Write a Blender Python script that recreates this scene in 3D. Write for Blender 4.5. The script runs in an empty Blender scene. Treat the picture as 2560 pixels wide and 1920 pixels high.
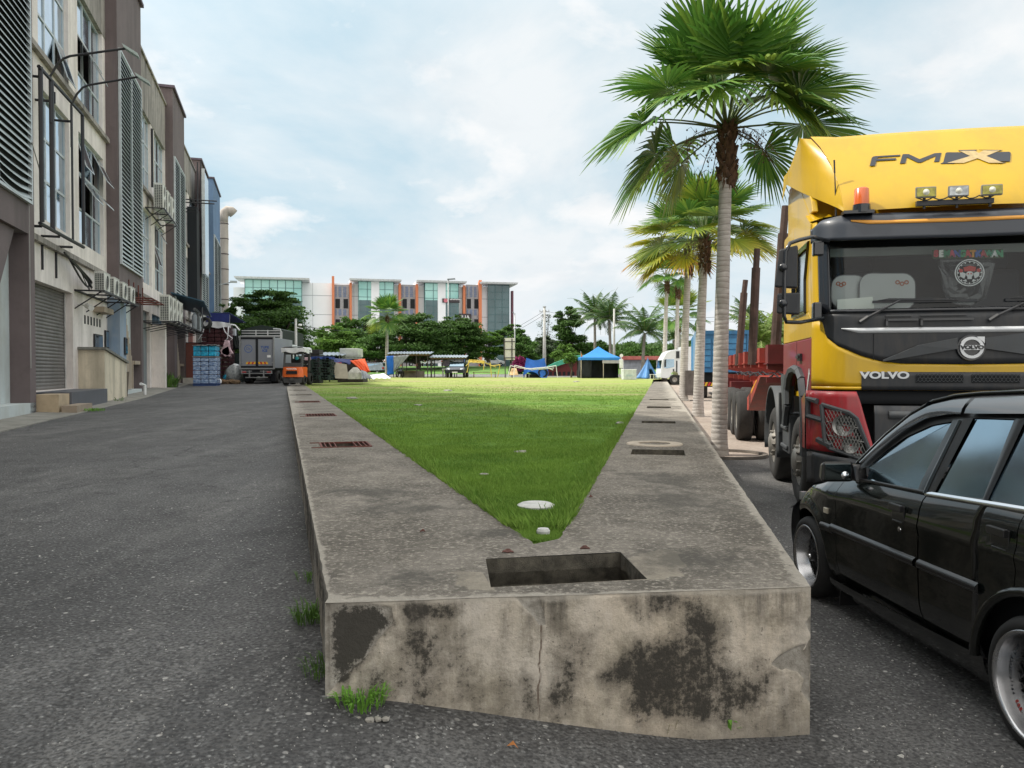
import bpy, bmesh, math, random
import numpy as np
from mathutils import Vector, Matrix, noise as mn
from mathutils.geometry import delaunay_2d_cdt
R = math.radians
rnd = random.Random(7)
C = bpy.context.scene.collection

# ------------------------------------------------------------ camera
H = 1.5
FPX, CX, CY, HOR = 1900., 1280., 960., 926.
PIT = math.atan((CY-HOR)/FPX)
cd = bpy.data.cameras.new('camera'); cam = bpy.data.objects.new('camera', cd); C.objects.link(cam)
cd.sensor_width = 36; cd.lens = 36*FPX/2560; cd.clip_start = .05; cd.clip_end = 3000
cam.location = (0, 0, H); cam.rotation_euler = (math.pi/2-PIT, 0, 0)
bpy.context.scene.camera = cam
# ------------------------------------------------------------ sun, sky, exposure
SUN_EL, SUN_AZ = R(50), R(-80)       # azimuth clockwise from +Y: the sun stands behind the shop row
sd = bpy.data.lights.new('sun', 'SUN'); sun = bpy.data.objects.new('sun', sd); C.objects.link(sun)
sd.energy = 4.6; sd.angle = R(1.2); sd.color = (1, .94, .84)
sv = Vector((math.sin(SUN_AZ)*math.cos(SUN_EL), math.cos(SUN_AZ)*math.cos(SUN_EL), math.sin(SUN_EL)))
sun.rotation_euler = sv.to_track_quat('Z', 'Y').to_euler()
w = bpy.data.worlds.new('World'); bpy.context.scene.world = w; w.use_nodes = True
nt = w.node_tree; nt.nodes.clear(); N = nt.nodes.new; L = nt.links.new
def wm(op, a, b=None, c=None):
    n = N('ShaderNodeMath'); n.operation = op
    for i, q in enumerate((a, b, c)):
        if q is None: continue
        if isinstance(q, (int, float)): n.inputs[i].default_value = q
        else: L(q, n.inputs[i])
    return n.outputs[0]
out = N('ShaderNodeOutputWorld'); bg = N('ShaderNodeBackground')
sky = N('ShaderNodeTexSky'); sky.sky_type = 'NISHITA'; sky.sun_disc = False
sky.sun_elevation = SUN_EL; sky.sun_rotation = SUN_AZ
tc = N('ShaderNodeTexCoord'); sx = N('ShaderNodeSeparateXYZ'); L(tc.outputs['Generated'], sx.inputs[0])
zz = wm('MAXIMUM', sx.outputs[2], 0.0); den = wm('ADD', zz, .32)
px_ = wm('DIVIDE', sx.outputs[0], den); py_ = wm('DIVIDE', sx.outputs[1], den)
cmb = N('ShaderNodeCombineXYZ'); L(px_, cmb.inputs[0]); L(py_, cmb.inputs[1])
def noi(scale, detail, rough, vec, off=(0, 0, 0), dist=0.):
    mp = N('ShaderNodeMapping'); L(vec, mp.inputs[0]); mp.inputs['Location'].default_value = off
    n = N('ShaderNodeTexNoise'); n.inputs['Scale'].default_value = scale; n.inputs['Detail'].default_value = detail
    n.inputs['Roughness'].default_value = rough; n.inputs['Distortion'].default_value = dist
    L(mp.outputs[0], n.inputs['Vector']); return n.outputs['Fac']
def ramp(v, stops):
    r = N('ShaderNodeValToRGB'); e = r.color_ramp.elements
    while len(e) < len(stops): e.new(.5)
    for i, (p, c) in enumerate(stops):
        e[i].position = p; e[i].color = (c, c, c, 1) if not isinstance(c, tuple) else (*c, 1)
    L(v, r.inputs[0]); return r.outputs[0]
def mixc(f, a, b):
    m = N('ShaderNodeMix'); m.data_type = 'RGBA'
    for sck, q in ((m.inputs[0], f), (m.inputs[6], a), (m.inputs[7], b)):
        if isinstance(q, tuple): sck.default_value = (*q, 1)
        elif isinstance(q, (int, float)): sck.default_value = q
        else: L(q, sck)
    return m.outputs[2]
veil = ramp(noi(1.15, 9, .58, cmb.outputs[0], (3.1, 1.4, 0), .35), [(.34, 0.), (.60, 1.)])
puff = ramp(noi(3.1, 10, .55, cmb.outputs[0], (7.3, 2.2, 0), .2), [(.545, 0.), (.60, .55), (.68, 1.)])
grey = ramp(noi(2.0, 8, .6, cmb.outputs[0], (1.2, 9.4, 0), .3), [(.5, 0.), (.74, 1.)])
nis = N('ShaderNodeVectorMath'); nis.operation = 'SCALE'; L(sky.outputs[0], nis.inputs[0]); nis.inputs['Scale'].default_value = .12
blue = mixc(.9, nis.outputs[0], (.53, .74, .85))
col = mixc(veil, blue, (.88, .925, .95))
col = mixc(wm('MULTIPLY', puff, .95), col, (1.0, 1.0, 1.0))
col = mixc(wm('MULTIPLY', grey, .36), col, (.56, .65, .73))
hz = ramp(sx.outputs[2], [(.0, 1.), (.2, 0.)])
col = mixc(wm('MULTIPLY', hz, .45), col, (.85, .89, .93))
# unseen sky overhead and behind brightened, warmed as added fill; glow round the sun
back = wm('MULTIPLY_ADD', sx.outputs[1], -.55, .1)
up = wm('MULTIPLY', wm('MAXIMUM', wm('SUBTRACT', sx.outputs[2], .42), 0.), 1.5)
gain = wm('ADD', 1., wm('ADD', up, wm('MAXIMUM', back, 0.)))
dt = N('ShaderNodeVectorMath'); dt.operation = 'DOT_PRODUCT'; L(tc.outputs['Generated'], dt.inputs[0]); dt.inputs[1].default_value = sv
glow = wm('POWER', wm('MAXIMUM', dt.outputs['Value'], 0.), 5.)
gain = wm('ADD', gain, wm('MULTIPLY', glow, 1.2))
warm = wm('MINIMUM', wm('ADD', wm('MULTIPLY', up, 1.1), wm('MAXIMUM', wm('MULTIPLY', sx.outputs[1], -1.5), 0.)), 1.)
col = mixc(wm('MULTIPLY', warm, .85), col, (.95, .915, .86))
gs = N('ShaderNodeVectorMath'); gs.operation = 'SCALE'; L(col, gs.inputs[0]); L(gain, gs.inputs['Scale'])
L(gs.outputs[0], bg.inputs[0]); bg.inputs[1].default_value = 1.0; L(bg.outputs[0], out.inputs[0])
vs = bpy.context.scene.view_settings
vs.view_transform = 'Standard'; vs.look = 'None'; vs.exposure = 0.; vs.gamma = 1; vs.use_curve_mapping = False
bpy.context.scene.cycles.use_denoising = True
bpy.context.scene.cycles.max_bounces = 8
bpy.context.scene.cycles.transparent_max_bounces = 16
bpy.context.scene.cycles.sample_clamp_indirect = 6

# ------------------------------------------------------------ measuring: photograph coordinates to places on real planes
def ray(x, y):
    a = (x-CX)/FPX; b = -(y-CY)/FPX
    return (a, math.cos(PIT)+b*math.sin(PIT), -math.sin(PIT)+b*math.cos(PIT))
def onz(x, y, z):
    d = ray(x, y); t = (z-H)/d[2]; return Vector((d[0]*t, d[1]*t, z))
def at(x, y, Y):
    d = ray(x, y); t = Y/d[1]; return Vector((d[0]*t, Y, H+d[2]*t))
def onplane(x, y, p, n):
    d = ray(x, y); t = (p[0]*n[0]+p[1]*n[1])/(d[0]*n[0]+d[1]*n[1]); return (d[0]*t, d[1]*t, H+d[2]*t)
TL = math.atan((709-CX)/FPX); dL = (math.sin(TL), math.cos(TL)); nL = (-math.cos(TL), math.sin(TL))
TR = math.atan((1649-CX)/FPX); dR = (math.sin(TR), math.cos(TR)); rR = (math.cos(TR), -math.sin(TR))
def LW(u, D, z=0.): return Vector((u*dL[0]+D*nL[0], u*dL[1]+D*nL[1], z))       # along / left of the shop road
def RW(u, D, z=0.): return Vector((u*dR[0]+D*rR[0], u*dR[1]+D*rR[1], z))       # along / right of the right walkway
def fac(x, y, D=6.2):
    q = onplane(x, y, (nL[0]*D, nL[1]*D), nL); return q[0]*dL[0]+q[1]*dL[1], q[2]
def sst(a, b, x):
    t = min(1, max(0, (x-a)/(b-a))); return t*t*(3-2*t)
def lerp(a, b, t): return a+(b-a)*t
def interp(x, pts):
    if x <= pts[0][0]: return pts[0][1]
    for (a, b), (c, d) in zip(pts, pts[1:]):
        if x <= c: return b+(d-b)*(x-a)/(c-a)
    return pts[-1][1]

# ------------------------------------------------------------ mesh building
class MB:
    def __init__(s): s.v = []; s.f = []; s.m = []; s.mi = 0; s.T = None
    def add(s, vs, fs, mi=None):
        o = len(s.v)
        if s.T is not None: vs = [s.T @ Vector(p) for p in vs]
        s.v += [tuple(p) for p in vs]; s.f += [tuple(i+o for i in q) for q in fs]
        s.m += [s.mi if mi is None else mi]*len(fs); return s
    def box(s, x0, x1, y0, y1, z0, z1, mi=None):
        v = [(x, y, z) for z in (z0, z1) for y in (y0, y1) for x in (x0, x1)]
        return s.add(v, [(0, 2, 3, 1), (4, 5, 7, 6), (0, 1, 5, 4), (1, 3, 7, 5), (3, 2, 6, 7), (2, 0, 4, 6)], mi)
    def hexa(s, v8, mi=None):   # 4 bottom, 4 top, both anticlockwise seen from above
        return s.add(v8, [(3, 2, 1, 0), (4, 5, 6, 7), (0, 1, 5, 4), (1, 2, 6, 5), (2, 3, 7, 6), (3, 0, 4, 7)], mi)
    def prism(s, pts, d, mi=None):   # closed 3d outline, pushed along d
        n = len(pts); d = Vector(d); a = [Vector(p) for p in pts]
        return s.add(a+[p+d for p in a], [tuple(range(n))[::-1], tuple(range(n, 2*n))]+[(i, (i+1) % n, n+(i+1) % n, n+i) for i in range(n)], mi)
    def tube(s, pts, r, n=8, cap=True, mi=None):
        P = [Vector(p) for p in pts]; k = len(P); rr = r if isinstance(r, (list, tuple)) else [r]*k
        vs = []; up = None
        for i, p in enumerate(P):
            t = (P[min(i+1, k-1)]-P[max(i-1, 0)])
            t = t.normalized() if t.length > 1e-9 else Vector((0, 0, 1))
            if up is None: up = t.orthogonal().normalized()
            else:
                up = up-t*up.dot(t); up = up.normalized() if up.length > 1e-6 else t.orthogonal().normalized()
            b = t.cross(up)
            for j in range(n):
                a = 2*math.pi*j/n; vs.append(p+(up*math.cos(a)+b*math.sin(a))*rr[i])
        fs = [(i*n+j, i*n+(j+1) % n, (i+1)*n+(j+1) % n, (i+1)*n+j) for i in range(k-1) for j in range(n)]
        if cap: fs += [tuple(range(n))[::-1], tuple((k-1)*n+j for j in range(n))]
        return s.add(vs, fs, mi)
    def lathe(s, prof, c=(0, 0, 0), ax='z', n=24, mi=None, cap=False):   # profile of (radius, height)
        vs = []
        for r, h in prof:
            for j in range(n):
                a = 2*math.pi*j/n; p = (r*math.cos(a), r*math.sin(a), h)
                if ax == 'x': p = (p[2], p[0], p[1])
                if ax == 'y': p = (p[0], p[2], p[1])
                vs.append((p[0]+c[0], p[1]+c[1], p[2]+c[2]))
        k = len(prof); fs = [(i*n+j, i*n+(j+1) % n, (i+1)*n+(j+1) % n, (i+1)*n+j) for i in range(k-1) for j in range(n)]
        if cap: fs += [tuple(range(n))[::-1], tuple((k-1)*n+j for j in range(n))]
        return s.add(vs, fs, mi)
    def grid(s, fn, nu, nv, mi=None, keep=None):
        vs = [fn(i/nu, j/nv) for j in range(nv+1) for i in range(nu+1)]
        fs = [(j*(nu+1)+i, j*(nu+1)+i+1, (j+1)*(nu+1)+i+1, (j+1)*(nu+1)+i) for j in range(nv) for i in range(nu) if keep is None or keep((i+.5)/nu, (j+.5)/nv)]
        return s.add(vs, fs, mi)
    def build(s, name, mat, parent=None, smooth=False, bev=0., angle=None):
        me = bpy.data.meshes.new(name); me.from_pydata(s.v, [], s.f)
        for m in (mat if isinstance(mat, (list, tuple)) else [mat]): me.materials.append(m)
        me.polygons.foreach_set('material_index', s.m)
        if smooth: me.polygons.foreach_set('use_smooth', [True]*len(me.polygons))
        me.update()
        if angle: 
            bm = bmesh.new(); bm.from_mesh(me); bmesh.ops.remove_doubles(bm, verts=bm.verts, dist=.0004)
            bmesh.ops.recalc_face_normals(bm, faces=bm.faces)
            for e in bm.edges:
                if len(e.link_faces) == 2 and e.calc_face_angle(0) > R(angle): e.smooth = False
            bm.to_mesh(me); bm.free(); me.polygons.foreach_set('use_smooth', [True]*len(me.polygons))
        o = bpy.data.objects.new(name, me); C.objects.link(o); o.parent = parent
        if bev:
            b = o.modifiers.new('bevel', 'BEVEL'); b.width = bev; b.segments = 2; b.limit_method = 'ANGLE'; b.angle_limit = R(40)
        return o
def npmesh(name, V, F, mat, parent=None, mi=None, smooth=False):     # V (n,3), F (m,k) arrays
    me = bpy.data.meshes.new(name); V = np.asarray(V, 'f4'); F = np.asarray(F, 'i4'); m, k = F.shape
    me.vertices.add(len(V)); me.vertices.foreach_set('co', V.ravel())
    me.loops.add(m*k); me.loops.foreach_set('vertex_index', F.ravel())
    me.polygons.add(m); me.polygons.foreach_set('loop_start', np.arange(0, m*k, k, dtype='i4')); me.polygons.foreach_set('loop_total', np.full(m, k, 'i4'))
    for q in (mat if isinstance(mat, (list, tuple)) else [mat]): me.materials.append(q)
    if mi is not None: me.polygons.foreach_set('material_index', np.asarray(mi, 'i4'))
    if smooth: me.polygons.foreach_set('use_smooth', np.ones(m, bool))
    me.update(calc_edges=True); me.validate()
    o = bpy.data.objects.new(name, me); C.objects.link(o); o.parent = parent; return o
def empty(name, loc, rz=0., label=None, cat=None, group=None):
    o = bpy.data.objects.new(name, None); C.objects.link(o); o.location = loc; o.rotation_euler = (0, 0, rz)
    o.empty_display_size = .1
    return tag(o, label, cat, group)
def tag(o, label=None, cat=None, group=None, kind=None):
    if label: o['label'] = label
    if cat: o['category'] = cat
    if group: o['group'] = group
    if kind: o['kind'] = kind
    return o
def dup(root, loc, rz, label, group=None):
    r = root.copy(); C.objects.link(r); r.location = loc; r.rotation_euler = (0, 0, rz); r['label'] = label
    if group: r['group'] = group
    for ch in list(root.children):
        c = ch.copy(); C.objects.link(c); c.parent = r
        for g in list(ch.children):
            d = g.copy(); C.objects.link(d); d.parent = c
    return r
def text(s, size, mat, parent, M, ext=.003, name='lettering', bold=0., align='CENTER', xs=1.):
    cu = bpy.data.curves.new(name, 'FONT'); cu.body = s; cu.size = size; cu.extrude = ext; cu.offset = bold
    cu.align_x = align; cu.align_y = 'CENTER'
    t = bpy.data.objects.new('t', cu); C.objects.link(t); dg = bpy.context.evaluated_depsgraph_get()
    me = bpy.data.meshes.new_from_object(t.evaluated_get(dg)); C.objects.unlink(t); bpy.data.objects.remove(t)
    me.transform(Matrix.Diagonal((xs, 1, 1, 1))); me.transform(M); me.materials.clear(); me.materials.append(mat)
    for p in me.polygons: p.material_index = 0
    me.name = name; o = bpy.data.objects.new(name, me); C.objects.link(o); o.parent = parent; return o
def face_m(origin, right, up=(0, 0, 1)):   # text plane: x to the right, y up
    r = Vector(right).normalized(); u = Vector(up).normalized(); n = r.cross(u)
    return Matrix(((r.x, u.x, n.x, origin[0]), (r.y, u.y, n.y, origin[1]), (r.z, u.z, n.z, origin[2]), (0, 0, 0, 1)))

# ------------------------------------------------------------ materials
class NT:
    def __init__(s, name):
        s.mat = bpy.data.materials.new(name); s.mat.use_nodes = True; s.t = s.mat.node_tree; s.b = s.t.nodes['Principled BSDF']
        s.tc = s.n('ShaderNodeTexCoord')
    def n(s, ty): return s.t.nodes.new(ty)
    def l(s, a, b): s.t.links.new(a, b)
    def vec(s, scale=(1, 1, 1), src='Object', loc=(0, 0, 0)):
        m = s.n('ShaderNodeMapping'); s.l(s.tc.outputs[src], m.inputs[0]); m.inputs['Scale'].default_value = scale; m.inputs['Location'].default_value = loc; return m.outputs[0]
    def noise(s, scale, detail=4, rough=.5, vec=None, dist=0.):
        n = s.n('ShaderNodeTexNoise'); n.inputs['Scale'].default_value = scale; n.inputs['Detail'].default_value = detail
        n.inputs['Roughness'].default_value = rough; n.inputs['Distortion'].default_value = dist
        s.l(vec if vec is not None else s.vec(), n.inputs['Vector']); return n.outputs['Fac']
    def vor(s, scale, feat='F1', out='Distance', vec=None, rand=1.):
        n = s.n('ShaderNodeTexVoronoi'); n.feature = feat; n.inputs['Scale'].default_value = scale; n.inputs['Randomness'].default_value = rand
        s.l(vec if vec is not None else s.vec(), n.inputs['Vector']); return n.outputs[out]
    def wave(s, scale, vec=None, direction='Z', dist=0., prof='SIN'):
        n = s.n('ShaderNodeTexWave'); n.bands_direction = direction; n.wave_profile = prof; n.inputs['Scale'].default_value = scale; n.inputs['Distortion'].default_value = dist
        s.l(vec if vec is not None else s.vec(), n.inputs['Vector']); return n.outputs['Fac']
    def ramp(s, v, stops, interp='LINEAR'):
        r = s.n('ShaderNodeValToRGB'); e = r.color_ramp.elements; r.color_ramp.interpolation = interp
        while len(e) < len(stops): e.new(.5)
        for i, (p, c) in enumerate(stops):
            e[i].position = p; e[i].color = (c, c, c, 1) if not isinstance(c, tuple) else (*c, 1)
        s.l(v, r.inputs[0]); return r.outputs[0]
    def mix(s, f, a, b, blend='MIX'):
        m = s.n('ShaderNodeMix'); m.data_type = 'RGBA'; m.blend_type = blend
        for sck, q in ((m.inputs[0], f), (m.inputs[6], a), (m.inputs[7], b)):
            if isinstance(q, tuple): sck.default_value = (*q, 1)
            elif isinstance(q, (int, float)): sck.default_value = q
            else: s.l(q, sck)
        return m.outputs[2]
    def math(s, op, a, b=0.):
        m = s.n('ShaderNodeMath'); m.operation = op
        for i, q in enumerate((a, b)):
            if isinstance(q, (int, float)): m.inputs[i].default_value = q
            else: s.l(q, m.inputs[i])
        return m.outputs[0]
    def attr(s, name):
        a = s.n('ShaderNodeAttribute'); a.attribute_name = name; return a.outputs['Fac']
    def sep(s, src='Object'):
        x = s.n('ShaderNodeSeparateXYZ'); s.l(s.tc.outputs[src], x.inputs[0]); return x.outputs
    def rnd(s): return s.n('ShaderNodeObjectInfo').outputs['Random']
    def bump(s, h, strength=.3, dist=.01):
        b = s.n('ShaderNodeBump'); b.inputs['Strength'].default_value = strength; b.inputs['Distance'].default_value = dist
        s.l(h, b.inputs['Height']); s.l(b.outputs[0], s.b.inputs['Normal'])
    def fin(s, col=None, rough=.6, metal=0., spec=None, coat=0., ior=None):
        if isinstance(col, tuple): s.b.inputs['Base Color'].default_value = (*col, 1)
        elif col is not None: s.l(col, s.b.inputs['Base Color'])
        if isinstance(rough, (int, float)): s.b.inputs['Roughness'].default_value = rough
        else: s.l(rough, s.b.inputs['Roughness'])
        s.b.inputs['Metallic'].default_value = metal
        if spec is not None: s.b.inputs['Specular IOR Level'].default_value = spec
        if ior: s.b.inputs['IOR'].default_value = ior
        s.b.inputs['Coat Weight'].default_value = coat; s.b.inputs['Coat Roughness'].default_value = .04
        return s.mat
_mc = {}
def mat(name, c, rough=.6, metal=0., var=.18, scale=3., bump=0., coat=0., dirt=0., spec=None):
    if name in _mc: return _mc[name]
    t = NT(name); f = t.noise(scale, 6, .6)
    a = tuple(x*(1-var) for x in c); b = tuple(min(1, x*(1+var)) for x in c)
    col = t.mix(t.ramp(f, [(.3, 0.), (.7, 1.)]), a, b)
    if dirt:
        g = t.noise(scale*4, 8, .7, t.vec((1, 1, .25)))
        col = t.mix(t.math('MULTIPLY', t.ramp(g, [(.45, 0.), (.7, 1.)]), dirt), col, (.07, .06, .05))
    if bump: t.bump(t.noise(scale*12, 5, .6), bump, .01)
    _mc[name] = t.fin(col, t.math('ADD', t.math('MULTIPLY', f, .16), max(0., rough-.08)), metal, spec, coat)
    return _mc[name]
def stained(name, c, dark=(.10, .095, .085), amount=.6, streak=1.2, low=None, scale=1.):
    """painted render with rain streaks and mould; streaks run down the wall"""
    t = NT(name); f = t.noise(.7*scale, 8, .62)
    col = t.mix(t.ramp(f, [(.35, 0.), (.7, 1.)]), tuple(x*.86 for x in c), tuple(min(1, x*1.06) for x in c))
    st = t.noise(streak, 7, .65, t.vec((1.6, 1.6, .18)))
    col = t.mix(t.math('MULTIPLY', t.ramp(st, [(.45, 0.), (.70, 1.)]), amount), col, dark)
    bl = t.noise(2.6*scale, 9, .72, t.vec(loc=(5, 3, 1)))
    col = t.mix(t.math('MULTIPLY', t.ramp(bl, [(.50, 0.), (.64, 1.)]), amount*.8), col, tuple((x+y)*.5 for x, y in zip(c, dark)))
    if low:
        z = t.sep()[2]; m = t.math('ADD', z, t.math('MULTIPLY', t.math('SUBTRACT', t.noise(1.5, 6, .6), .5), .9))
        col = t.mix(t.ramp(m, [(low-.25, 1.), (min(.999, low+.2), 0.)]) if low < .8 else t.math('LESS_THAN', m, low), col, tuple(x*.7+.02 for x in c[:2])+(c[2]*.45,))
    t.bump(t.noise(22, 6, .6), .12, .01)
    return t.fin(col, .85)
def glassy(name, tint=(.02, .03, .035), see=.0, ior=1.6, rough=.02):
    """window glass: mirror-like at grazing angles; see > 0 lets the inside show"""
    t = NT(name); t.fin(tint, rough, 0., .6, ior=ior)
    if see:
        tr = t.n('ShaderNodeBsdfTransparent'); tr.inputs[0].default_value = (.85, .9, .9, 1); ms = t.n('ShaderNodeMixShader')
        fr = t.n('ShaderNodeFresnel'); fr.inputs[0].default_value = 1.38
        f = t.math('MINIMUM', t.math('ADD', fr.outputs[0], 1-see), 1.)
        gl = t.n('ShaderNodeBsdfGlossy'); gl.inputs['Roughness'].default_value = .02
        t.l(f, ms.inputs[0]); t.l(tr.outputs[0], ms.inputs[1]); t.l(gl.outputs[0], ms.inputs[2])
        t.l(ms.outputs[0], t.t.nodes['Material Output'].inputs['Surface'])
    return t.mat

# ============================================================ GROUND
SLZ = .61
FL = onz(812, 1508, SLZ); FR = onz(2027, 1467, SLZ)             # front corners of the walkway
def Dl(X, Y): return -(X*nL[0]+Y*nL[1])                          # distance right of the shop-road line
def xleft(Y):
    Y = max(Y, FL.y); return (Y*math.tan(TL)) + .162/math.cos(TL)
def gz(X, Y):
    zl = min(.85, .225+.0105*Y); zr = 0. if Y < 14 else lerp(0, .37, min(1, (Y-14)/49.))
    if Y > 60: zr = lerp(zr, .85, sst(60, 74, Y))
    t = min(1, max(0, (X-xleft(Y))/1.5)); t = .8*t+.2*sst(0, 1, t)
    z = lerp(zl, zr, t)
    if Y > 62: z = lerp(z, .85, sst(62, 74, Y))
    if Y < 16: z += .007*mn.noise(Vector((X*1.3, Y*1.3, 0)))+.003*mn.noise(Vector((X*7, Y*7, 3)))
    return z
def mat_asphalt():
    t = NT('worn_asphalt'); v = t.vec()
    big = t.noise(.35, 5, .6); med = t.noise(2.2, 6, .65)
    fine = t.noise(60, 3, .6)
    cell = t.vor(46, out='Color'); cs = t.n('ShaderNodeSeparateColor'); t.l(cell, cs.inputs[0])
    d = t.vor(46)
    base = t.mix(t.ramp(big, [(.35, 0.), (.66, 1.)]), (.062, .061, .061), (.140, .137, .135))
    base = t.mix(t.ramp(t.noise(.9, 8, .7, t.vec((1.6, .22, 1), loc=(4, 4, 0))), [(.46, 0.), (.62, .75)]), base, (.180, .175, .168))
    base = t.mix(t.ramp(med, [(.45, 0.), (.72, .8)]), base, (.046, .044, .043))
    base = t.mix(t.ramp(t.noise(.8, 7, .75, t.vec(loc=(8, 1, 0))), [(.60, 0.), (.66, .5)]), base, (.035, .033, .031))
    ck = t.vor(.55, 'DISTANCE_TO_EDGE', vec=t.vec(loc=(.3, .9, 0))); ckn = t.math('ADD', ck, t.math('MULTIPLY', t.math('SUBTRACT', t.noise(5, 5, .7), .5), .12))
    base = t.mix(t.math('MULTIPLY', t.ramp(ckn, [(.0, 1.), (.012, 0.)]), t.ramp(big, [(.5, 0.), (.6, .8)])), base, (.02, .02, .02))
    stone = t.math('MULTIPLY', t.ramp(cs.outputs[0], [(.42, 0.), (.75, 1.)]), t.ramp(d, [(.30, 1.), (.5, 0.)]))
    sc = t.mix(cs.outputs[1], (.13, .13, .13), (.30, .30, .29))
    base = t.mix(t.math('MULTIPLY', stone, .85), base, sc)
    base = t.mix(t.ramp(fine, [(.38, .75), (.58, 0.)]), base, (.018, .018, .019))
    d2 = t.vor(15, vec=t.vec(loc=(3, 1, 0))); c2 = t.vor(15, out='Color', vec=t.vec(loc=(3, 1, 0))); cs2 = t.n('ShaderNodeSeparateColor'); t.l(c2, cs2.inputs[0])
    st2 = t.math('MULTIPLY', t.ramp(cs2.outputs[0], [(.86, 0.), (.9, 1.)]), t.ramp(d2, [(.12, 1.), (.2, 0.)]))
    base = t.mix(st2, base, (.36, .35, .33))
    h = t.math('ADD', t.math('MULTIPLY', d, -1.), t.math('MULTIPLY', fine, .8))
    t.bump(h, .8, .012)
    return t.fin(base, .82)
def mat_dirt():
    t = NT('pale_gravel_ground'); a = t.noise(.5, 6, .65); b = t.noise(9, 6, .7)
    c = t.mix(t.ramp(a, [(.35, 0.), (.65, 1.)]), (.27, .215, .175), (.40, .335, .285))
    c = t.mix(t.ramp(b, [(.45, 0.), (.7, .6)]), c, (.13, .12, .11))
    t.bump(t.vor(30), .5, .012); return t.fin(c, .9)
A_, Dt = mat_asphalt(), mat_dirt()
def axis(pts):
    r = []
    for (a, b, n) in pts: r += [a+(b-a)*i/n for i in range(n)]
    return r+[pts[-1][1]]
xs = axis([(-150, -30, 12), (-30, -8, 22), (-8, 5, 86), (5, 20, 30), (20, 150, 13)])
ys = axis([(-25, 0, 10), (0, 2, 13), (2, 9, 70), (9, 20, 36), (20, 80, 50), (80, 420, 17)])
road, dirt, rest = MB(), MB(), MB()
V = [[(x, y, gz(x, y)) for x in xs] for y in ys]
idx = {}
def put(mb, key, i, j):
    k = (key, i, j)
    if k not in idx: idx[k] = len(mb.v); mb.v.append(V[j][i])
    return idx[k]
for j in range(len(ys)-1):
    for i in range(len(xs)-1):
        x = (xs[i]+xs[i+1])/2; y = (ys[j]+ys[j+1])/2
        rightofwalk = (x*rR[0]+y*rR[1]) > 0
        if y < 62 and rightofwalk and y > 13.0+.16*(x-3.6): mb, key = dirt, 'd'
        elif y < 62 and abs(x) < 30: mb, key = road, 'r'
        else: mb, key = rest, 'g'
        mb.f.append((put(mb, key, i, j), put(mb, key, i+1, j), put(mb, key, i+1, j+1), put(mb, key, i, j+1))); mb.m.append(0)
tag(road.build('road', A_, smooth=True), kind='structure')
tag(dirt.build('ground', Dt, smooth=True), kind='structure')
tag(rest.build('far_ground', mat('far_earth', (.10, .11, .06), .95, var=.3, scale=.3), smooth=True), kind='structure')
hb = MB(); hb.add([(-1500, 300, .6), (1500, 300, .6), (1500, 2500, .6), (-1500, 2500, .6)], [(0, 1, 2, 3)])
tag(hb.build('terrain', mat('far_green', (.07, .10, .05), .95, var=.3, scale=.02)), kind='structure')

# ------------------------------------------------------------ concrete walkway, V-shaped, over a drain
def mat_conc():
    t = NT('weathered_concrete')
    a = t.noise(1.3, 9, .7); b = t.noise(4, 10, .8, t.vec((1, .75, 1))); c = t.noise(38, 4, .7); w_ = t.noise(3.5, 10, .8, t.vec((.8, 1.3, 1), loc=(3, 3, 0)))
    col = t.mix(t.ramp(a, [(.40, 0.), (.62, 1.)]), (.095, .083, .068), (.235, .210, .178))
    col = t.mix(t.ramp(b, [(.46, 0.), (.60, .7)]), col, (.085, .074, .058))
    col = t.mix(t.ramp(w_, [(.54, 0.), (.68, .6)]), col, (.33, .295, .245))
    col = t.mix(t.ramp(t.noise(9, 9, .8, t.vec(loc=(4, 2, 0))), [(.58, 0.), (.68, .8)]), col, (.36, .325, .27))
    col = t.mix(t.ramp(c, [(.52, 0.), (.64, .8)]), col, (.38, .345, .29))
    col = t.mix(t.ramp(t.noise(75, 5, .8), [(.30, .95), (.46, 0.)]), col, (.05, .045, .038))
    col = t.mix(t.ramp(t.math('ADD', t.attr('patch'), t.math('MULTIPLY', t.math('SUBTRACT', b, .5), .7)), [(.45, 0.), (.62, .75)]), col, (.30, .265, .21))
    col = t.mix(t.ramp(t.math('ADD', t.attr('dark'), t.math('MULTIPLY', t.math('SUBTRACT', b, .5), 2.6)), [(.40, 0.), (.9, .7)]), col, (.06, .055, .046))
    e = t.math('ADD', t.attr('edge'), t.math('MULTIPLY', t.math('SUBTRACT', b, .5), 1.5)); e = t.math('ADD', e, t.math('MULTIPLY', t.math('SUBTRACT', t.noise(13, 6, .7), .5), 1.1))
    col = t.mix(t.ramp(e, [(.72, 0.), (.90, .62)]), col, (.42, .385, .33))
    col = t.mix(t.ramp(t.math('ADD', t.attr('joint'), t.math('MULTIPLY', c, .2)), [(.75, 0.), (.95, .8)]), col, (.04, .035, .03))
    t.bump(t.math('ADD', t.math('MULTIPLY', c, .6), t.noise(110, 4, .7)), .8, .008)
    return t.fin(col, .9)
CONC = mat_conc()
def noise1(a, s=1.): return mn.noise(Vector((a*s, 5.1, s)))
UEND = 61.
def line(f, u0, u1, D, amp=.012, step=.06, far=1.2, sgn=1):
    pts = []; u = u0
    while u < u1:
        pts.append(f(u, D+amp*(noise1(u, 6.)+.6*noise1(u, 17.)), 0)); u += step if u < 10 else (far if u > 20 else .3)
    pts.append(f(u1, D, 0)); return [(p.x, p.y) for p in pts]
uFL = FL.x*dL[0]+FL.y*dL[1]; uFR = FR.x*dR[0]+FR.y*dR[1]
lo = line(LW, uFL, UEND, -.162, .006)          # left outer edge
ro = line(RW, uFR, UEND, .612, .006)           # right outer edge
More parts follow.
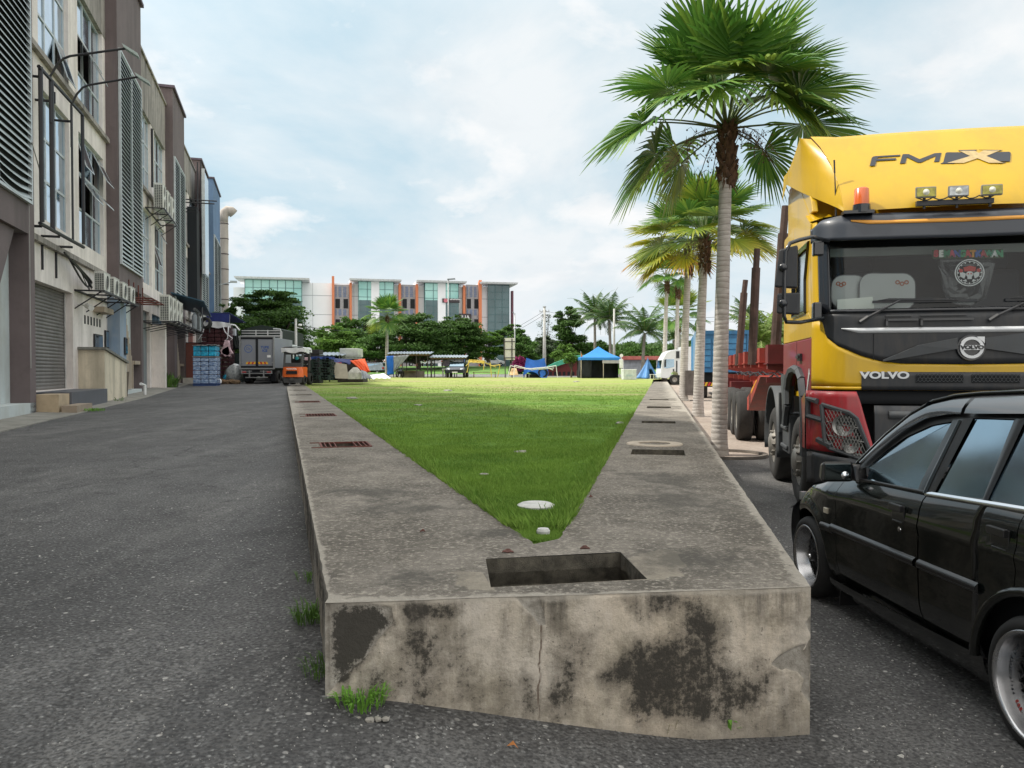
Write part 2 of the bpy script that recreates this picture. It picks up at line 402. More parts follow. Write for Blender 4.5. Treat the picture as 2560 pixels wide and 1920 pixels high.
V1 = onz(1343, 1362, SLZ); V2 = onz(1412, 1350, SLZ)
li = line(LW, V1.x*dL[0]+V1.y*dL[1]+.02, UEND, -1.228, .022); ri = line(RW, V2.x*dR[0]+V2.y*dR[1]+.02, UEND, -.517, .022)
front = [(lerp(FL.x, FR.x, i/40), lerp(FL.y, FR.y, i/40)+.004*noise1(i*.4, 3)) for i in range(1, 40)]
outline = [(FL.x, FL.y)]+front+ro+ri[::-1]+li+lo[:0:-1]
def quadpx(ps, z=SLZ): return [tuple(onz(x, y, z))[:2] for x, y in ps]
pit = quadpx([(1227, 1468), (1618, 1446), (1551, 1381), (1214, 1397)])
def rectR(u0, u1, a, b): return [tuple(RW(u, D))[:2] for u, D in ((u0, a), (u0, b), (u1, b), (u1, a))]
def rectL(u0, u1, a, b): return [tuple(LW(u, D))[:2] for u, D in ((u0, a), (u0, b), (u1, b), (u1, a))]
def uR(x, y): p = onz(x, y, SLZ); return p.x*dR[0]+p.y*dR[1]
def uL(x, y): p = onz(x, y, SLZ); return p.x*dL[0]+p.y*dL[1]
holesR = [(uR(1640, 1137), uR(1640, 1124)), (uR(1654, 1058), uR(1654, 1053)), (uR(1645, 1020), uR(1645, 1016)), (uR(1645, 1000), uR(1645, 998))]
holesL = [(uL(860, 1118), uL(860, 1106)), (uL(800, 1041), uL(800, 1035)), (uL(780, 1006), uL(780, 1003)), (uL(770, 988), uL(770, 986)), (uL(760, 976), uL(760, 974.5))]
holes = [pit]+[rectR(a, b, -.3, .27) for a, b in holesR]+[rectL(a, b, -.98, -.42) for a, b in holesL]
# interior points so that the stains can be carried on vertices
inner = []
def inside(p, poly):
    c = False; n = len(poly)
    for i in range(n):
        a, b = poly[i], poly[i-1]
        if (a[1] > p[1]) != (b[1] > p[1]) and p[0] < (b[0]-a[0])*(p[1]-a[1])/(b[1]-a[1])+a[0]: c = not c
    return c
y = FR.y
while y < 16:
    st = .045 if y < 6 else .12; x = -4.
    while x < 5:
        q = (x+rnd.uniform(-.2, .2)*st, y+rnd.uniform(-.2, .2)*st)
        if inside(q, outline) and not any(inside(q, h) for h in holes): inner.append(q)
        x += st
    y += st
co = []; ed = []
def addloop(l):
    s = len(co); co.extend(Vector(p) for p in l); ed.extend((s+i, s+(i+1) % len(l)) for i in range(len(l)))
addloop(outline); 
for h in holes: addloop(h)
co.extend(Vector(p) for p in inner)
vv, ee, ff, *_ = delaunay_2d_cdt(co, ed, [], 0, 1e-5)
def cen(f): return (sum(vv[i].x for i in f)/3, sum(vv[i].y for i in f)/3)
ff = [f for f in ff if inside(cen(f), outline) and not any(inside(cen(f), h) for h in holes)]
top = MB(); top.v = [(p.x, p.y, SLZ+.004*mn.noise(Vector((p.x*2, p.y*2, 0)))) for p in vv]; top.f = [tuple(f) for f in ff]; top.m = [0]*len(ff)
E_ = []; J_ = []; P_ = []; K_ = []
front_n = Vector((-(FR.y-FL.y), FR.x-FL.x)).normalized()
ptch = [(quadpx([(1560, 1396), (1640, 1372), (1700, 1378), (1712, 1440), (1600, 1452)]), 1.), (quadpx([(1130, 1430), (1215, 1425), (1230, 1475), (1150, 1480)]), .8), (quadpx([(1390, 1480), (1240, 1490), (1300, 1400), (1500, 1395)]), .3)]
darkb = [(onz(1010, 1270, SLZ), .55, .3), (onz(930, 1230, SLZ), .5, .35), (onz(1250, 1330, SLZ), .25, .2), (onz(1020, 1440, SLZ), .4, .22), (onz(1700, 1250, SLZ), .4, .8), (onz(1720, 1400, SLZ), .35, .3), (onz(1640, 1190, SLZ), .5, .5)]
jl = [uL(1000, 1236), uL(900, 1152), uL(850, 1070)]; jr = [uR(1640, 1100), uR(1640, 1048)]
for p in top.v:
    X, Y = p[0], p[1]; q = Vector((X, Y))
    dl_ = Dl(X, Y)-.162; dr_ = .612-(X*rR[0]+Y*rR[1]); df = (q-Vector((FL.x, FL.y))).dot(front_n)
    e = max(1.1-dr_/.14, 1.1-df/.035, 1-dl_/.09); E_.append(max(0, e))
    u = X*dL[0]+Y*dL[1]; j = 0
    if X < Y*.02-.1 and dl_ < 1.1: j = max(max(0, 1-abs(u-a-.15*dl_+.03*noise1(dl_, 5))/.012) for a in jl)
    J_.append(j); P_.append(max([w_ for pl, w_ in ptch if inside((X, Y), pl)] or [0.]))
    K_.append(min(1, sum(max(0, 1-math.hypot((X-c.x)/a/1.5, (Y-c.y)/b/1.5)) for c, a, b in darkb)))
walk = top.build('pavement', CONC)
for nm, arr in (('edge', E_), ('joint', J_), ('patch', P_), ('dark', K_)):
    a = walk.data.attributes.new(nm, 'FLOAT', 'POINT'); a.data.foreach_set('value', arr)
tag(walk, kind='structure')
bm = bmesh.new(); bm.from_mesh(walk.data); bmesh.ops.recalc_face_normals(bm, faces=bm.faces)
if sum(f.normal.z for f in bm.faces) < 0: bmesh.ops.reverse_faces(bm, faces=bm.faces)
bm.to_mesh(walk.data); bm.free()

# ------------------------------------------------------------ retaining wall below it, painted and mouldy
def wallpoly(ps):   # outline in the plane of the front face: (along, height)
    d = (FR-FL).to_2d(); n = (-d.y, d.x); Ld = d.length; o = []
    for x, y in ps:
        q = onplane(x, y, (FL.x*1, FL.y*1) if False else _fp, n); o.append((((q[0]-FL.x)*d.x+(q[1]-FL.y)*d.y)/Ld, q[2]))
    return o
_d = (FR-FL).to_2d().normalized(); _nn = (-_d.y, _d.x); _k = FL.x*_nn[0]+FL.y*_nn[1]; _fp = (_nn[0]*_k, _nn[1]*_k)
WLEN = (FR-FL).to_2d().length
darkp = [(wallpoly(p), w_) for p, w_ in [
 ([(862, 1525), (940, 1515), (972, 1560), (940, 1590), (853, 1700), (838, 1665), (834, 1540)], 1.5),
 ([(1000, 1510), (1145, 1512), (1140, 1530), (1100, 1545), (1010, 1545)], .95),
 ([(985, 1580), (1130, 1560), (1160, 1640), (1090, 1760), (900, 1760), (905, 1660), (990, 1660)], .42),
 ([(1160, 1640), (1190, 1690), (1180, 1760), (1150, 1740)], .45),
 ([(1306, 1680), (1345, 1690), (1340, 1780), (1306, 1790)], .45),
 ([(1430, 1590), (1470, 1590), (1455, 1690), (1390, 1790), (1365, 1770), (1400, 1680)], .62),
 ([(1560, 1500), (1585, 1495), (1590, 1530), (1575, 1535)], 1.),
 ([(1628, 1488), (1680, 1488), (1670, 1520), (1640, 1522)], 1.),
 ([(1690, 1500), (1760, 1500), (1810, 1590), (1810, 1640), (1850, 1700), (1930, 1680), (1900, 1750), (1830, 1810), (1560, 1790), (1580, 1700), (1540, 1720), (1500, 1690), (1600, 1610), (1720, 1590)], .80),
 ([(1600, 1640), (1680, 1620), (1700, 1760), (1590, 1740)], .5),
 ([(1870, 1660), (1905, 1650), (1905, 1700), (1880, 1690)], .5)]]
greyp = [(wallpoly(p), w_) for p, w_ in [
 ([(812, 1500), (870, 1500), (980, 1520), (975, 1565), (935, 1610), (850, 1705), (800, 1755)], 1.),
 ([(1285, 1490), (1345, 1488), (1365, 1560), (1345, 1562), (1325, 1530)], 1.),
 ([(2027, 1530), (2012, 1560), (2025, 1590), (2010, 1625), (1975, 1640), (1935, 1660), (1995, 1678), (2012, 1700), (2008, 1730), (2026, 1760)], 1.),
 ([(1930, 1662), (1950, 1640), (1980, 1625), (2010, 1612), (1985, 1655), (1955, 1672)], 1.6)]]
crack = wallpoly([(1352, 1562), (1354, 1600), (1351, 1655), (1347, 1658), (1350, 1700), (1345, 1740), (1347, 1800)])
def segd(p, a, b):
    ax, ay = b[0]-a[0], b[1]-a[1]; t = max(0, min(1, ((p[0]-a[0])*ax+(p[1]-a[1])*ay)/(ax*ax+ay*ay))); return math.hypot(p[0]-a[0]-t*ax, p[1]-a[1]-t*ay)
def polyd(p, poly):   # positive inside, up to 1 three centimetres in
    d = min(segd(p, poly[i-1], poly[i]) for i in range(len(poly))); return d if inside(p, poly) else -d
wm_ = MB(); MO, GR, CK = [], [], []
NU, NV = 330, 100
for j in range(NV+1):
    for i in range(NU+1):
        s_ = WLEN*i/NU; z = lerp(-.06, SLZ-.001, j/NV)
        n1 = mn.noise(Vector((s_*9, z*9, 0)))+.5*mn.noise(Vector((s_*22, z*22, 4)))
        pp = (s_+.012*n1, z+.012*mn.noise(Vector((s_*9, z*9, 8))))
        g = max([sst(-.008, .006, polyd(pp, pl))*w_ for pl, w_ in greyp if abs(s_-sum(q[0] for q in pl)/len(pl)) < .5] or [0])
        m_ = max([sst(-.06, .05, polyd(pp, pl))*w_ for pl, w_ in darkp] or [0])
        ck = max(0, 1-min(segd(pp, crack[k], crack[k+1]) for k in range(len(crack)-1))/.005) if abs(s_-crack[0][0]) < .1 else 0
        MO.append(m_); GR.append(g); CK.append(ck)
        off = -.007*min(g, 1)-.004*ck+.003*n1*.5
        off -= .02*max(0, (z-SLZ+.02)/.02)**2*(.5+n1)*.5
        if i == 0 or i == NU: off = 0
        P = FL.to_2d()+_d*s_; wm_.v.append((P.x+_nn[0]*(-off), P.y+_nn[1]*(-off), z))
for j in range(NV):
    for i in range(NU): wm_.f.append((j*(NU+1)+i, j*(NU+1)+i+1, (j+1)*(NU+1)+i+1, (j+1)*(NU+1)+i)); wm_.m.append(0)
def strip(mb, pts, z0f):
    n0 = len(mb.v); rows = 5
    for (x, y) in pts:
        for k in range(rows):
            z = lerp(z0f(x, y)-.05, SLZ-.001, k/(rows-1)); mb.v.append((x, y, z)); MO.append(.45+.25*noise1(x*3+y, 1)+(.3 if k == 3 else 0)); GR.append(.9 if k == rows-1 or mn.noise(Vector((x*2, y*2, z))) > .1 else 0.); CK.append(0)
    for i in range(len(pts)-1):
        for k in range(rows-1):
            a = n0+i*rows+k; mb.f.append((a, a+1, a+rows+1, a+rows)); mb.m.append(0)
strip(wm_, ro, lambda x, y: gz(x, y)); strip(wm_, lo[::-1], lambda x, y: gz(x, y)-.04)
def mat_wall():
    t = NT('mouldy_painted_plaster'); fn = t.noise(14, 9, .75); md = t.noise(3.4, 8, .7); lg = t.noise(1.5, 5, .6, t.vec((1.4, 1.4, .5))); z = t.sep()[2]
    drip = t.noise(5.5, 7, .68, t.vec((1.5, 1.5, .16), loc=(2, 0, 0))); hf = t.noise(40, 6, .8)
    col = t.mix(t.ramp(lg, [(.36, 0.), (.62, 1.)]), (.62, .53, .42), (.62, .56, .48))
    col = t.mix(t.ramp(md, [(.42, 0.), (.66, .8)]), col, (.38, .335, .255))
    col = t.mix(t.ramp(t.noise(7, 6, .6, t.vec((1, 1, .35))), [(.56, 0.), (.72, .7)]), col, (.60, .55, .49))
    a = t.math('ADD', t.attr('mould'), .17)
    m = t.math('ADD', a, t.math('MULTIPLY', t.math('SUBTRACT', fn, .5), 1.7)); m = t.math('ADD', m, t.math('MULTIPLY', t.math('SUBTRACT', md, .5), 1.5)); m = t.math('ADD', m, t.math('MULTIPLY', t.math('SUBTRACT', drip, .5), 1.5))
    col = t.mix(t.ramp(m, [(.0, 0.), (.45, .5), (1.0, .9)]), col, (.115, .10, .078))
    m2 = t.math('ADD', m, t.math('MULTIPLY', t.math('SUBTRACT', hf, .5), 2.4))
    col = t.mix(t.ramp(m2, [(.62, 0.), (1.35, .9)]), col, (.04, .036, .03))
    topd = t.math('MULTIPLY', t.ramp(drip, [(.5, 0.), (.62, 1.)]), t.ramp(z, [(.44, 0.), (.6, .85)])); col = t.mix(topd, col, (.07, .062, .052))
    col = t.mix(t.ramp(t.noise(50, 4, .7), [(.63, 0.), (.70, .8)]), col, (.09, .08, .07))
    col = t.mix(t.ramp(t.math('ADD', z, t.math('MULTIPLY', fn, .12)), [(.02, .7), (.16, 0.)]), col, (.20, .18, .15))
    g = t.math('ADD', t.attr('bare'), t.math('MULTIPLY', t.math('SUBTRACT', hf, .5), .5)); gc = t.mix(t.ramp(fn, [(.35, 0.), (.65, 1.)]), (.19, .17, .14), (.46, .43, .38))
    gc = t.mix(t.ramp(m2, [(.7, 0.), (1.3, .8), (2., .95)]), gc, (.045, .041, .034))
    col = t.mix(t.ramp(g, [(.40, 0.), (.5, 1.)]), col, gc)
    col = t.mix(t.ramp(t.attr('crack'), [(.2, 0.), (.7, .85)]), col, (.10, .06, .04))
    zt = t.math('ADD', z, t.math('MULTIPLY', t.math('SUBTRACT', md, .5), .10)); zt = t.math('ADD', zt, t.math('MULTIPLY', t.math('SUBTRACT', fn, .5), .04))
    col = t.mix(t.ramp(zt, [(.588, 0.), (.602, .6)]), col, (.46, .42, .36))
    t.bump(t.math('ADD', fn, t.math('MULTIPLY', t.noise(70, 4, .7), .6)), .8, .010); return t.fin(col, .92)
wl = wm_.build('retaining_wall', mat_wall(), smooth=True)
for nm, arr in (('mould', MO), ('bare', GR), ('crack', CK)):
    a = wl.data.attributes.new(nm, 'FLOAT', 'POINT'); a.data.foreach_set('value', arr)
tag(wl, 'low beige plastered wall end with black mould and a vertical crack under the concrete walkway', 'wall')

# openings: dark shafts with rough concrete sides and a floor below
pm = mat('damp_rough_concrete', (.10, .09, .07), .9, var=.6, scale=16, bump=1.); pd = mat('drain_mud', (.25, .22, .18), .9, var=.5, scale=3, bump=.6)
sh = MB()
for k, h in enumerate(holes):
    dpt = .34 if k == 0 else .3
    n = 14 if k == 0 else 1; ring = []
    for i in range(4):
        a, b = h[i], h[(i+1) % 4]
        ring += [(lerp(a[0], b[0], j/n), lerp(a[1], b[1], j/n)) for j in range(n)]
    m_ = len(ring); cx_ = sum(p[0] for p in ring)/m_; cy_ = sum(p[1] for p in ring)/m_; o = len(sh.v)
    for r_ in range(6):
        z = SLZ-.002-dpt*r_/5
        for (x, y) in ring:
            q = .0 if r_ == 0 or k else .02*(mn.noise(Vector((x*14, y*14, z*14))))+(.03 if z < SLZ-.12 else 0)
            sh.v.append((x+(x-cx_)*q*2, y+(y-cy_)*q*4, z))
    for r_ in range(5):
        for i in range(m_): sh.f.append((o+r_*m_+i, o+r_*m_+(i+1) % m_, o+(r_+1)*m_+(i+1) % m_, o+(r_+1)*m_+i)); sh.m.append(0)
    sh.f.append(tuple(o+5*m_+i for i in range(m_))); sh.m.append(1)
tag(sh.build('drain', [pm, pd]), kind='structure')
stm = mat('pale_stone', (.27, .255, .225), .85, var=.35, scale=20)
def rock(c, r, mb, fl=.6, seed=0):
    bm = bmesh.new(); bmesh.ops.create_icosphere(bm, subdivisions=1 if r < .03 else 2, radius=1)
    vs = []
    for v in bm.verts:
        n = 1+.35*mn.noise(v.co*1.7+Vector((seed, seed*2, 0))); vs.append((c[0]+v.co.x*r*n, c[1]+v.co.y*r*n*.9, c[2]+v.co.z*r*n*fl))
    mb.add(vs, [tuple(x.index for x in f.verts) for f in bm.faces]); bm.free(); return mb
# rubble slab inside the pit
rb = MB(); c = sum((Vector(p) for p in pit), Vector((0, 0)))/4
for i, (dx, dy, r_) in enumerate([(-.05, .06, .14), (.1, .04, .13), (-.19, .05, .07), (.2, .07, .06), (.02, -.02, .1)]): rock((c.x+dx, c.y+dy, SLZ-.21), r_, rb, .35, i)
tag(rb.build('rubble', mat('grey_rubble', (.30, .285, .26), .9, var=.4, scale=9, bump=.5)), 'broken concrete rubble lying at the bottom of the open drain pit', 'rubble')

rust = mat('rusty_iron', (.13, .04, .03), .75, .2, var=.4, scale=12)
for k, (a, b) in enumerate(holesL[:3]):
    g = MB(); n_ = 9
    dd = (-.98, -.42)
    def bar(p, q, w_, h_=.02): 
        p = Vector(p); q = Vector(q); s_ = (q-p).normalized().cross(Vector((0, 0, 1)))*w_
        g.prism([p-s_, q-s_, q+s_, p+s_], (0, 0, h_))
    z = SLZ-.012
    for D in dd: bar(LW(a, D, z), LW(b, D, z), .012)
    for u in (a, b): bar(LW(u, dd[0]-.0, z+.001), LW(u, dd[1]+.12, z+.001), .010)
    for i in range(n_):
        if k == 0 and i in (3, 4, 5): continue
        D = lerp(dd[0]+.05, dd[1]-.05, i/(n_-1)); bar(LW(a, D, z-.002), LW(b, D, z-.002), .006)
    pl = MB(); pl.prism([LW(a, dd[0], SLZ-.06), LW(a, dd[1], SLZ-.06), LW(b, dd[1], SLZ-.06), LW(b, dd[0], SLZ-.06)], (0, 0, .006))
    g.add(pl.v, pl.f); o = g.build('drain_grate', rust)
    tag(o, ['rusty red drain grate with missing bars nearest in the left arm of the walkway', 'second rusty drain grate along the left arm of the walkway', 'third small drain grate along the left arm, near the forklift'][k], 'drain grate', 'drain grates in the left walkway')
# round manhole ring on the right arm
mc_ = onz(1636, 1110, SLZ); ring = MB(); ring.lathe([(.19, .0), (.19, .012), (.33, .012), (.34, .0)], (mc_.x, mc_.y, SLZ-.001), n=40)
tag(ring.build('manhole_ring', mat('pale_mortar', (.42, .36, .29), .9, var=.2, scale=8, bump=.4)), 'pale round mortar ring of a manhole on the right walkway arm', 'manhole')

# ------------------------------------------------------------ field
def fz(X, Y): return .585+(.27*sst(40, 72, Y))+.02*mn.noise(Vector((X*.25, Y*.25, 0)))*min(1, Y/20.)
def wx(Y, side):      # inner borders of the field at depth Y
    return Y*math.tan(TL)+1.228/math.cos(TL) if side < 0 else Y*math.tan(TR)-.517/math.cos(TR)
fb = MB(); rows = axis([(3.8, 12, 50), (12, 30, 50), (30, 71, 40)])
for Y in rows:
    a, b = wx(Y, -1)-.02, wx(Y, 1)+.02
    if b-a < .26: a, b = (a+b)/2-.13, (a+b)/2+.13
    if Y > 60.5: a -= (Y-60.5)*1.2; b += (Y-60.5)*.9
    for i in range(41): x = lerp(a, b, i/40); fb.v.append((x, Y, fz(x, Y)))
for j in range(len(rows)-1):
    for i in range(40): fb.f.append((j*41+i, j*41+i+1, (j+1)*41+i+1, (j+1)*41+i)); fb.m.append(0)
def mat_field(blades=False):
    t = NT('grass_blades' if blades else 'grass_turf'); big = t.noise(.16, 6, .65, t.vec((1, 1, 0))); med = t.noise(1.1, 6, .65, t.vec((1, 1, 0))); fine = t.noise(16, 5, .7)
    col = t.mix(t.ramp(med, [(.35, 0.), (.68, 1.)]), (.085, .195, .022), (.185, .325, .045))
    if blades:
        g = t.n('ShaderNodeNewGeometry'); col = t.mix(t.math('MULTIPLY', g.outputs['Random Per Island'], .55), col, (.30, .43, .09))
    else: col = t.mix(t.ramp(fine, [(.4, .6), (.6, 0.)]), col, (.035, .085, .012))
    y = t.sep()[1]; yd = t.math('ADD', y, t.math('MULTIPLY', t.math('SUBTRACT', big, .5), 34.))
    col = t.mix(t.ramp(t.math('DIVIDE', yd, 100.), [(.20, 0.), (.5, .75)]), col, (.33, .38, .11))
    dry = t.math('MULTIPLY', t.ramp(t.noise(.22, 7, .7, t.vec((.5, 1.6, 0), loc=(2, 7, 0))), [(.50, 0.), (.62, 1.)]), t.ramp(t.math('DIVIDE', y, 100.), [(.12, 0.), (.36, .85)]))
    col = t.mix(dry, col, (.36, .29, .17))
    if blades: t.b.inputs['Subsurface Weight'].default_value = 0
    else: t.bump(fine, .8, .05)
    return t.fin(col, .75 if blades else .95, spec=.25)
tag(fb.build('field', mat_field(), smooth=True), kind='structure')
# blades
nr = np.random.default_rng(3); Bv, Bf = [], []
def blades(n, y0, y1, hgt, wid):
    Y = 1/(1/y0-nr.random(n)*(1/y0-1/y1)); a = Y*math.tan(TL)+1.228/math.cos(TL)-.01; b = Y*math.tan(TR)-.517/math.cos(TR)+.01
    k = b > a; Y, a, b = Y[k], a[k], b[k]; X = a+(b-a)*nr.random(len(Y)); m = len(Y)
    tt = np.clip((Y-40)/32, 0, 1); z = .585+.27*tt*tt*(3-2*tt)
    sc = np.clip(Y/6., 1, 5); cl = np.array([.75+.6*mn.noise(Vector((x*2.2, y*2.2, 1))) for x, y in zip(X, Y)])
    h = hgt*(.5+nr.random(m))*cl*(.85+.15*sc); wd = wid*sc*(.7+.6*nr.random(m)); th = nr.random(m)*6.283; ln = (nr.random((m, 2))-.5)*h[:, None]*1.1
    dx, dy = np.cos(th)*wd, np.sin(th)*wd
    p = np.stack([np.stack([X-dx, Y-dy, z], 1), np.stack([X+dx, Y+dy, z], 1), np.stack([X+dx*.5+ln[:, 0]*.5, Y+dy*.5+ln[:, 1]*.5, z+h*.65], 1), np.stack([X+ln[:, 0], Y+ln[:, 1], z+h], 1)], 1)
    o = sum(len(q) for q in Bv)*4; Bv.append(p); i = np.arange(m)*4+o
    Bf.append(np.stack([i, i+1, i+2], 1)); Bf.append(np.stack([i, i+2, i+3], 1))
blades(110000, 4.0, 9, .034, .0019); blades(110000, 8, 24, .024, .0018); blades(50000, 22, 58, .016, .0022)
# long fringe beside the concrete
def fringe(n):
    P = []
    for k in range(n):
        s_ = nr.random() < .5; Y = 1/(1/4.3-nr.random()*(1/4.3-1/16)); x = wx(Y, -1)+abs(nr.normal())*.06 if s_ else wx(Y, 1)-abs(nr.normal())*.06
        h = .05+.05*nr.random(); w_ = .003; th = nr.random()*6.28; lx, ly = (nr.random(2)-.5)*.08
        if s_: lx -= .012
        P.append([(x-w_*math.cos(th), Y-w_*math.sin(th), .58), (x+w_*math.cos(th), Y+w_*math.sin(th), .58), (x+lx*.5, Y+ly*.5, .58+h*.7), (x+lx, Y+ly, .58+h)])
    o = sum(len(q) for q in Bv)*4; Bv.append(np.array(P)); i = np.arange(n)*4+o; Bf.append(np.stack([i, i+1, i+2], 1)); Bf.append(np.stack([i, i+2, i+3], 1))
fringe(9000)
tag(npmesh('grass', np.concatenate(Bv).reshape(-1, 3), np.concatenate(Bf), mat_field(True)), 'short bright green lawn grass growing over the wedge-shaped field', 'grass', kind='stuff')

# ------------------------------------------------------------ loose gravel on the asphalt, weeds, bits
gv = MB(); 
def scatter(n, x0, x1, y0, y1, rmin, rmax, seed):
    r_ = random.Random(seed)
    for i in range(n):
        x = r_.uniform(x0, x1); y = r_.uniform(y0, y1)
        if y > FL.y-.02 and xleft(y)-.02 < x < 1.3+.2*(y-3): continue
        s_ = r_.uniform(rmin, rmax)*(1 if r_.random() < .92 else 1.9)
        a = r_.random()*6.3; o = len(gv.v); z = gz(x, y)
        ps = [(math.cos(a+k*2.09)*s_*r_.uniform(.7, 1.2), math.sin(a+k*2.09)*s_*r_.uniform(.7, 1.2)) for k in range(3)]
        gv.v += [(x+p[0], y+p[1], z-.002) for p in ps]+[(x+ps[0][0]*.2, y+ps[1][1]*.2, z+s_*.55)]; gv.f += [(o, o+1, o+3), (o+1, o+2, o+3), (o+2, o, o+3)]; gv.m += [r_.choice((0, 0, 1))]*3
scatter(4200, -1.6, 2.6, 1.5, 3.4, .0022, .0055, 1); scatter(3500, -4, 0, 2.6, 8, .003, .007, 2); scatter(1500, 1.3, 2.6, 2.5, 7, .003, .007, 3)
scatter(260, -1.5, 2.4, 1.9, 3.2, .005, .010, 4)
tag(gv.build('gravel', [mat('grey_chippings', (.20, .20, .195), .9, var=.5, scale=30), mat('pale_chippings', (.44, .43, .40), .85, var=.3, scale=30)]), 'loose grey and pale stone chippings scattered on the asphalt', 'gravel', kind='stuff')
wg = mat('weed_green', (.07, .15, .02), .7, var=.4, scale=8); wg2 = mat('weed_bright', (.13, .30, .03), .65, var=.3, scale=8)
def weed(p, n, h, spread, m, label, seed, wdt=.004, name='weed'):
    r_ = random.Random(seed); mb = MB()
    for i in range(n):
        a = r_.random()*6.28; q = r_.random()**.6*spread; bx, by = p[0]+math.cos(a)*q, p[1]+math.sin(a)*q
        l = h*r_.uniform(.5, 1.1); a2 = a+r_.uniform(-.8, .8); sx_ = math.cos(a2)*l*r_.uniform(.2, .9); sy_ = math.sin(a2)*l*r_.uniform(.2, .9)
        w_ = Vector((-math.sin(a2), math.cos(a2), 0))*wdt
        b0 = Vector((bx, by, p[2])); b1 = b0+Vector((sx_*.4, sy_*.4, l*.7)); b2 = b0+Vector((sx_, sy_, l*r_.uniform(.6, 1)))
        mb.add([b0-w_*.6, b0+w_*.6, b1+w_, b1-w_, b2], [(0, 1, 2, 3), (3, 2, 4)])
    return tag(mb.build(name, m), label, 'weed', 'weeds along the walkway wall')
def gp(x, y): 
    p = onz(x, y, .1)
    for _ in range(6): p = onz(x, y, gz(p.x, p.y))
    return p
p = gp(905, 1757); weed((p.x, p.y-.02, p.z), 150, .075, .085, wg2, 'feathery green weed clump at the left foot of the mouldy wall', 1, .003)
p = gp(1820, 1836); weed((p.x, p.y-.01, p.z), 14, .11, .02, wg2, 'small bright broad-leaved weed at the right foot of the mouldy wall', 2, .009)
p = gp(1665, 1832); weed((p.x, p.y-.01, p.z), 16, .10, .03, mat('weed_dry', (.25, .24, .12), .8), 'thin dry grass stalks at the foot of the wall centre', 3, .0015)
for i, (x, y, n_, h_) in enumerate([(770, 1550, 150, .10), (800, 1680, 90, .08), (764, 1450, 40, .06)]):
    p = gp(x, y); weed((p.x+.03, p.y, p.z), n_, h_, .10, wg, ['dark green weed patch beside the left face of the walkway', 'yellowing weed tuft at the left corner of the walkway', 'tiny weed sprig in the gutter, farthest up the left face'][i], 5+i, .003)
bark = mat('dry_brown_bark', (.11, .045, .035), .8, var=.4, scale=20)
for i, (x, y, l, lab) in enumerate([(1270, 1380, .06, 'curled dark brown bark scrap on the walkway left of the pit'), (1462, 1371, .05, 'reddish bark scrap on the walkway behind the pit'), (1057, 1329, .03, 'small curled brown leaf scrap on the left walkway arm'), (1477, 1243, .03, 'small red-brown scrap beside the grass on the right walkway arm')]):
    p = onz(x, y, SLZ+.004); b_ = MB(); b_.grid(lambda a, b: (p.x+l*(a-.5)*(1-.3*b), p.y+.35*l*(b-.5), p.z+.004+.012*math.sin(a*3.1)*b+.006*mn.noise(Vector((a*3, b*3, i)))), 8, 4)
    o = b_.build('bark_scrap', bark); s_ = o.modifiers.new('solid', 'SOLIDIFY'); s_.thickness = .004; tag(o, lab, 'debris')
# pale flat stones in the grass
for i, (x, y, rx, lab) in enumerate([(1340, 1265, .125, 'largest pale round cover slab half buried in the grass near the V'), (1358, 1330, .038, 'small white stone at the tip of the grass wedge')]):
    p = onz(x, y, .6); b_ = MB(); b_.lathe([(.001, .022), (rx*.8, .020), (rx, .008), (rx*.98, -.02)], (p.x, p.y, .6), n=26); tag(b_.build('stone_slab', mat('pale_cement', (.52, .52, .50), .85, var=.2, scale=14, bump=.3)), lab, 'stone')
for i, (x, y, r_, lab) in enumerate([(1303, 1129, .10, 'grey lump of concrete in the middle of the grass'), (1210, 1185, .05, 'small grey stone in the grass, near the left walkway'), (1553, 1058, .13, 'grey rock at the grass edge beside the right walkway'), (880, 996, .22, 'heap of grey rubble in the grass near the left walkway'), (1045, 1012, .14, 'flat grey stone in the grass behind the first rubble'), (1440, 958, .3, 'pale flat board lying in the far dry grass'), (1120, 977, .25, 'white scrap lying in the far left grass')]):
    p = onz(x, y, .6); tag(rock((p.x, p.y, fz(p.x, p.y)+.01), r_*.85, MB(), .26, i).build('rock', stm), lab, 'rock')
p = gp(783, 1718); 
cr = MB(); [rock((-.37+.02*i*0, 0, 0), .001, MB()) for _ in range(0)]
p = gp(925, 1803)
for i, (dx, r_) in enumerate([(0, .02), (.03, .014), (.055, .016), (-.045, .012), (.02, .01)]): rock((p.x+dx, p.y+.005*i, p.z+.004), r_, cr, .6, i)
tag(cr.build('stone_cluster', stm), 'cluster of pale broken stones on the asphalt before the wall', 'stones')
p = gp(1280, 1868); b_ = MB(); b_.add([(p.x-.02, p.y, p.z+.004), (p.x+.008, p.y-.006, p.z+.012), (p.x+.024, p.y-.02, p.z+.004), (p.x+.004, p.y+.01, p.z+.02)], [(0, 1, 3), (1, 2, 3)])
tag(b_.build('fallen_leaf', mat('orange_leaf', (.35, .13, .03), .7)), 'dry orange fallen leaf on the asphalt in front', 'leaf')

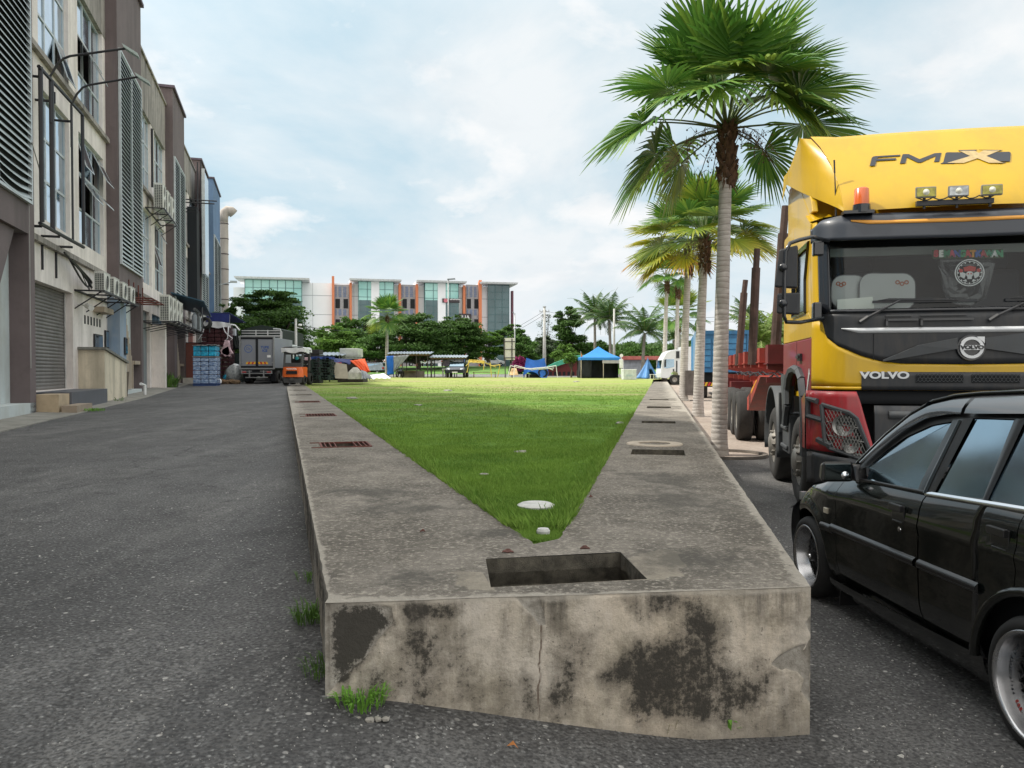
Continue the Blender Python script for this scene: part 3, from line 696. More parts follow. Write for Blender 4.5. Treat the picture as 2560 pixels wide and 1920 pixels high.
# ============================================================ SHOP ROW on the left
BR = stained('brown_render', (.150, .118, .118), (.05, .042, .04), .45, 1.0)
BRD = stained('brown_render_deep', (.085, .066, .068), (.04, .035, .033), .4, 1.0)
CRM = stained('cream_render', (.80, .735, .69), (.20, .17, .15), .42, 1.1)
PAR = stained('mouldy_parapet_render', (.34, .31, .28), (.06, .055, .05), .95, 1.6)
ALU = mat('pale_aluminium', (.50, .54, .55), .45, .3, var=.12, scale=3)
SLT = mat('louvre_slat', (.40, .45, .46), .45, .2, var=.2, scale=2)
BLK = mat('black_iron', (.012, .012, .016), .5, var=.3, scale=8)
DRK = mat('dark_interior', (.012, .014, .017), .9)
WGL = mat('reflecting_window_glass', (.42, .55, .66), .08, 1., var=.12)
CAP = mat('purple_brown_coping', (.09, .065, .085), .6, var=.2, scale=2)
GREYW = stained('grey_blue_wall', (.52, .57, .57), (.25, .2, .1), .3, 1.)
BLUEP = stained('faded_blue_paint', (.23, .31, .41), (.38, .38, .37), .6, 1.2)
TAN = stained('tan_render', (.40, .33, .25), (.12, .10, .08), .6, 1.)
ROWROT = math.pi/2-TL        # local x runs along the row (u), local y points away from the road (D)
def row(u, D, z=0.): return LW(u, D, z)
DB, DT_ = 6.2, 5.8
Z0 = .3
def rowM(): # columns: u dir, D dir, z
    return Matrix(((dL[0], nL[0], 0, 0), (dL[1], nL[1], 0, 0), (0, 0, 1, 0), (0, 0, 0, 1)))
RM = rowM()
def rbox(mb, u0, u1, d0, d1, z0, z1, mi=None): mb.box(u0, u1, d0, d1, z0, z1, mi)
def wallholes(mb, u0, u1, z0, z1, D, th, holes, mi=0):
    """wall slab with rectangular openings (u0,u1,z0,z1)"""
    us = sorted({u0, u1, *[h[0] for h in holes], *[h[1] for h in holes]}); 
    for a, b in zip(us, us[1:]):
        zc = z0
        for h in sorted([h for h in holes if h[0] <= a+1e-6 and h[1] >= b-1e-6], key=lambda h: h[2]):
            if h[2] > zc: rbox(mb, a, b, D, D+th, zc, h[2], mi)
            zc = h[3]
        if zc < z1: rbox(mb, a, b, D, D+th, zc, z1, mi)
def window(parent, u0, u1, z0, z1, D, cols, rows_, opens=(), r_=None):
    f = MB(); fr = .035
    def bar(a, b, c, d, dd=.05): rbox(f, a, b, D-.02, D+dd, c, d)
    for i in range(cols+1): u = lerp(u0+fr, u1-fr, i/cols); bar(u-fr, u+fr, z0, z1)
    zs = [lerp(z0, z1, q) for q in rows_]
    for z in [z0+fr]+zs+[z1-fr]:
        for i in range(cols): a, b = lerp(u0+fr, u1-fr, i/cols)+fr, lerp(u0+fr, u1-fr, (i+1)/cols)-fr; rbox(f, a, b, D-.016, D+.046, z-fr, z+fr)
    g = MB(); zz_ = [z0]+zs+[z1]
    for i in range(cols):
        for k in range(len(zz_)-1):
            a, b = lerp(u0+fr, u1-fr, i/cols)+fr, lerp(u0+fr, u1-fr, (i+1)/cols)-fr; c, d = zz_[k]+fr, zz_[k+1]-fr
            if (i, k) in opens:    # top-hung sash standing open
                t = opens[(i, k)]; h = d-c; y1, zb = D-.02-h*math.sin(t), d-h*math.cos(t)
                for (p, q) in (((a, a+.05), None), ((b-.05, b), None)):
                    f.hexa([(p[0], y1, zb), (p[1], y1, zb), (p[1], y1+.03, zb+.01), (p[0], y1+.03, zb+.01), (p[0], D-.03, d), (p[1], D-.03, d), (p[1], D, d), (p[0], D, d)])
                f.hexa([(a+.05, y1, zb), (b-.05, y1, zb), (b-.05, y1+.03, zb+.01), (a+.05, y1+.03, zb+.01), (a+.05, y1+.02, zb+.05), (b-.05, y1+.02, zb+.05), (b-.05, y1+.05, zb+.06), (a+.05, y1+.05, zb+.06)])
                g.add([(a+.05, y1+.02, zb+.05), (b-.05, y1+.02, zb+.05), (b-.05, D-.02, d), (a+.05, D-.02, d)], [(0, 1, 2, 3)])
            else:
                e = .006*rnd.uniform(-1, 1); g.add([(a, D+.01, c), (b, D+.01+e, c), (b, D+.01+e+.003, d), (a, D+.01-.003, d)], [(0, 1, 2, 3)])
    o = f.build('window', ALU, parent); g.build('pane', WGL, o); return o
def louvre(parent, u0, u1, z0, z1, D, sag=False):
    f = MB(); fr = .07
    for a, b in ((u0, u0+fr), (u1-fr, u1), ((u0+u1)/2-.03, (u0+u1)/2+.03)): rbox(f, a, b, D-.10, D-.012, z0, z1)
    rbox(f, u0+fr, u1-fr, D-.095, D-.016, z0, z0+fr); rbox(f, u0+fr, u1-fr, D-.095, D-.016, z1-fr, z1)
    o = f.build('louvre_panel', ALU, parent)
    s_ = MB(); n = int((z1-z0-.14)/.165)
    for i in range(n):
        z = z0+fr+.05+i*.165
        for (a, b) in ((u0+fr, (u0+u1)/2-.03), ((u0+u1)/2+.03, u1-fr)):
            if sag and i < 4:
                if i in (1, 2) and a < (u0+u1)/2: continue
                k = 8; dz = [(-.10*math.sin(j/k*3.1)*(4-i)/4*rnd.uniform(.9, 1.1)) for j in range(k+1)]
                for j in range(k):
                    p, q = lerp(a, b, j/k), lerp(a, b, (j+1)/k)
                    s_.hexa([(p, D-.10, z+dz[j]), (q, D-.10, z+dz[j+1]), (q, D-.02, z+.10+dz[j+1]), (p, D-.02, z+.10+dz[j]), (p, D-.10, z+.02+dz[j]), (q, D-.10, z+.02+dz[j+1]), (q, D-.02, z+.12+dz[j+1]), (p, D-.02, z+.12+dz[j])])
            else:
                s_.hexa([(a, D-.10, z), (b, D-.10, z), (b, D-.02, z+.11), (a, D-.02, z+.11), (a, D-.10, z+.03), (b, D-.10, z+.03), (b, D-.02, z+.14), (a, D-.02, z+.14)])
    s_.build('slats', SLT, o)
    bk = MB(); rbox(bk, u0+.02, u1-.02, D-.012, D-.004, z0+.02, z1-.02); bk.build('backing', DRK, o)
    return o
def shutter(parent, u0, u1, z0, z1, D):
    n = int((z1-z0)/.1)
    def fn(a, b): k = b*n; return (lerp(u0, u1, a), D-.02*abs(math.sin(k*math.pi)), lerp(z0, z1, b))
    mb = MB(); mb.grid(fn, 1, n*5); o = mb.build('roller_shutter', mat('grey_shutter', (.15, .14, .13), .55, .2, var=.25, scale=1.5, dirt=.4), parent)
    g = MB(); 
    for a in (u0+.55, u1-.03): rbox(g, a, a+.05, D-.05, D-.022, z0, z1)
    g.build('guide_rail', mat('rail_white', (.5, .5, .48), .5), o)
    return o
UN = {}
def unit(k, ub, label, tw0, tw1, variant=0, top=17.1, cmat=None, tmat=None, upper=True, nextu=None):
    """bay from ub to tw0 (openings), tower from tw0 to tw1"""
    cmat = cmat or CRM; tmat = tmat or BR; b0 = ub
    t = empty('shophouse', (0, 0, 0), 0, label, 'building', 'shophouses in the left row')
    t.matrix_world = RM
    A = (b0+1.95, b0+4.95); B = (b0+6.05, b0+9.5)
    if variant == 2: A = (b0+1.9, b0+4.6); B = (b0+5.7, b0+9.0)
    wz = ((5.6, 9.1), (9.95, 13.6)); hs = [(a, b, c, d) for (a, b) in (A, B) for (c, d) in wz]
    gh = []
    if variant == 0: gh = [(b0+.05, b0+5.15, .95, 3.87)]
    else: gh = [(b0+.3, b0+4.2, .55, 4.3), (b0+4.9, b0+8.9, .55, 4.3)]
    w_ = MB(); wallholes(w_, b0, tw0+.3, Z0-.4, 4.95, DB, .3, gh)
    wallholes(w_, b0, tw0+.3, 4.95, 13.6, DB, .3, hs)
    w_.build('wall', cmat, t)
    p = MB(); rbox(p, b0, tw0+.3, DB-.02, DB+.28, 13.6, 16.1); p.build('parapet', PAR, t)
    c = MB(); rbox(c, b0, tw0+.3, DB-.10, DB+.36, 16.1, 16.22); c.build('parapet_coping', PAR, t)
    for z_ in (9.82, 4.86): c = MB(); rbox(c, b0, tw0, DB-.14, DB-.003, z_, z_+.15); c.build('ledge', PAR, t)
    bk = MB(); rbox(bk, b0, tw1, DB+.9, DB+9, Z0-.3, 15.9)
    rbox(bk, tw0, tw0+.3, DB+.31, DB+.9, Z0, 15.9); bk.build('rear_block', mat('rear_grey', (.05, .05, .05), .9), t)
    for (a, b) in (A, B):
        for i, (c0, d0) in enumerate(wz):
            op = {}
            if (k, i, a == B[0]) in OPEN: op = OPEN[(k, i, a == B[0])]
            window(t, a, b, c0, d0, DB+.13, 3, (.33, .66), op)
    # tower
    tb = MB(); u0, u1 = tw0, tw1
    if variant == 9: rbox(tb, u0, u1, DT_, DB+.9, Z0-.4, top)
    else:
        rbox(tb, u0, u1, DT_, DB+.9, 4.75, top)
        rbox(tb, u0, u0+1.15, DT_, DB+.9, Z0-.4, 4.75); rbox(tb, u1-.45, u1, DT_, DB+.5, Z0-.4, 4.75)
    tb.build('tower', tmat, t, bev=.0)
    cp = MB(); rbox(cp, u0-.10, u1+.10, DT_-.12, DB+1., top, top+.14); cp.build('coping', CAP, t)
    louvre(t, u0+.12, u1-.42, 5.45, 13.4, DT_, sag=(k == 1))
    if variant != 9:
        r_ = MB(); rbox(r_, u0+1.15, u1-.45, DB+.02, DB+.8, Z0, 4.75); rbox(r_, u0+1.15, u1, DT_, DB+.6, Z0-.3, Z0+.42); r_.build('recess_wall', GREYW, t)
        sl = MB()
        if k > 1:
            for q in range(11): rbox(sl, u0+1.2+.17*q, u0+1.37+.17*q, DT_+.12, DT_+.3, Z0+.45, 4.5-.24*q)
            rbox(sl, u0+3.3, u1-.46, DT_+.05, DB, 1.75, 1.9); rbox(sl, u0+3.1, u0+3.25, DT_+.1, DB, Z0+.45, 1.9)
        else: sl.prism([(u0+1.2, DT_+.1, 4.74), (u1-1.1, DT_+.1, 4.74), (u1-2.2, DT_+.1, 3.2), (u0+1.2, DT_+.1, 2.2)], (0, .12, 0))
        sl.build('stair', TAN if k > 1 else BR, t)
    if variant == 0: shutter(t, gh[0][0]+.02, gh[0][1]-.02, .95, 3.87, DB+.24)
    else:
        for q, (a, b, c0, d0) in enumerate(gh):
            m = GATE[(k+q) % 3]; d_ = MB(); n = 6
            for i in range(n): rbox(d_, lerp(a, b, i/n)+.02, lerp(a, b, (i+1)/n)-.02, DB+.1+.03*(i % 2), DB+.16+.03*(i % 2), c0, d0)
            d_.build('folding_door', m, t)
    # back of the row: plain side so the building is a solid from any viewpoint
    return t
GATE = [stained('grey_gate', (.22, .25, .26), (.10, .09, .08), .5, 2.), stained('blue_graffiti_gate', (.14, .24, .33), (.05, .06, .07), .8, 1.2), stained('red_gate', (.26, .09, .07), (.1, .06, .05), .4, 1.)]
OPEN = {(2, 1, False): {(2, 0): .3}, (2, 1, True): {(0, 1): .55, (1, 1): .5}, (2, 0, True): {(0, 1): .6, (1, 1): .7, (2, 2): .45, (0, 2): .3}, (3, 1, True): {(1, 0): .6, (2, 0): .6}, (3, 0, True): {(0, 2): .5, (0, 1): .3}, (1, 1, True): {(2, 2): .4}}
T1 = (16.1, 21.15)
unit(0, -8.7, 'shop building beside the viewer, mostly outside the left edge', 1.2, 6.2, variant=0)
unit(1, 6.2, 'nearest shop building with bent louvre slats at the left edge', 16.1, 21.15, variant=0)
unit(2, 21.15, 'shop building with grey roller shutter and black pipe frame', 31.1, 36.1, variant=0)
unit(3, 36.1, 'shop building with grey folding doors and air conditioners below its windows', 45.9, 51.0, variant=1, top=17.1)
unit(4, 51.0, 'shop building with light blue banner board hanging in front', 60.6, 66.1, variant=1, top=17.0)
unit(5, 66.1, 'farthest shop building with blue painted corner tower', 71.2, 78.6, variant=9, top=18.2, tmat=stained('blue_corner', (.13, .22, .36), (.08, .12, .2), .4, 1.))
# pavement at the foot of the row
pvz = lambda u: .36+.0085*max(0, u-12)
def kerbD(u): return 4.95-.012*max(0, u-15)
pv = MB(); us = [-20+i*1.5 for i in range(74)]
for u in us:
    z = pvz(u); kd = kerbD(u)+.05*noise1(u, .8)
    pv.v += [tuple(LW(u, kd, z-.2)), tuple(LW(u, kd, z)), tuple(LW(u, kd+.16, z+.004)), tuple(LW(u, DB+.1, z+.06))]
for i in range(len(us)-1):
    for k in range(3): a = i*4+k; pv.f.append((a, a+4, a+5, a+1)); pv.m.append(0)
tag(pv.build('kerb', stained('old_kerb_concrete', (.26, .25, .22), (.09, .085, .07), .7, 1.5)), kind='structure')

def rt(name, label, cat, group=None):   # a thing laid out in the row's own frame
    t = empty(name, (0, 0, 0), 0, label, cat, group); t.matrix_world = RM; return t
def simple(mb, name, m, label, cat, group=None, bev=0., smooth=False):
    mb.v = [tuple(RM @ Vector(p)) for p in mb.v]
    return tag(mb.build(name, m, None, smooth, bev), label, cat, group)
# steps and lean-to in front of unit 2
s_ = MB(); rbox(s_, 22.3, 26.5, 5.3, DB-.002, .35, .93); simple(s_, 'step', mat('slate_tile', (.09, .095, .11), .5, var=.2), 'dark tiled step below the roller shutter', 'step')
s_ = MB(); rbox(s_, 21.3, 22.28, 5.35, DB-.3, .3, .9, 0); rbox(s_, 21.3, 22.9, 4.95, 5.29, .3, .62, 1); simple(s_, 'step_block', [mat('tan_tile', (.42, .33, .22), .7, var=.2), mat('brown_tile', (.30, .24, .18), .7)], 'beige and brown tiled step blocks beside the near brown pillar', 'step')
l_ = MB(); l_.hexa([(26.9, 5.45, .3), (30.4, 5.45, .3), (30.4, DB-.003, .3), (26.9, DB-.003, .3), (26.9, 5.45, 2.15), (30.4, 5.45, 1.75), (30.4, DB-.003, 1.75), (26.9, DB-.003, 2.15)])
l_.hexa([(26.8, 5.38, 2.16), (30.5, 5.38, 1.75), (30.5, DB-.003, 1.75), (26.8, DB-.003, 2.16), (26.8, 5.38, 2.24), (30.5, 5.38, 1.83), (30.5, DB-.003, 1.83), (26.8, DB-.003, 2.24)], 1)
simple(l_, 'brick_shed', [stained('low_shed_render', (.68, .60, .46), (.12, .11, .08), .6, 1.), mat('shed_roof_cement', (.17, .17, .15), .9, var=.4, scale=5)], 'small cream lean-to with sloping cement roof against the shop wall', 'lean-to')
b_ = MB(); b_.prism([(30.5, 5.5, .35), (30.75, 5.5, .35), (31.2, 5.5, 1.45), (30.6, 5.5, 1.4)], (0, .06, 0)); simple(b_, 'wooden_board', mat('rotten_wood', (.10, .075, .05), .9, var=.4, scale=6), 'dark broken board leaning beside the cream lean-to', 'board')
bp = MB(); rbox(bp, 31.08, 32.27, DT_-.02, DB-.0, Z0-.2, 4.4); o = simple(bp, 'painted_pier', BLUEP, 'faded light blue painted pier between lean-to and stair', 'pier')
vt = rt('vent_window', 'row of six small vent slots in the cream wall', 'vent'); m_ = MB()
for i in range(6): rbox(m_, 27.7+i*.42, 27.86+i*.42, DB-.012, DB+.01, 3.02, 3.30)
m_.build('slots', DRK, vt)
for i, (u, wd, z0, z1, lab) in enumerate([(28.9, 1.15, 2.05, 2.75, 'wide dark toilet window left of its twin in the cream wall'), (30.55, .5, 2.3, 2.95, 'narrow dark window at the right end of the cream wall'), (31.75, .4, 2.1, 2.75, 'dark small window on the blue pier')]):
    t = rt('small_window', lab, 'window', 'small windows of the shutter shop'); D_ = DB if i < 2 else DT_-.02
    m_ = MB(); rbox(m_, u, u+wd, D_-.06, D_-.003, z0, z1); m_.build('frame', BLK, t); m_ = MB(); rbox(m_, u+.05, u+wd-.05, D_-.075, D_-.062, z0+.05, z1-.05); m_.build('pane', WGL, t)
# condensers
ACW = mat('aged_white_metal', (.62, .62, .58), .5, var=.12, scale=3, dirt=.3); ACG = mat('condenser_fins', (.10, .11, .10), .6)
def ac_unit(w_, h_, d_, fans=1):
    t = empty('air_conditioner', (0, 0, 0), 0, 'x', 'air conditioner'); b = MB(); b.box(0, w_, 0, d_, 0, h_); b.box(-.01, w_+.01, -.01, d_+.01, h_, h_+.025); b.build('casing', ACW, t, bev=.012)
    g = MB()
    for k in range(fans):
        r_ = min(w_*.36, h_/fans*.42); c = (w_*.42, -.004, h_*(k+.5)/fans)
        g.lathe([(r_*1.0, .0), (r_*1.0, -.02), (r_*.93, -.02), (r_*.93, 0)], c, 'y', 20, 1); g.lathe([(.001, -.003), (r_*.93, -.003)], c, 'y', 20, 0)
        for q in range(4): g.lathe([(r_*(.2+.18*q), -.012), (r_*(.22+.18*q), -.012)], c, 'y', 20, 1)
    g.build('fan_grille', [DRK, ACW], t)
    e = MB(); nx, nz = (4, 9) if h_ < .9 else (4, 14)
    for i in range(nx):
        for j in range(nz): e.box(-.006, -.002, d_*(.08+.86*i/nx), d_*(.08+.86*(i+.8)/nx), h_*(.05+.9*j/nz), h_*(.05+.9*(j+.78)/nz))
    e.build('side_grille', ACG, t); return t
def place_row(src, u, D, z, label, group, first=[]):
    loc = LW(u, D, z)
    if src not in first: first.append(src); src.location = loc; src.rotation_euler = (0, 0, math.atan2(dL[1], dL[0])); src['label'] = label; src['group'] = group; return src
    return dup(src, loc, math.atan2(dL[1], dL[0]), label, group)
small = ac_unit(.82, .58, .30); big = ac_unit(.95, 1.2, .42, 2)
ordn = ['nearest', 'second', 'third', 'fourth', 'fifth', 'sixth']
for i in range(4): place_row(small, 26.75+i*1.45, 5.40-.0*i, 4.02, f'{ordn[i]} of the four white condensers over the lean-to', 'condensers over the lean-to')
for i in range(4): place_row(big, 38.3+i*1.35, 5.05, 3.78, f'{ordn[i]} tall condenser on the black rack above the folding doors', 'condensers on the black rack')
for i in range(3): place_row(big, 39.6+i*1.5, 5.45, 9.2, f'{ordn[i]} condenser hanging high below the upper open windows', 'condensers on the upper wall')
for i in range(2): place_row(big, 54.4+i*1.6, 5.2, 4.6, f'{ordn[i]} condenser beside the blue awning over the red gate', 'condensers by the blue awning')
for i in range(2): place_row(small, 53.2+i*2.2, 5.1, 3.3, f'{ordn[i]} small low condenser over the red gate', 'low condensers over the red gate')
def rack(u0, u1, D0, D1, z, label, brace=.6):
    t = rt('bracket', label, 'bracket', 'black condenser brackets'); m_ = MB()
    for D in (D0, D1-.05): rbox(m_, u0, u1, D, D+.05, z-.06, z-.004)
    n = max(2, int((u1-u0)/1.2))
    for i in range(n+1):
        u = lerp(u0, u1-.05, i/n); rbox(m_, u, u+.05, D0+.05, D1-.05, z-.055, z-.008); m_.tube([(u+.02, D0+.1, z-.05), (u+.02, D1, z-brace)], .02, 5)
    m_.build('steel_frame', BLK, t); return t
rack(26.5, 32.4, 5.35, DB, 4.02, 'black bracket under the four condensers over the lean-to')
rack(37.9, 49.5, 4.6, DB, 3.78, 'long black rack over the folding doors carrying tall condensers', .4)
rack(39.3, 44, 5.35, DB, 9.2, 'black bracket under the high condensers')
rack(52.5, 58, 5.0, DB, 3.3, 'black bracket over the red gate')
# empty rusty rack between blue pier and tower
t = rt('rusty_rack', 'rusty empty rack sticking out over the stair recess', 'rack'); m_ = MB()
for D in (4.9, 5.7): m_.tube([(32.4, D, 4.3), (35.5, D, 4.3)], .03, 5)
for i in range(4): u = 32.4+i*1.0; m_.tube([(u, 4.9, 4.3), (u, 5.78, 4.3)], .03, 5); m_.tube([(u, 5.7, 4.3), (u, 5.7, 5.0)], .025, 5)
m_.build('steel_frame', rust, t)
# black pipe frame with two swan-neck lamps
t = rt('pipe_frame', 'black rectangular pipe frame fixed before the shutter shop windows', 'frame'); m_ = MB(); D_ = 5.75
def ff_(x, y): u, z = fac(x, y, D_); return (u, D_, z)
for (x0, y0, x1, y1, r_) in ((101, 167, 103, 553, .055), (128, 200, 131, 573, .06), (179, 268, 182, 602, .03), (206, 288, 208, 610, .05)): 
    a = ff_(x0, y0); b = ff_(x1, y1); m_.tube([(a[0], D_, a[2]), (a[0], D_, b[2])], r_, 6)
m_.tube([ff_(97, 166), ff_(205, 285)], .05, 6); m_.tube([ff_(100, 558), ff_(209, 618)], .05, 6)
for (x, y) in ((101, 167), (136, 230), (179, 282)):
    a = ff_(x, y); m_.tube([(a[0], D_, a[2]-.25), (a[0], DB, a[2]-.25)], .035, 5); m_.tube([(a[0], D_, a[2]), (a[0], D_, a[2]-.3)], .03, 5)
for (x, y) in ((105, 566), (150, 592), (182, 618)):
    a = ff_(x, y); m_.tube([(a[0], D_, a[2]), (a[0], DB, a[2])], .035, 5); m_.tube([(a[0], DB-.03, a[2]-.9), (a[0], DB-.03, a[2])], .03, 5)
m_.build('pipes', BLK, t)
for i, (x0, y0, xe, ye, lab) in enumerate([(126, 190, 322, 120, 'upper swan-neck lamp arm reaching over the shop road'), (178, 262, 352, 191, 'lower swan-neck lamp arm reaching over the shop road')]):
    a = ff_(x0, y0); Yd = LW(a[0], 4.4).y; e = at(xe, ye, Yd); De = e.x*nL[0]+e.y*nL[1]; ue = e.x*dL[0]+e.y*dL[1]
    t = rt('wall_lamp', lab, 'lamp', 'swan-neck wall lamps'); m_ = MB(); pts = []
    zt = e.z
    for k in range(13):
        q = k/12; pts.append((lerp(a[0], ue, q), lerp(D_, De, q), a[2]+(zt-a[2])*(.5*(1-(1-min(1, q/.25))**2.2)+.5*q)))
    m_.tube([(a[0], D_, a[2]-1.2)]+pts, .03, 6); m_.build('arm', BLK, t)
    h_ = MB(); h_.hexa([(ue-.12, De-.25, zt-.24), (ue+.12, De-.25, zt-.24), (ue+.12, De+.1, zt-.03), (ue-.12, De+.1, zt-.03), (ue-.10, De-.22, zt-.14), (ue+.10, De-.22, zt-.14), (ue+.10, De+.15, zt+.07), (ue-.10, De+.15, zt+.07)]); h_.build('lamp_head', mat('pale_green_plastic', (.28, .34, .31), .5), t)
# hanging cables on the wall
t = rt('cable', 'tangled black hoses and cables left of the four condensers', 'cable'); m_ = MB()
for k in range(6):
    u0_, u1_ = 24.4+.4*k, 27.2+rnd.uniform(-.4, .4); z0_, z1_ = 4.85-.05*k, 4.35+rnd.uniform(-.2, .1); sg = rnd.uniform(.1, .5)
    m_.tube([(lerp(u0_, u1_, q/8), 5.95-.15*math.sin(q/8*3.1), lerp(z0_, z1_, q/8)-sg*math.sin(q/8*3.14)) for q in range(9)], .03 if k < 4 else .012, 6)
m_.build('hoses', BLK, t)
t = rt('cable', 'thin white wires hanging from the corner of the louvre panel', 'cable'); m_ = MB()
for k in range(5):
    u0_ = 21.2+.08*k; z_ = 10.2-k*.9
    m_.tube([(u0_+.05*math.sin(q*1.7+k), DB-.03, z_-q*.55) for q in range(9)], .009, 4)
m_.tube([(20.6, DT_-.12, 6.9), (22.8, DT_+.2, 6.3)], .014, 4); m_.tube([(20.6, DT_-.05, 5.4-q*.35+.0) for q in range(12)], .009, 4)
m_.build('wires', mat('wire_grey', (.35, .34, .32), .6), t)
# black hose down the wall above the high condensers
t = rt('hose', 'black insulated hose above the high condensers', 'hose'); m_ = MB(); m_.tube([(41.15, DB-.06, 13.4-q*.32+.02*math.sin(q)) for q in range(10)], .055, 6); m_.build('pipe', BLK, t)
# white drain pipe, cctv camera, vents
t = rt('drain_pipe', 'short white plastic pipe standing beside the stair recess', 'pipe'); m_ = MB(); m_.tube([(32.6, 5.2, .35), (32.6, 5.2, .92), (32.3, 5.3, .98)], .055, 8); m_.build('pipe', mat('white_pvc', (.7, .7, .68), .4), t)
t = rt('wall_camera', 'small white camera on the cream wall under the condensers', 'camera'); m_ = MB(); m_.tube([(26.95, 5.95, 3.55), (26.6, 5.75, 3.45)], .09, 8); m_.tube([(26.9, 5.95, 3.55), (26.9, DB, 3.6)], .03, 5); m_.build('body', ACW, t)
t = rt('door_canopy', 'grey cement hood on the cream wall below the condensers', 'hood'); m_ = MB(); rbox(m_, 28.9, 30.4, 5.85, DB-.003, 3.5, 3.68); m_.build('slab', TAN, t)
# dark hanging rods before unit 4, banner board and blue awning
t = rt('scaffold_bracket', 'thin black rods sticking out below the mouldy parapet of the third bay', 'bracket'); m_ = MB()
for (u, z) in ((52.5, 12.2), (54.5, 12.8)):
    m_ = MB(); m_.tube([(u, 5.2, z+2.6), (u, 5.2, z-.6), (u, DB, z-.6)], .04, 5); m_.tube([(u, 4.2, z), (u, DB, z)], .04, 5); m_.build('rod', BLK, t)
t = rt('banner_board', 'tall light blue reflecting board hanging before the fourth tower', 'board'); m_ = MB(); rbox(m_, 57.8, 61.0, 5.3, 5.4, 8.4, 15.6); m_.build('panel', mat('blue_acrylic', (.22, .34, .46), .12, .2, var=.4, scale=.5), t); m_ = MB(); rbox(m_, 57.7, 57.79, 5.25, 5.45, 8.3, 15.7); m_.build('frame', ALU, t)
t = rt('dark_panel', 'plain black recess panel under the hanging rods', 'panel'); m_ = MB(); rbox(m_, 55.8, 57.6, 5.6, DB-.004, 5.6, 12.6); m_.build('panel', DRK, t)  # one even near-black colour over the whole box
# blue sheet roof over pipes and gas bottles
t = rt('awning', 'dark blue sheet awning over gas bottles and pipes on the black rack', 'awning'); m_ = MB()
m_.prism([(45.3, 5.9, 5.75), (49.8, 5.9, 5.2), (49.8, 4.2, 4.75), (45.3, 4.2, 5.3)], (0, 0, .05)); m_.build('roof', mat('teal_sheet', (.03, .09, .14), .5, .2, var=.3), t)
m_ = MB()
for u in (45.4, 49.6): m_.tube([(u, 4.3, 3.8), (u, 4.3, 5.0)], .03, 5); 
m_.tube([(45.5, 4.7, 4.9), (48.5, 4.7, 4.8)], .09, 8); m_.tube([(46, 4.6, 3.8), (46, 4.6, 4.7)], .1, 8); m_.build('pipes', mat('dark_pipe', (.06, .065, .07), .5), t)
for i in range(4):
    g = MB(); g.lathe([(.001, 0), (.13, 0), (.14, .05), (.14, .72), (.10, .84), (.04, .88), (.04, .98), (.001, .98)], (0, 0, 0), n=14)
    o = g.build('gas_bottle', mat(['grey_bottle', 'pale_bottle'][i % 2], [(.20, .22, .24), (.36, .40, .42)][i % 2], .4), smooth=True); o.location = LW(45.8+i*.75, 4.75, 3.79); tag(o, f'{ordn[i]} grey gas bottle standing under the dark blue awning', 'gas bottle', 'gas bottles on the rack')
for i in range(2):
    g = MB(); g.lathe([(.2, -.09), (.33, -.09), (.36, 0), (.33, .09), (.2, .09), (.2, -.09)], (0, 0, 0), 'y', 20); o = g.build('tyre', mat('old_rubber', (.02, .02, .02), .8), smooth=True); o.location = LW(48.2+.5*i, 4.4, 4.3); tag(o, ['black ring tyre', 'second black ring tyre'][i]+' hanging under the dark blue awning', 'tyre')
# big pale round duct at the far end
t = rt('duct', 'tall pale cylindrical duct with hooded outlet at the end of the row', 'duct'); m_ = MB()
du, dd_ = 80.5, 5.62; m_.lathe([(.44, 1.0)]+[(.44+(.02 if k % 2 else 0), 1.+k*1.5) for k in range(1, 11)]+[(.44, 16.2)], (du, dd_, 0), n=20)
for k in range(1, 11): m_.lathe([(.44, -.04), (.48, -.04), (.48, .04), (.44, .04)], (du, dd_, 1+k*1.5), n=20, mi=1)
pts = [(du, dd_, 16.1), (du, dd_, 16.7), (du, dd_-.12, 17.1), (du, dd_-.4, 17.35), (du, dd_-.7, 17.3), (du, dd_-.95, 17.05)]
m_.tube(pts, [.44, .45, .46, .46, .47, .48], 20); m_.build('pipe', [stained('pale_duct_metal', (.48, .43, .38), (.2, .17, .14), .4, 1.), BRD], t, smooth=True)
# street lamp sign arms on far tower
t = rt('wall_lamp', 'small pale blue lamp on the far blue tower', 'lamp'); m_ = MB(); m_.tube([(77, DT_, 9.6), (77, 4.6, 9.9)], .05, 6); rbox(m_, 76.7, 77.3, 4.2, 4.8, 9.85, 10.0); m_.build('arm', ALU, t)
# cables, weeds at the foot
p = LW(22.0, 4.75, pvz(22)); weed(tuple(p), 120, .10, .30, wg2, 'bright weed patch at the foot of the near brown pillar', 20, .008)
p = LW(42.0, 5.6, .5); weed(tuple(p), 160, 1.0, .4, wg, 'tall green bush-like weed beside the white post before the folding doors', 21, .03)
p = LW(27.6, 5.2, .42); weed(tuple(p), 30, .25, .2, wg, 'sparse dry weed before the cream lean-to', 22, .008)
t = rt('post', 'cream square post between the folding doors', 'post'); m_ = MB(); rbox(m_, 40.9, 41.4, 5.6, DB-.004, .3, 3.8); m_.build('shaft', CRM, t)
t = rt('column', 'red-brown painted panel wall beside the dark door', 'wall'); m_ = MB(); rbox(m_, 51.2, 54.0, 5.2, DB-.02, .3, 3.2); m_.build('panel', GATE[2], t)
for i, (u, w_) in enumerate(((49.4, .9), (51.6, 1.4), (54.2, 1.3))):
    m_ = MB(); rbox(m_, u, u+w_, 5.0-.1*i, DT_-.004 if u < 51 else 5.19, .3, 1.05-.1*i); simple(m_, 'step', mat('pale_step', (.42, .40, .36), .85, var=.2), ['grey step block beside the brown pillar end', 'pale step block before the red-brown panel', 'pale step block left of the bottle pallet'][i], 'step')

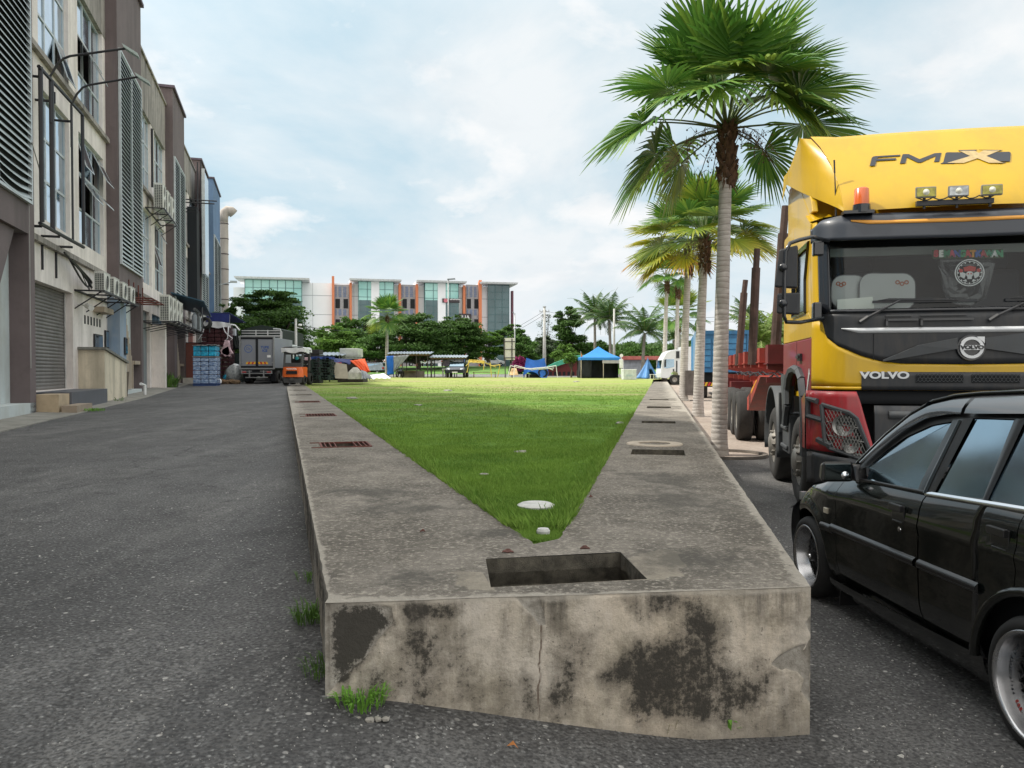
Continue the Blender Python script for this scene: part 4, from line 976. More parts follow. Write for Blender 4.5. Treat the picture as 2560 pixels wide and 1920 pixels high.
# ============================================================ TRUCK, log trailer and car on the right
TA = math.atan(400/1900); TO = Vector((2.93, 7.3, 0)); TM = Matrix.Translation(TO) @ Matrix.Rotation(-TA, 4, 'Z')
tr_ = (math.cos(TA), -math.sin(TA)); tb_ = (math.sin(TA), math.cos(TA))
def tf(x, y, d=0.):     # photograph -> (x, z) on the truck's front plane pushed back by d
    q = onplane(x, y, (tb_[0]*(TO.x*tb_[0]+TO.y*tb_[1]+d), tb_[1]*(TO.x*tb_[0]+TO.y*tb_[1]+d)), tb_)
    return ((q[0]-TO.x)*tr_[0]+(q[1]-TO.y)*tr_[1], q[2])
TW = 2.56
YEL = mat('truck_yellow', (.56, .345, .003), .38, var=.08, scale=.8, coat=.25, dirt=.16)
MAR = mat('truck_maroon', (.20, .016, .026), .45, var=.15, scale=1.5, coat=.12, dirt=.1)
RED = mat('bumper_red', (.36, .012, .02), .38, var=.15, coat=.35, dirt=.3)
TBK = mat('truck_black_plastic', (.020, .023, .028), .5, var=.2, scale=2, dirt=.45)
TGB = mat('truck_gloss_black', (.012, .014, .018), .22, var=.1, coat=.4)
TGR = mat('truck_grey_plastic', (.06, .066, .072), .6, var=.2, scale=3, dirt=.3)
RUB = mat('tyre_rubber', (.028, .027, .026), .85, var=.35, scale=6, dirt=.2)
RIM = mat('dusty_steel_rim', (.32, .30, .27), .5, .5, var=.25, scale=6, dirt=.4)
CHR = mat('chrome', (.75, .76, .78), .12, 1., var=.03)
SIL = mat('silver_paint', (.62, .64, .66), .35, .3, var=.05)
WSG = glassy('windscreen_glass', see=.99)
CGL = mat('tinted_car_glass', (.30, .40, .47), .09, 1., var=.03)
def fs(x, z, off=0.):
    """truck front surface: depth for a place (x, z)"""
    r = .30; e = min(x, TW-x); y = 0.
    if e < r: y = r-math.sqrt(max(0, r*r-(r-max(e, 0))**2))
    y += .02*(abs(x-TW/2)/(TW/2))**2*1.5
    if z > 2.0: y += (z-2.0)*.17
    if z < 1.31: y += -.05
    return y-off
def patch(name, m, parent, x0, x1, top_, bot, off=.0, nx=40, nz=6, th=0., y=None):
    """band of the front surface between two curves z(x)"""
    f = y or fs; mb = MB()
    T_ = top_ if callable(top_) else (lambda x: top_); B_ = bot if callable(bot) else (lambda x: bot)
    def g(a, b):
        a2 = .5-.5*math.cos(a*math.pi)*(1) if nx > 12 else a
        x = lerp(x0, x1, a2); z = lerp(B_(x), T_(x), b); return (x, f(x, z, off), z)
    mb.grid(g, nx, nz); o = mb.build(name, m, parent, smooth=True)
    if th: s_ = o.modifiers.new('thickness', 'SOLIDIFY'); s_.thickness = th; s_.offset = -1
    return o
T = empty('truck', TO, -TA, 'yellow and maroon heavy truck with black front panel and tall roof deflector', 'truck')
# cab shell: sides, back and floor, with the corner columns
def sidewall(mb, x, pts, th):
    mb.prism([(x, y, z) for y, z in pts], (th, 0, 0))
arch = [(1.70, 1.10), (1.72, 1.28), (1.62, 1.42), (1.42, 1.5), (1.15, 1.52), (.88, 1.49), (.68, 1.40), (.56, 1.22), (.50, 1.0)]
cb = MB()
for x in (0., TW-.06):
    sidewall(cb, x, [(.30, 1.83), (2.25, 1.83), (2.25, 3.1), (2.2, 3.12), (1.5, 3.12), (1.5, 2.86), (1.5, 2.1), (.62, 2.1), (.52, 2.1), (.30, 2.0)], .06)
    sidewall(cb, x, [(1.5, 2.80), (1.5, 3.12), (.7, 3.12), (.40, 2.98), (.46, 2.80)], .06)
    sidewall(cb, x, [(.30, 2.0), (.52, 2.1), (.62, 2.1), (.66, 2.45), (.46, 2.80), (.40, 2.98), (.42, 2.5)], .06)
cb.box(.06, TW-.06, 2.19, 2.25, 1.2, 3.12); cb.box(.06, TW-.06, .5, 2.19, 1.2, 1.26); cb.box(.06, TW-.06, .7, 2.19, 3.06, 3.12)
# sleeper sides under the deflector
for x, s_ in ((.04, 1), (TW-.10, -1)):
    sidewall(cb, x, [(.55, 3.13), (2.2, 3.13), (2.15, 3.72), (1.25, 3.72), (.95, 3.55), (.62, 3.25)], .06)
cb.build('cab_body', YEL, T, bev=.008)
for x, nm in ((-.004, 'door'), (TW-.058, 'door')):
    d_ = MB(); sidewall(d_, x, [(.31, 1.30), (.44, .98), (.56, 1.24), (.68, 1.42), (.88, 1.51), (1.15, 1.54), (1.42, 1.52), (1.64, 1.43), (1.76, 1.28), (1.76, 1.0), (2.24, 1.0), (2.24, 1.825), (.31, 1.825)], .062); o = d_.build(nm, MAR, T, bev=.01)
    if x < 0:
        h_ = MB(); h_.box(-.03, -.006, .82, 1.0, 1.60, 1.68); h_.box(-.05, -.03, .83, .99, 1.63, 1.66); h_.build('handle', TBK, o)
        s_ = MB(); s_.prism([(-.006, .36, 1.46), (-.006, .58, 1.16), (-.006, .60, 1.18), (-.006, .40, 1.52)], (-.003, 0, 0)); s_.build('white_stripe', SIL, o)
    s_ = MB(); s_.box(x-.002 if x < 0 else x+.06, x if x < 0 else x+.063, 1.19, 1.2, 1.0 if False else 1.55, 3.1 if False else 1.82); s_.build('door_seam', DRK, o)
    g_ = MB(); g_.add([(x+.03, .66, 2.13), (x+.03, 1.47, 2.13), (x+.03, 1.47, 2.78), (x+.03, .5, 2.78), (x+.03, .68, 2.45)], [(0, 1, 2, 3, 4)]); g_.build('side_window', CGL, T)
    g_ = MB(); g_.tube([(x, .64, 2.11), (x, 1.49, 2.11), (x, 1.49, 2.80), (x, .47, 2.80), (x, .66, 2.45), (x, .64, 2.11)], .022, 6); g_.build('window_seal', TGB, T)
# front: yellow skin, black panel, stripes
ycur = [(0, 2.0), (.07, 1.97), (.10, 1.82), (.19, 1.735), (.40, 1.635), (.57, 1.585), (.76, 1.562), (1.28, 1.555)]
yc = lambda x: interp(min(x, TW-x), ycur)
patch('front_skin', YEL, T, 0, TW, yc, 1.345, 0.0, 90, 8, .02)
for a, b in ((0., .42), (TW-.42, TW)): patch('front_skin', YEL, T, a, b, 1.344, 1.315, .0, 16, 2, .02, y=lambda x, z, o: fs(x, 1.4, o))
for a, b in ((.0, .045), (TW-.045, TW)): patch('corner_pillar', YEL, T, a, b, 2.98, lambda x: yc(x)+.003, -.002, 5, 12, .02)
kc = lambda x: interp(min(x, TW-x), [(0, 2.06), (.08, 2.06), (.12, 2.055), (.4, 2.05), (1.3, 2.05)])
patch('front_panel', TBK, T, .045, TW-.045, kc, lambda x: yc(x)+.002, .004, 90, 8, .02)
patch('silver_stripe', SIL, T, .22, TW-.22, 1.903, lambda x: interp(min(x, TW-x), [(.22, 1.895), (.37, 1.855), (1.3, 1.852)]), .011, 60, 1, .004)
# raised wings either side of the badge
for s_ in (-1, 1):
    w_ = MB(); q = 1.33
    w_.add([(q+s_*.12, -.03, 1.80), (q+s_*.12, -.03, 1.70), (q+s_*.75, -.018, 1.585), (q+s_*.75, -.018, 1.60), (q+s_*.9, -.012, 1.60+.30) if s_ > 0 else (q-.75, -.018, 1.61), (q+s_*.45, -.03, 1.735)], [(0, 1, 2, 3, 5)] if s_ < 0 else [(0, 1, 3, 4)])
    o = w_.build('panel_rib', TGR, T); m_ = o.modifiers.new('thickness', 'SOLIDIFY'); m_.thickness = .02
# badge
bd = MB(); c_ = (1.33, 0, 1.71)
bd.lathe([(.001, -.018), (.118, -.018), (.122, -.01), (.122, .0)], (c_[0], -.014, c_[2]), 'y', 32, 0); o = bd.build('badge', TGB, T)
bg_ = MB(); bg_.lathe([(.074, 0), (.074, -.016), (.100, -.016), (.100, 0)], (c_[0], -.033, c_[2]), 'y', 32); bg_.box(c_[0]-.096, c_[0]+.096, -.054, -.036, c_[2]-.022, c_[2]+.022)
a = R(45); bg_.prism([(c_[0]+.105, -.05, c_[2]+.10), (c_[0]+.04, -.05, c_[2]+.10), (c_[0]+.06, -.05, c_[2]+.08), (c_[0]+.084, -.05, c_[2]+.06), (c_[0]+.105, -.05, c_[2]+.04)], (0, .014, 0)); bg_.build('emblem_ring', SIL, o)
text('VOLVO', .046, TBK, o, face_m((c_[0], -.056, c_[2]), (1, 0, 0)), .002, bold=.003, xs=1.25)
# lower black grille band with wordmark and two mesh grilles
gc_ = lambda x: 1.50-.0*x
patch('grille_band', TBK, T, .40, TW-.40, 1.485, 1.315, .012, 50, 4, .03, y=lambda x, z, o: fs(x, 1.4, o))
text('VOLVO', .088, SIL, T, face_m((.60, fs(.6, 1.4)-.016, 1.452), (1, 0, 0)), .004, bold=.0035, xs=1.45)
for a, b in ((.87, 1.27), (1.34, 1.74)):
    g = MB(); g.box(a, b, -.018, -.014, 1.385, 1.462); o = g.build('mesh_grille', DRK, T); g = MB()
    for i in range(12):
        x = lerp(a, b, (i+.5)/12)
        for j in range(3): z = 1.395+.026*j; dx = (j % 2)*.016; g.tube([(x+dx-.016, -.022, z), (x+dx, -.022, z+.013), (x+dx+.016, -.022, z)], .0025, 4); g.tube([(x+dx+.0, -.022, z+.013), (x+dx, -.022, z+.026)], .0025, 4)
    g.build('mesh', TGR, o)
# windscreen, surround, interior
wt = 2.80
patch('windscreen', WSG, T, .10, TW-.10, wt, 2.075, .006, 50, 8)
for a, b, c, d in ((.046, .13, 2.05, 2.9), (TW-.13, TW-.046, 2.05, 2.9)): patch('screen_pillar', TGB, T, a, b, d, c, .010, 6, 12, .03)
patch('screen_sill', TGB, T, .13, TW-.13, 2.085, 2.052, .012, 30, 1, .02)
it = MB(); it.box(.12, TW-.12, .36, .80, 1.9, 2.04); it.box(.1, TW-.1, 1.7, 1.74, 2.0, 3.04); it.box(.1, TW-.1, .3, 1.7, 1.84, 1.88); it.build('cab_interior', mat('cab_interior_grey', (.10, .11, .12), .8, var=.3, scale=2), T)
vs_ = MB(); vs_.box(.15, TW-.15, .28, .36, 2.62, 2.70); vs_.build('screen_header', mat('header_green_grey', (.16, .19, .17), .7), T)
for x in (.35, 1.65):
    s_ = MB(); s_.box(x, x+.5, 1.0, 1.2, 1.9, 2.55); s_.box(x+.1, x+.4, 1.02, 1.16, 2.55, 2.78); s_.build('seat', mat('seat_cloth', (.05, .055, .07), .9), T, bev=.05)
# sun visor
def vy(x, z, o): return fs(x, 2.75, o)-.10+(3.0-z)*-.16+.06*max(0, (z-2.9)/.1)**2
vt_ = lambda x: interp(min(x, TW-x), [(0., 2.91), (.06, 2.965), (.2, 2.99), (.35, 3.0), (1.3, 3.0)])
vb_ = lambda x: interp(min(x, TW-x), [(0., 2.77), (.2, 2.745), (1.3, 2.735)])
vis = patch('sun_visor', mat('visor_slate', (.035, .042, .055), .4, var=.1, coat=.2), T, -.01, TW+.01, vt_, vb_, .0, 60, 8, .03, y=vy)
vs2 = MB(); vs2.grid(lambda a, b: (lerp(0, TW, a), lerp(vy(lerp(0, TW, a), 3.0, 0)+.01, .55, b), 3.0+.03*b), 30, 2); vs2.build('visor_top', TGB, T, smooth=True)
patch('orange_stripe', mat('orange_tape', (.72, .33, .05), .5), vis, .30, TW-.3, lambda x: interp(min(x, TW-x), [(.3, 2.935), (.6, 2.916), (1.3, 2.912)]), lambda x: interp(min(x, TW-x), [(.3, 2.92), (.45, 2.888), (1.3, 2.874)]), .006, 40, 1, .003, y=vy)
# roof deflector
def c1(t): return (interp(t, [(0, .26), (.3, .245), (.6, .20), (.85, .13), (1, .06)]), .16+.64*t**1.25+.0, 3.035+.9*t)
def dfl(a, t):
    x0, y, z = c1(t); x = lerp(x0, TW-x0, a); m = math.sin(a*math.pi)
    rr = max(0, 1-min(a, 1-a)/.10); 
    return (x, y-.09*m*(1-.3*t)+.05*rr*rr*(t*.6)-.02, z+.035*rr*t-.045*m*t*0)
df = MB(); df.grid(dfl, 60, 24)
rf = MB(); rf.prism([(.035, .30, 3.0), (.035, 2.21, 3.0), (.035, 2.21, 3.66), (.035, 1.35, 3.62), (.035, 1.0, 3.36), (.035, .55, 3.06)], (TW-.07, 0, 0)); rf.build('cab_roof', YEL, T, bev=.03)
df.grid(lambda a, b: (dfl(a, 1)[0], lerp(dfl(a, 1)[1], 2.25, b), dfl(a, 1)[2]+.10*math.sin(b*2.4)-.07*b), 60, 6)
for sgn in (0, 1):
    def cheek(b, t):
        x, y, z = c1(t); X2, Y2, Z2 = interp(t, [(0, -.10), (1, -.035)]), interp(t, [(0, 1.35), (1, .86)]), interp(t, [(0, 3.60), (1, 3.985)])
        b2 = b; px = lerp(x, X2, b2)-.05*math.sin(b2*math.pi); q = (px, lerp(y-.02, Y2, b2), lerp(z, Z2, b2**.9)-.0)
        if t == 0: q = (q[0], q[1], q[2])
        return (TW-q[0], q[1], q[2]) if sgn else q
    df.grid(cheek, 12, 12)
    def wing(b, t):
        X2, Y2, Z2 = interp(t, [(0, -.10), (1, -.035)]), interp(t, [(0, 1.35), (1, .86)]), interp(t, [(0, 3.60), (1, 3.985)])
        q = (lerp(X2, X2+.08, b), lerp(Y2, 2.3, b), lerp(Z2, 3.62 if t == 0 else 3.93, b)) if True else None
        q = (q[0], q[1], lerp(q[2], q[2], b)); return (TW-q[0], q[1], q[2]) if sgn else q
    df.grid(wing, 6, 4)
dfo = df.build('roof_deflector', YEL, T, angle=100)
def onroof(px, py, off=.006):    # place of a photographed point on the deflector's front
    best = None
    lo_, hi_ = 0., 1.
    for _ in range(30):
        t = (lo_+hi_)/2; y = dfl(.5, t)[1]; x, z = tf(px, py, y)
        if z > 3.035+.9*t: lo_ = t
        else: hi_ = t
    y0 = dfl(.5, t)[1]; x, z = tf(px, py, y0); x0 = c1(t)[0]; a = (x-x0)/(TW-2*x0); y = dfl(a, t)[1]; x, z = tf(px, py, y); return (x, y-off, z)
def Z1(x, y): return (1960+x/2.765, 320+y/2.765)
def rpoly(name, m, pts, off, subdiv=0):
    mb = MB(); P = [onroof(*Z1(x, y), off) for x, y in pts]; n = len(P); mb.add(P, [tuple(range(n))])
    o = mb.build(name, m, dfo); s_ = o.modifiers.new('thickness', 'SOLIDIFY'); s_.thickness = .003; return o
NAVY = mat('navy_decal', (.02, .025, .035), .4)
fm = MB()
def ad(pts, off=.003):
    P = [onroof(*Z1(x, y), off) for x, y in pts]; bm = bmesh.new(); f = bm.faces.new([bm.verts.new(p) for p in P]); bmesh.ops.triangulate(bm, faces=[f]); bm.verts.index_update()
    fm.add([v.co.copy() for v in bm.verts], [tuple(v.index for v in q.verts) for q in bm.faces]); bm.free()
ad([(592, 264), (606, 208), (614, 200), (632, 196), (804, 186), (800, 196), (650, 204), (641, 215), (776, 210), (772, 222), (638, 228), (628, 262)])
ad([(800, 247), (818, 186), (826, 182), (862, 182), (936, 217), (1040, 176), (1088, 173), (1072, 234), (1036, 236), (1050, 194), (946, 240), (922, 240), (848, 203), (838, 245)])
ad([(1100, 240), (1116, 176), (1124, 170), (1225, 170), (1290, 200), (1225, 236), (1180, 240)])
ad([(1560, 232), (1420, 232), (1352, 200), (1420, 170), (1555, 166), (1566, 174), (1562, 224)])
ad([(1080, 248), (1100, 238), (1180, 236), (1175, 248)]); ad([(1205, 154), (1335, 152), (1320, 160), (1210, 160)]); ad([(1500, 246), (1535, 238), (1440, 232)]); ad([(1345, 152), (1512, 154), (1490, 160)])
o = fm.build('lettering', NAVY, dfo); s_ = o.modifiers.new('thickness', 'SOLIDIFY'); s_.thickness = .003
fm = MB(); ad([(1210, 160), (1318, 160), (1345, 176), (1375, 158), (1490, 158), (1395, 196), (1512, 243), (1415, 243), (1335, 212), (1240, 244), (1125, 244), (1285, 196)], .006)
o = fm.build('letter_face', mat('worn_beige_decal', (.48, .36, .17), .5, var=.25, scale=12), dfo); s_ = o.modifiers.new('thickness', 'SOLIDIFY'); s_.thickness = .003
# beacon, work lamps, aerial
bx, bz = tf(2155, 530, .05); b_ = MB(); b_.lathe([(.001, .205), (.052, .20), (.066, .188), (.070, .03), (.073, .0)], (bx, .07, 3.04), n=24); o = b_.build('beacon', mat('orange_plastic', (.62, .11, .01), .25, coat=.6), T, smooth=True)
b_ = MB(); b_.lathe([(.001, .05), (.078, .05), (.084, -.03), (.001, -.03)], (bx, .07, 3.03), n=24); b_.box(bx-.17, bx+.1, .0, .14, 2.99, 3.02); b_.build('beacon_base', TGB, o)
for i, (a, b, yl) in enumerate(((2280, 2340, 1), (2361, 2421, 0), (2443, 2505, 1))):
    x0, z0 = tf(a, 500-3*i, 0); x1, z1 = tf(b, 468-3*i, 0); y = -.06
    l_ = MB(); l_.hexa([(x0+.01, y, z0), (x1-.01, y, z0), (x1-.04, y+.10, z0+.02), (x0+.04, y+.10, z0+.02), (x0+.01, y, z1), (x1-.01, y, z1), (x1-.04, y+.10, z1-.02), (x0+.04, y+.10, z1-.02)]); o = l_.build('spotlight', [mat('lamp_shell', (.20, .20, .19), .5)], T, bev=.012)
    g = MB(); g.box(x0+.022, x1-.022, y-.006, y-.002, z0+.015, z1-.015); g.build('lens', mat('amber_lens' if yl else 'clear_lens', (.26, .24, .03) if yl else (.36, .38, .38), .12, .6, var=.5, scale=25, coat=.8), o)
    g = MB(); g.lathe([(.001, -.012), (.018, -.008), (.028, 0)], ((x0+x1)/2, y-.007, (z0+z1)/2), 'y', 14); g.build('bulb', mat('bulb_white', (.7, .7, .6), .2), o, smooth=True)
    g = MB(); g.tube([((x0+x1)/2, y+.05, z0+.01), ((x0+x1)/2, y+.05, z0-.09)], .012, 6); g.build('stem', TBK, o)
l_ = MB(); xa, za = tf(2290, 512, 0); xb, _ = tf(2482, 512, 0); l_.box(xa, xb, -.03, .02, 3.03, 3.075); 
for i in range(5): l_.tube([(lerp(xa, xb, (i+q/5)/5), -.04-.01*(q % 2), 3.10-.025*math.sin(q/5*3.1)) for q in range(6)], .006, 5)
l_.build('lamp_bar', TBK, T)
ax_, az_ = tf(2090, 528, .3); l_ = MB(); l_.tube([(ax_, .3, 2.98), (ax_, .3, 3.1), (ax_-.02, .3, 3.58)], [.012, .008, .004], 6); l_.tube([(ax_-.015, .3, 3.45), (ax_-.02, .3, 3.58)], .008, 6); l_.build('aerial', TBK, T)
# mirrors
mo = MB()
def rbm(x0, x1, y0, y1, z0, z1): mo.box(x0, x1, y0, y1, z0, z1)
def m3(px, py, d): x, z = tf(px, py, d); return (x, d, z)
MY = -.25
a1 = [(.10, .02, 2.74), m3(2030, 592, -.1), m3(1998, 600, MY+.05), m3(1975, 608, MY), m3(1964, 630, MY), m3(1961, 700, MY), m3(1960, 790, MY), m3(1966, 805, MY), m3(2000, 806, MY+.1), (.05, -.02, 2.0)]
ar = MB(); ar.tube(a1, .019, 8); mir = ar.build('mirror_arm', TGB, T, smooth=True)
def mirror(x0, x1, yt, yb, skew):
    p0 = m3(x0-2, yb-3, MY-.0); p1 = m3(x1, yb, MY); p2 = m3(x1+1, yt, MY); p3 = m3(x0-2+skew, yt+skew, MY)
    mb = MB(); mb.prism([p0, p1, p2, p3], (.02, .10, 0)); o = mb.build('mirror', TBK, T, bev=.014); q = Vector((.025, .104, 0))
    c = sum((Vector(p) for p in (p0, p1, p2, p3)), Vector())/4; g = MB(); g.add([c+(Vector(p)-c)*.88+q for p in (p0, p1, p2, p3)], [(3, 2, 1, 0)]); g.build('mirror_glass', CHR, o)
    g = MB(); g.lathe([(.001, -.03), (.030, -.03), (.042, 0)], (m3(1962, 0, MY)[0], MY, c.z), 'y', 14); g.build('mirror_joint', TGB, o, smooth=True); return o
mirror(1938, 1993, 612, 720, 12); mirror(1943, 1998, 731, 786, 2)
l_ = MB(); p = m3(2047, 600, 0); l_.box(p[0]-.05, p[0]+.05, .0, .08, 2.60, 2.74); l_.box(-.03, .05, .05, .16, 1.98, 2.16); l_.build('mirror_bracket', TGB, T, bev=.015)
# wipers
for x0, z0, x1, z1 in ((.42, 1.955, .73, 2.16), (1.52, 1.955, 1.86, 2.16)):
    w_ = MB(); y0 = fs(x0, z0, .03); y1 = fs(x1, z1, .04)
    w_.tube([(x0-.04, y0, z0), (x0+.03, y0-.01, z0+.05)], .022, 6); w_.tube([(x0+.03, y0-.01, z0+.05), (x1, y1, z1)], [.015, .008], 6)
    w_.box(x1-.24, x1+.66, y1+.006, y1+.02, z1-.025, z1+.0); w_.hexa([(x1-.2, y1-.005, z1), (x1+.5, y1-.005, z1-.01), (x1+.5, y1+.006, z1-.01), (x1-.2, y1+.006, z1), (x1-.1, y1-.005, z1+.018), (x1+.4, y1-.005, z1+.008), (x1+.4, y1+.006, z1+.008), (x1-.1, y1+.006, z1+.018)])
    w_.build('wiper', TBK, T)
# panel details: grab handles
for x0, x1 in ((.60, .88), (.9, 1.35), (1.95, 2.3)):
    w_ = MB(); w_.box(x0, x1, -.03, -.012, 1.965, 1.985); w_.box(x0, x0+.02, -.03, -.012, 1.92, 1.985); w_.box(x0, x1-.05, -.022, -.012, 2.01, 2.022); w_.build('grab_handle', TGB, T)
for x in (.50, 1.33+.75): 
    w_ = MB(); w_.box(x, x+.006, -.010+fs(x, 1.7), -.003+fs(x, 1.7), 1.60, 1.85); w_.build('panel_seam', DRK, T)
# bumper: red corners, black centre, headlamps behind mesh guards
def by(x, z, o): return fs(x, 1.2, o)-.06*(1.3-z)
for sgn in (0, 1):
    X = (lambda x: TW-x) if sgn else (lambda x: x)
    def redf(a, b):
        z = lerp(.72, 1.30, b); xi = interp(z, [(.72, .50), (1.1, .40), (1.22, .37), (1.30, .34)]); x = lerp(-.05, xi, a); return (X(x), by(max(x, .0), z, .03)+(.03 if x < 0 else 0)+(.035*math.sin(a*3) if z > 1.2 else 0)*0, z)
    m_ = MB(); m_.grid(redf, 20, 10); o = m_.build('bumper_corner', RED, T, smooth=True); s_ = o.modifiers.new('thickness', 'SOLIDIFY'); s_.thickness = .03
    m_ = MB(); m_.grid(lambda a, b: (X(-.06), lerp(.30, .60, a), lerp(.72, 1.28-.1*a, b)), 2, 2); m_.build('bumper_side', RED, T)
    hp = [(.05, 1.17), (.27, 1.10), (.33, 1.05), (.46, .70), (.40, .665), (.11, .76), (.075, .80)]
    def h3(x, z, off): return (X(x), by(max(0, x), z, .03+off), z)
    m_ = MB(); m_.add([h3(x, z, .012) for x, z in hp], [tuple(range(len(hp)))]); hl = m_.build('headlight', mat('lamp_glass_dark', (.05, .052, .05), .1, .4, var=.6, scale=22, coat=1.), T)
    m_ = MB(); n = len(hp); m_.tube([h3(*hp[i % n], .035) for i in range(n+1)], .022, 6); m_.tube([h3(.02, 1.20, .04), h3(-.04, 1.22, .0), h3(-.04, 1.05, .0), h3(.06, 1.02, .03)], .03, 6); m_.tube([h3(.02, .83, .04), h3(.12, .78, .04)], .03, 5)
    m_.build('lamp_frame', TGR, hl)
    m_ = MB()
    for k in range(15):
        for sg in (-1, 1):
            P = []; 
            for q in range(9):
                z = lerp(.70, 1.12, q/8); x = .03+k*.028+sg*(z-.9)*.42
                if inside((x, z), hp): P.append(h3(x, z, .04))
            if len(P) > 1: m_.tube(P, .0035, 4, cap=False)
    for z in (.86, .99): m_.tube([h3(interp(z, [(.7, .09), (1.15, .05)])+.02, z+.02, .045), h3(interp(z, [(.7, .45), (1.08, .31)]), z-.03, .045)], .007, 5)
    m_.build('lamp_guard', mat('guard_wire', (.16, .16, .15), .5, .3), hl)
    for z, hz_ in ((.98, .10), (.80, .08)): m_ = MB(); m_.lathe([(.001, .01), (hz_*.6, .0), (hz_, -.02)], h3(.22 if z > .9 else .28, z, .008), 'y', 18); m_.build('reflector', mat('dim_reflector', (.25, .25, .24), .3, .9), hl, smooth=True)
patch('bumper', TBK, T, -.055, TW+.055, lambda x: .70-.06*min(1, max(0, min(x, TW-x))/.6), .40, .06, 60, 6, .04, y=by)
patch('bumper_centre', TBK, T, .50, TW-.50, 1.17, .66, .02, 40, 6, .03, y=by)
patch('bumper_slot', DRK, T, .36, TW-.36, 1.31, 1.18, -.10, 30, 2, .01, y=by)
patch('bumper_step', TGR, T, .62, TW-.62, 1.12, 1.05, .04, 30, 1, .03, y=by); patch('tow_cover', DRK, T, .85, 1.2, .93, .80, .035, 8, 2, .01, y=by)
# wheels
def wheel(parent, x, y, r=.5, w_=.30, steer=True, lugs=True, dual=False):
    t = MB(); p = [(r*.56, 0), (r*.60, -.02), (r*.86, -.025), (r*.96, .0), (r, .03), (r, w_-.03), (r*.96, w_), (r*.86, w_+.02), (r*.6, w_+.02), (r*.56, w_)]
    t.lathe(p, (x, y, r), 'x', 40)
    for k in range(4): t.lathe([(r+.001, w_*(.2+.2*k)-.006), (r-.004, w_*(.2+.2*k)), (r+.001, w_*(.2+.2*k)+.006)], (x, y, r), 'x', 40)
    o = t.build('wheel', RUB, parent, smooth=True)
    m = MB(); dz = -.02 if steer else .10
    m.lathe([(r*.58, .02), (r*.55, .0), (r*.5, .05 if steer else .12), (r*.34, dz+.02), (r*.30, dz-.02 if steer else .08), (r*.17, dz-.05 if steer else .07), (.001, dz-.06 if steer else .05)], (x, y, r), 'x', 32); m.build('rim', RIM, o, smooth=True)
    if lugs:
        m = MB()
        for k in range(10):
            a = k/10*6.283; m.tube([(x+dz+.01, y+r*.33*math.cos(a), r+r*.33*math.sin(a)), (x+dz-.03, y+r*.33*math.cos(a), r+r*.33*math.sin(a))], .016, 6)
        m.build('wheel_nuts', RIM, o)
    return o
for y in (1.15, 3.25): wheel(T, .02, y); wheel(T, TW-.32, y)
# wheel-arch trims, mudguard, tank, chassis
m_ = MB(); pts = [(-.03, .50, .62), (-.03, .47, .85)]+[(-.03, y, z) for y, z in arch[::-1]]+[(-.03, 1.78, 1.0), (-.03, 1.84, .85)]
for (a, b) in zip(pts, pts[1:]): m_.tube([a, b], .045, 6)
m_.grid(lambda a, b: (lerp(-.06, .0, b), *[interp(a*(len(arch)-1), [(i, arch[i][k]) for i in range(len(arch))]) for k in (0, 1)]), 24, 1)
m_.prism([(-.05, 1.72, 1.45), (-.05, 2.12, 1.45), (-.05, 1.98, 1.0), (-.05, 1.75, 1.0)], (.1, 0, 0)); m_.build('wheel_arch', TGR, T, smooth=False)
for cy in (3.25,):
    m_ = MB(); m_.grid(lambda a, b: (lerp(-.03, .36, b), cy-.66*math.cos(R(-15+210*a)), .56+.70*max(-.3, math.sin(R(-15+210*a)))+(.0)), 20, 2); o = m_.build('mudguard', TGR, T, smooth=True); s_ = o.modifiers.new('thickness', 'SOLIDIFY'); s_.thickness = .03
    m_ = MB(); m_.box(-.02, .36, 2.55, 2.585, .45, .80); m_.box(-.02, .36, 2.50, 2.54, .7, 1.22); m_.build('mudflap', TGR, T, bev=.01)
m_ = MB(); m_.box(.0, .42, 1.76, 2.30, .50, .98); m_.box(-.03, .0, 1.80, 2.28, .55, .60); m_.box(-.03, .0, 1.80, 2.28, .78, .83); m_.build('step_box', TGR, T, bev=.03)
m_ = MB(); m_.box(.45, TW-.45, .35, 1.9, .5, 1.2); m_.box(.8, 1.0, .6, 6.3, .8, 1.05); m_.box(TW-1.0, TW-.8, .6, 6.3, .8, 1.05); m_.box(.1, .4, 3.95, 4.3, .6, 1.1); m_.build('chassis', DRK, T)
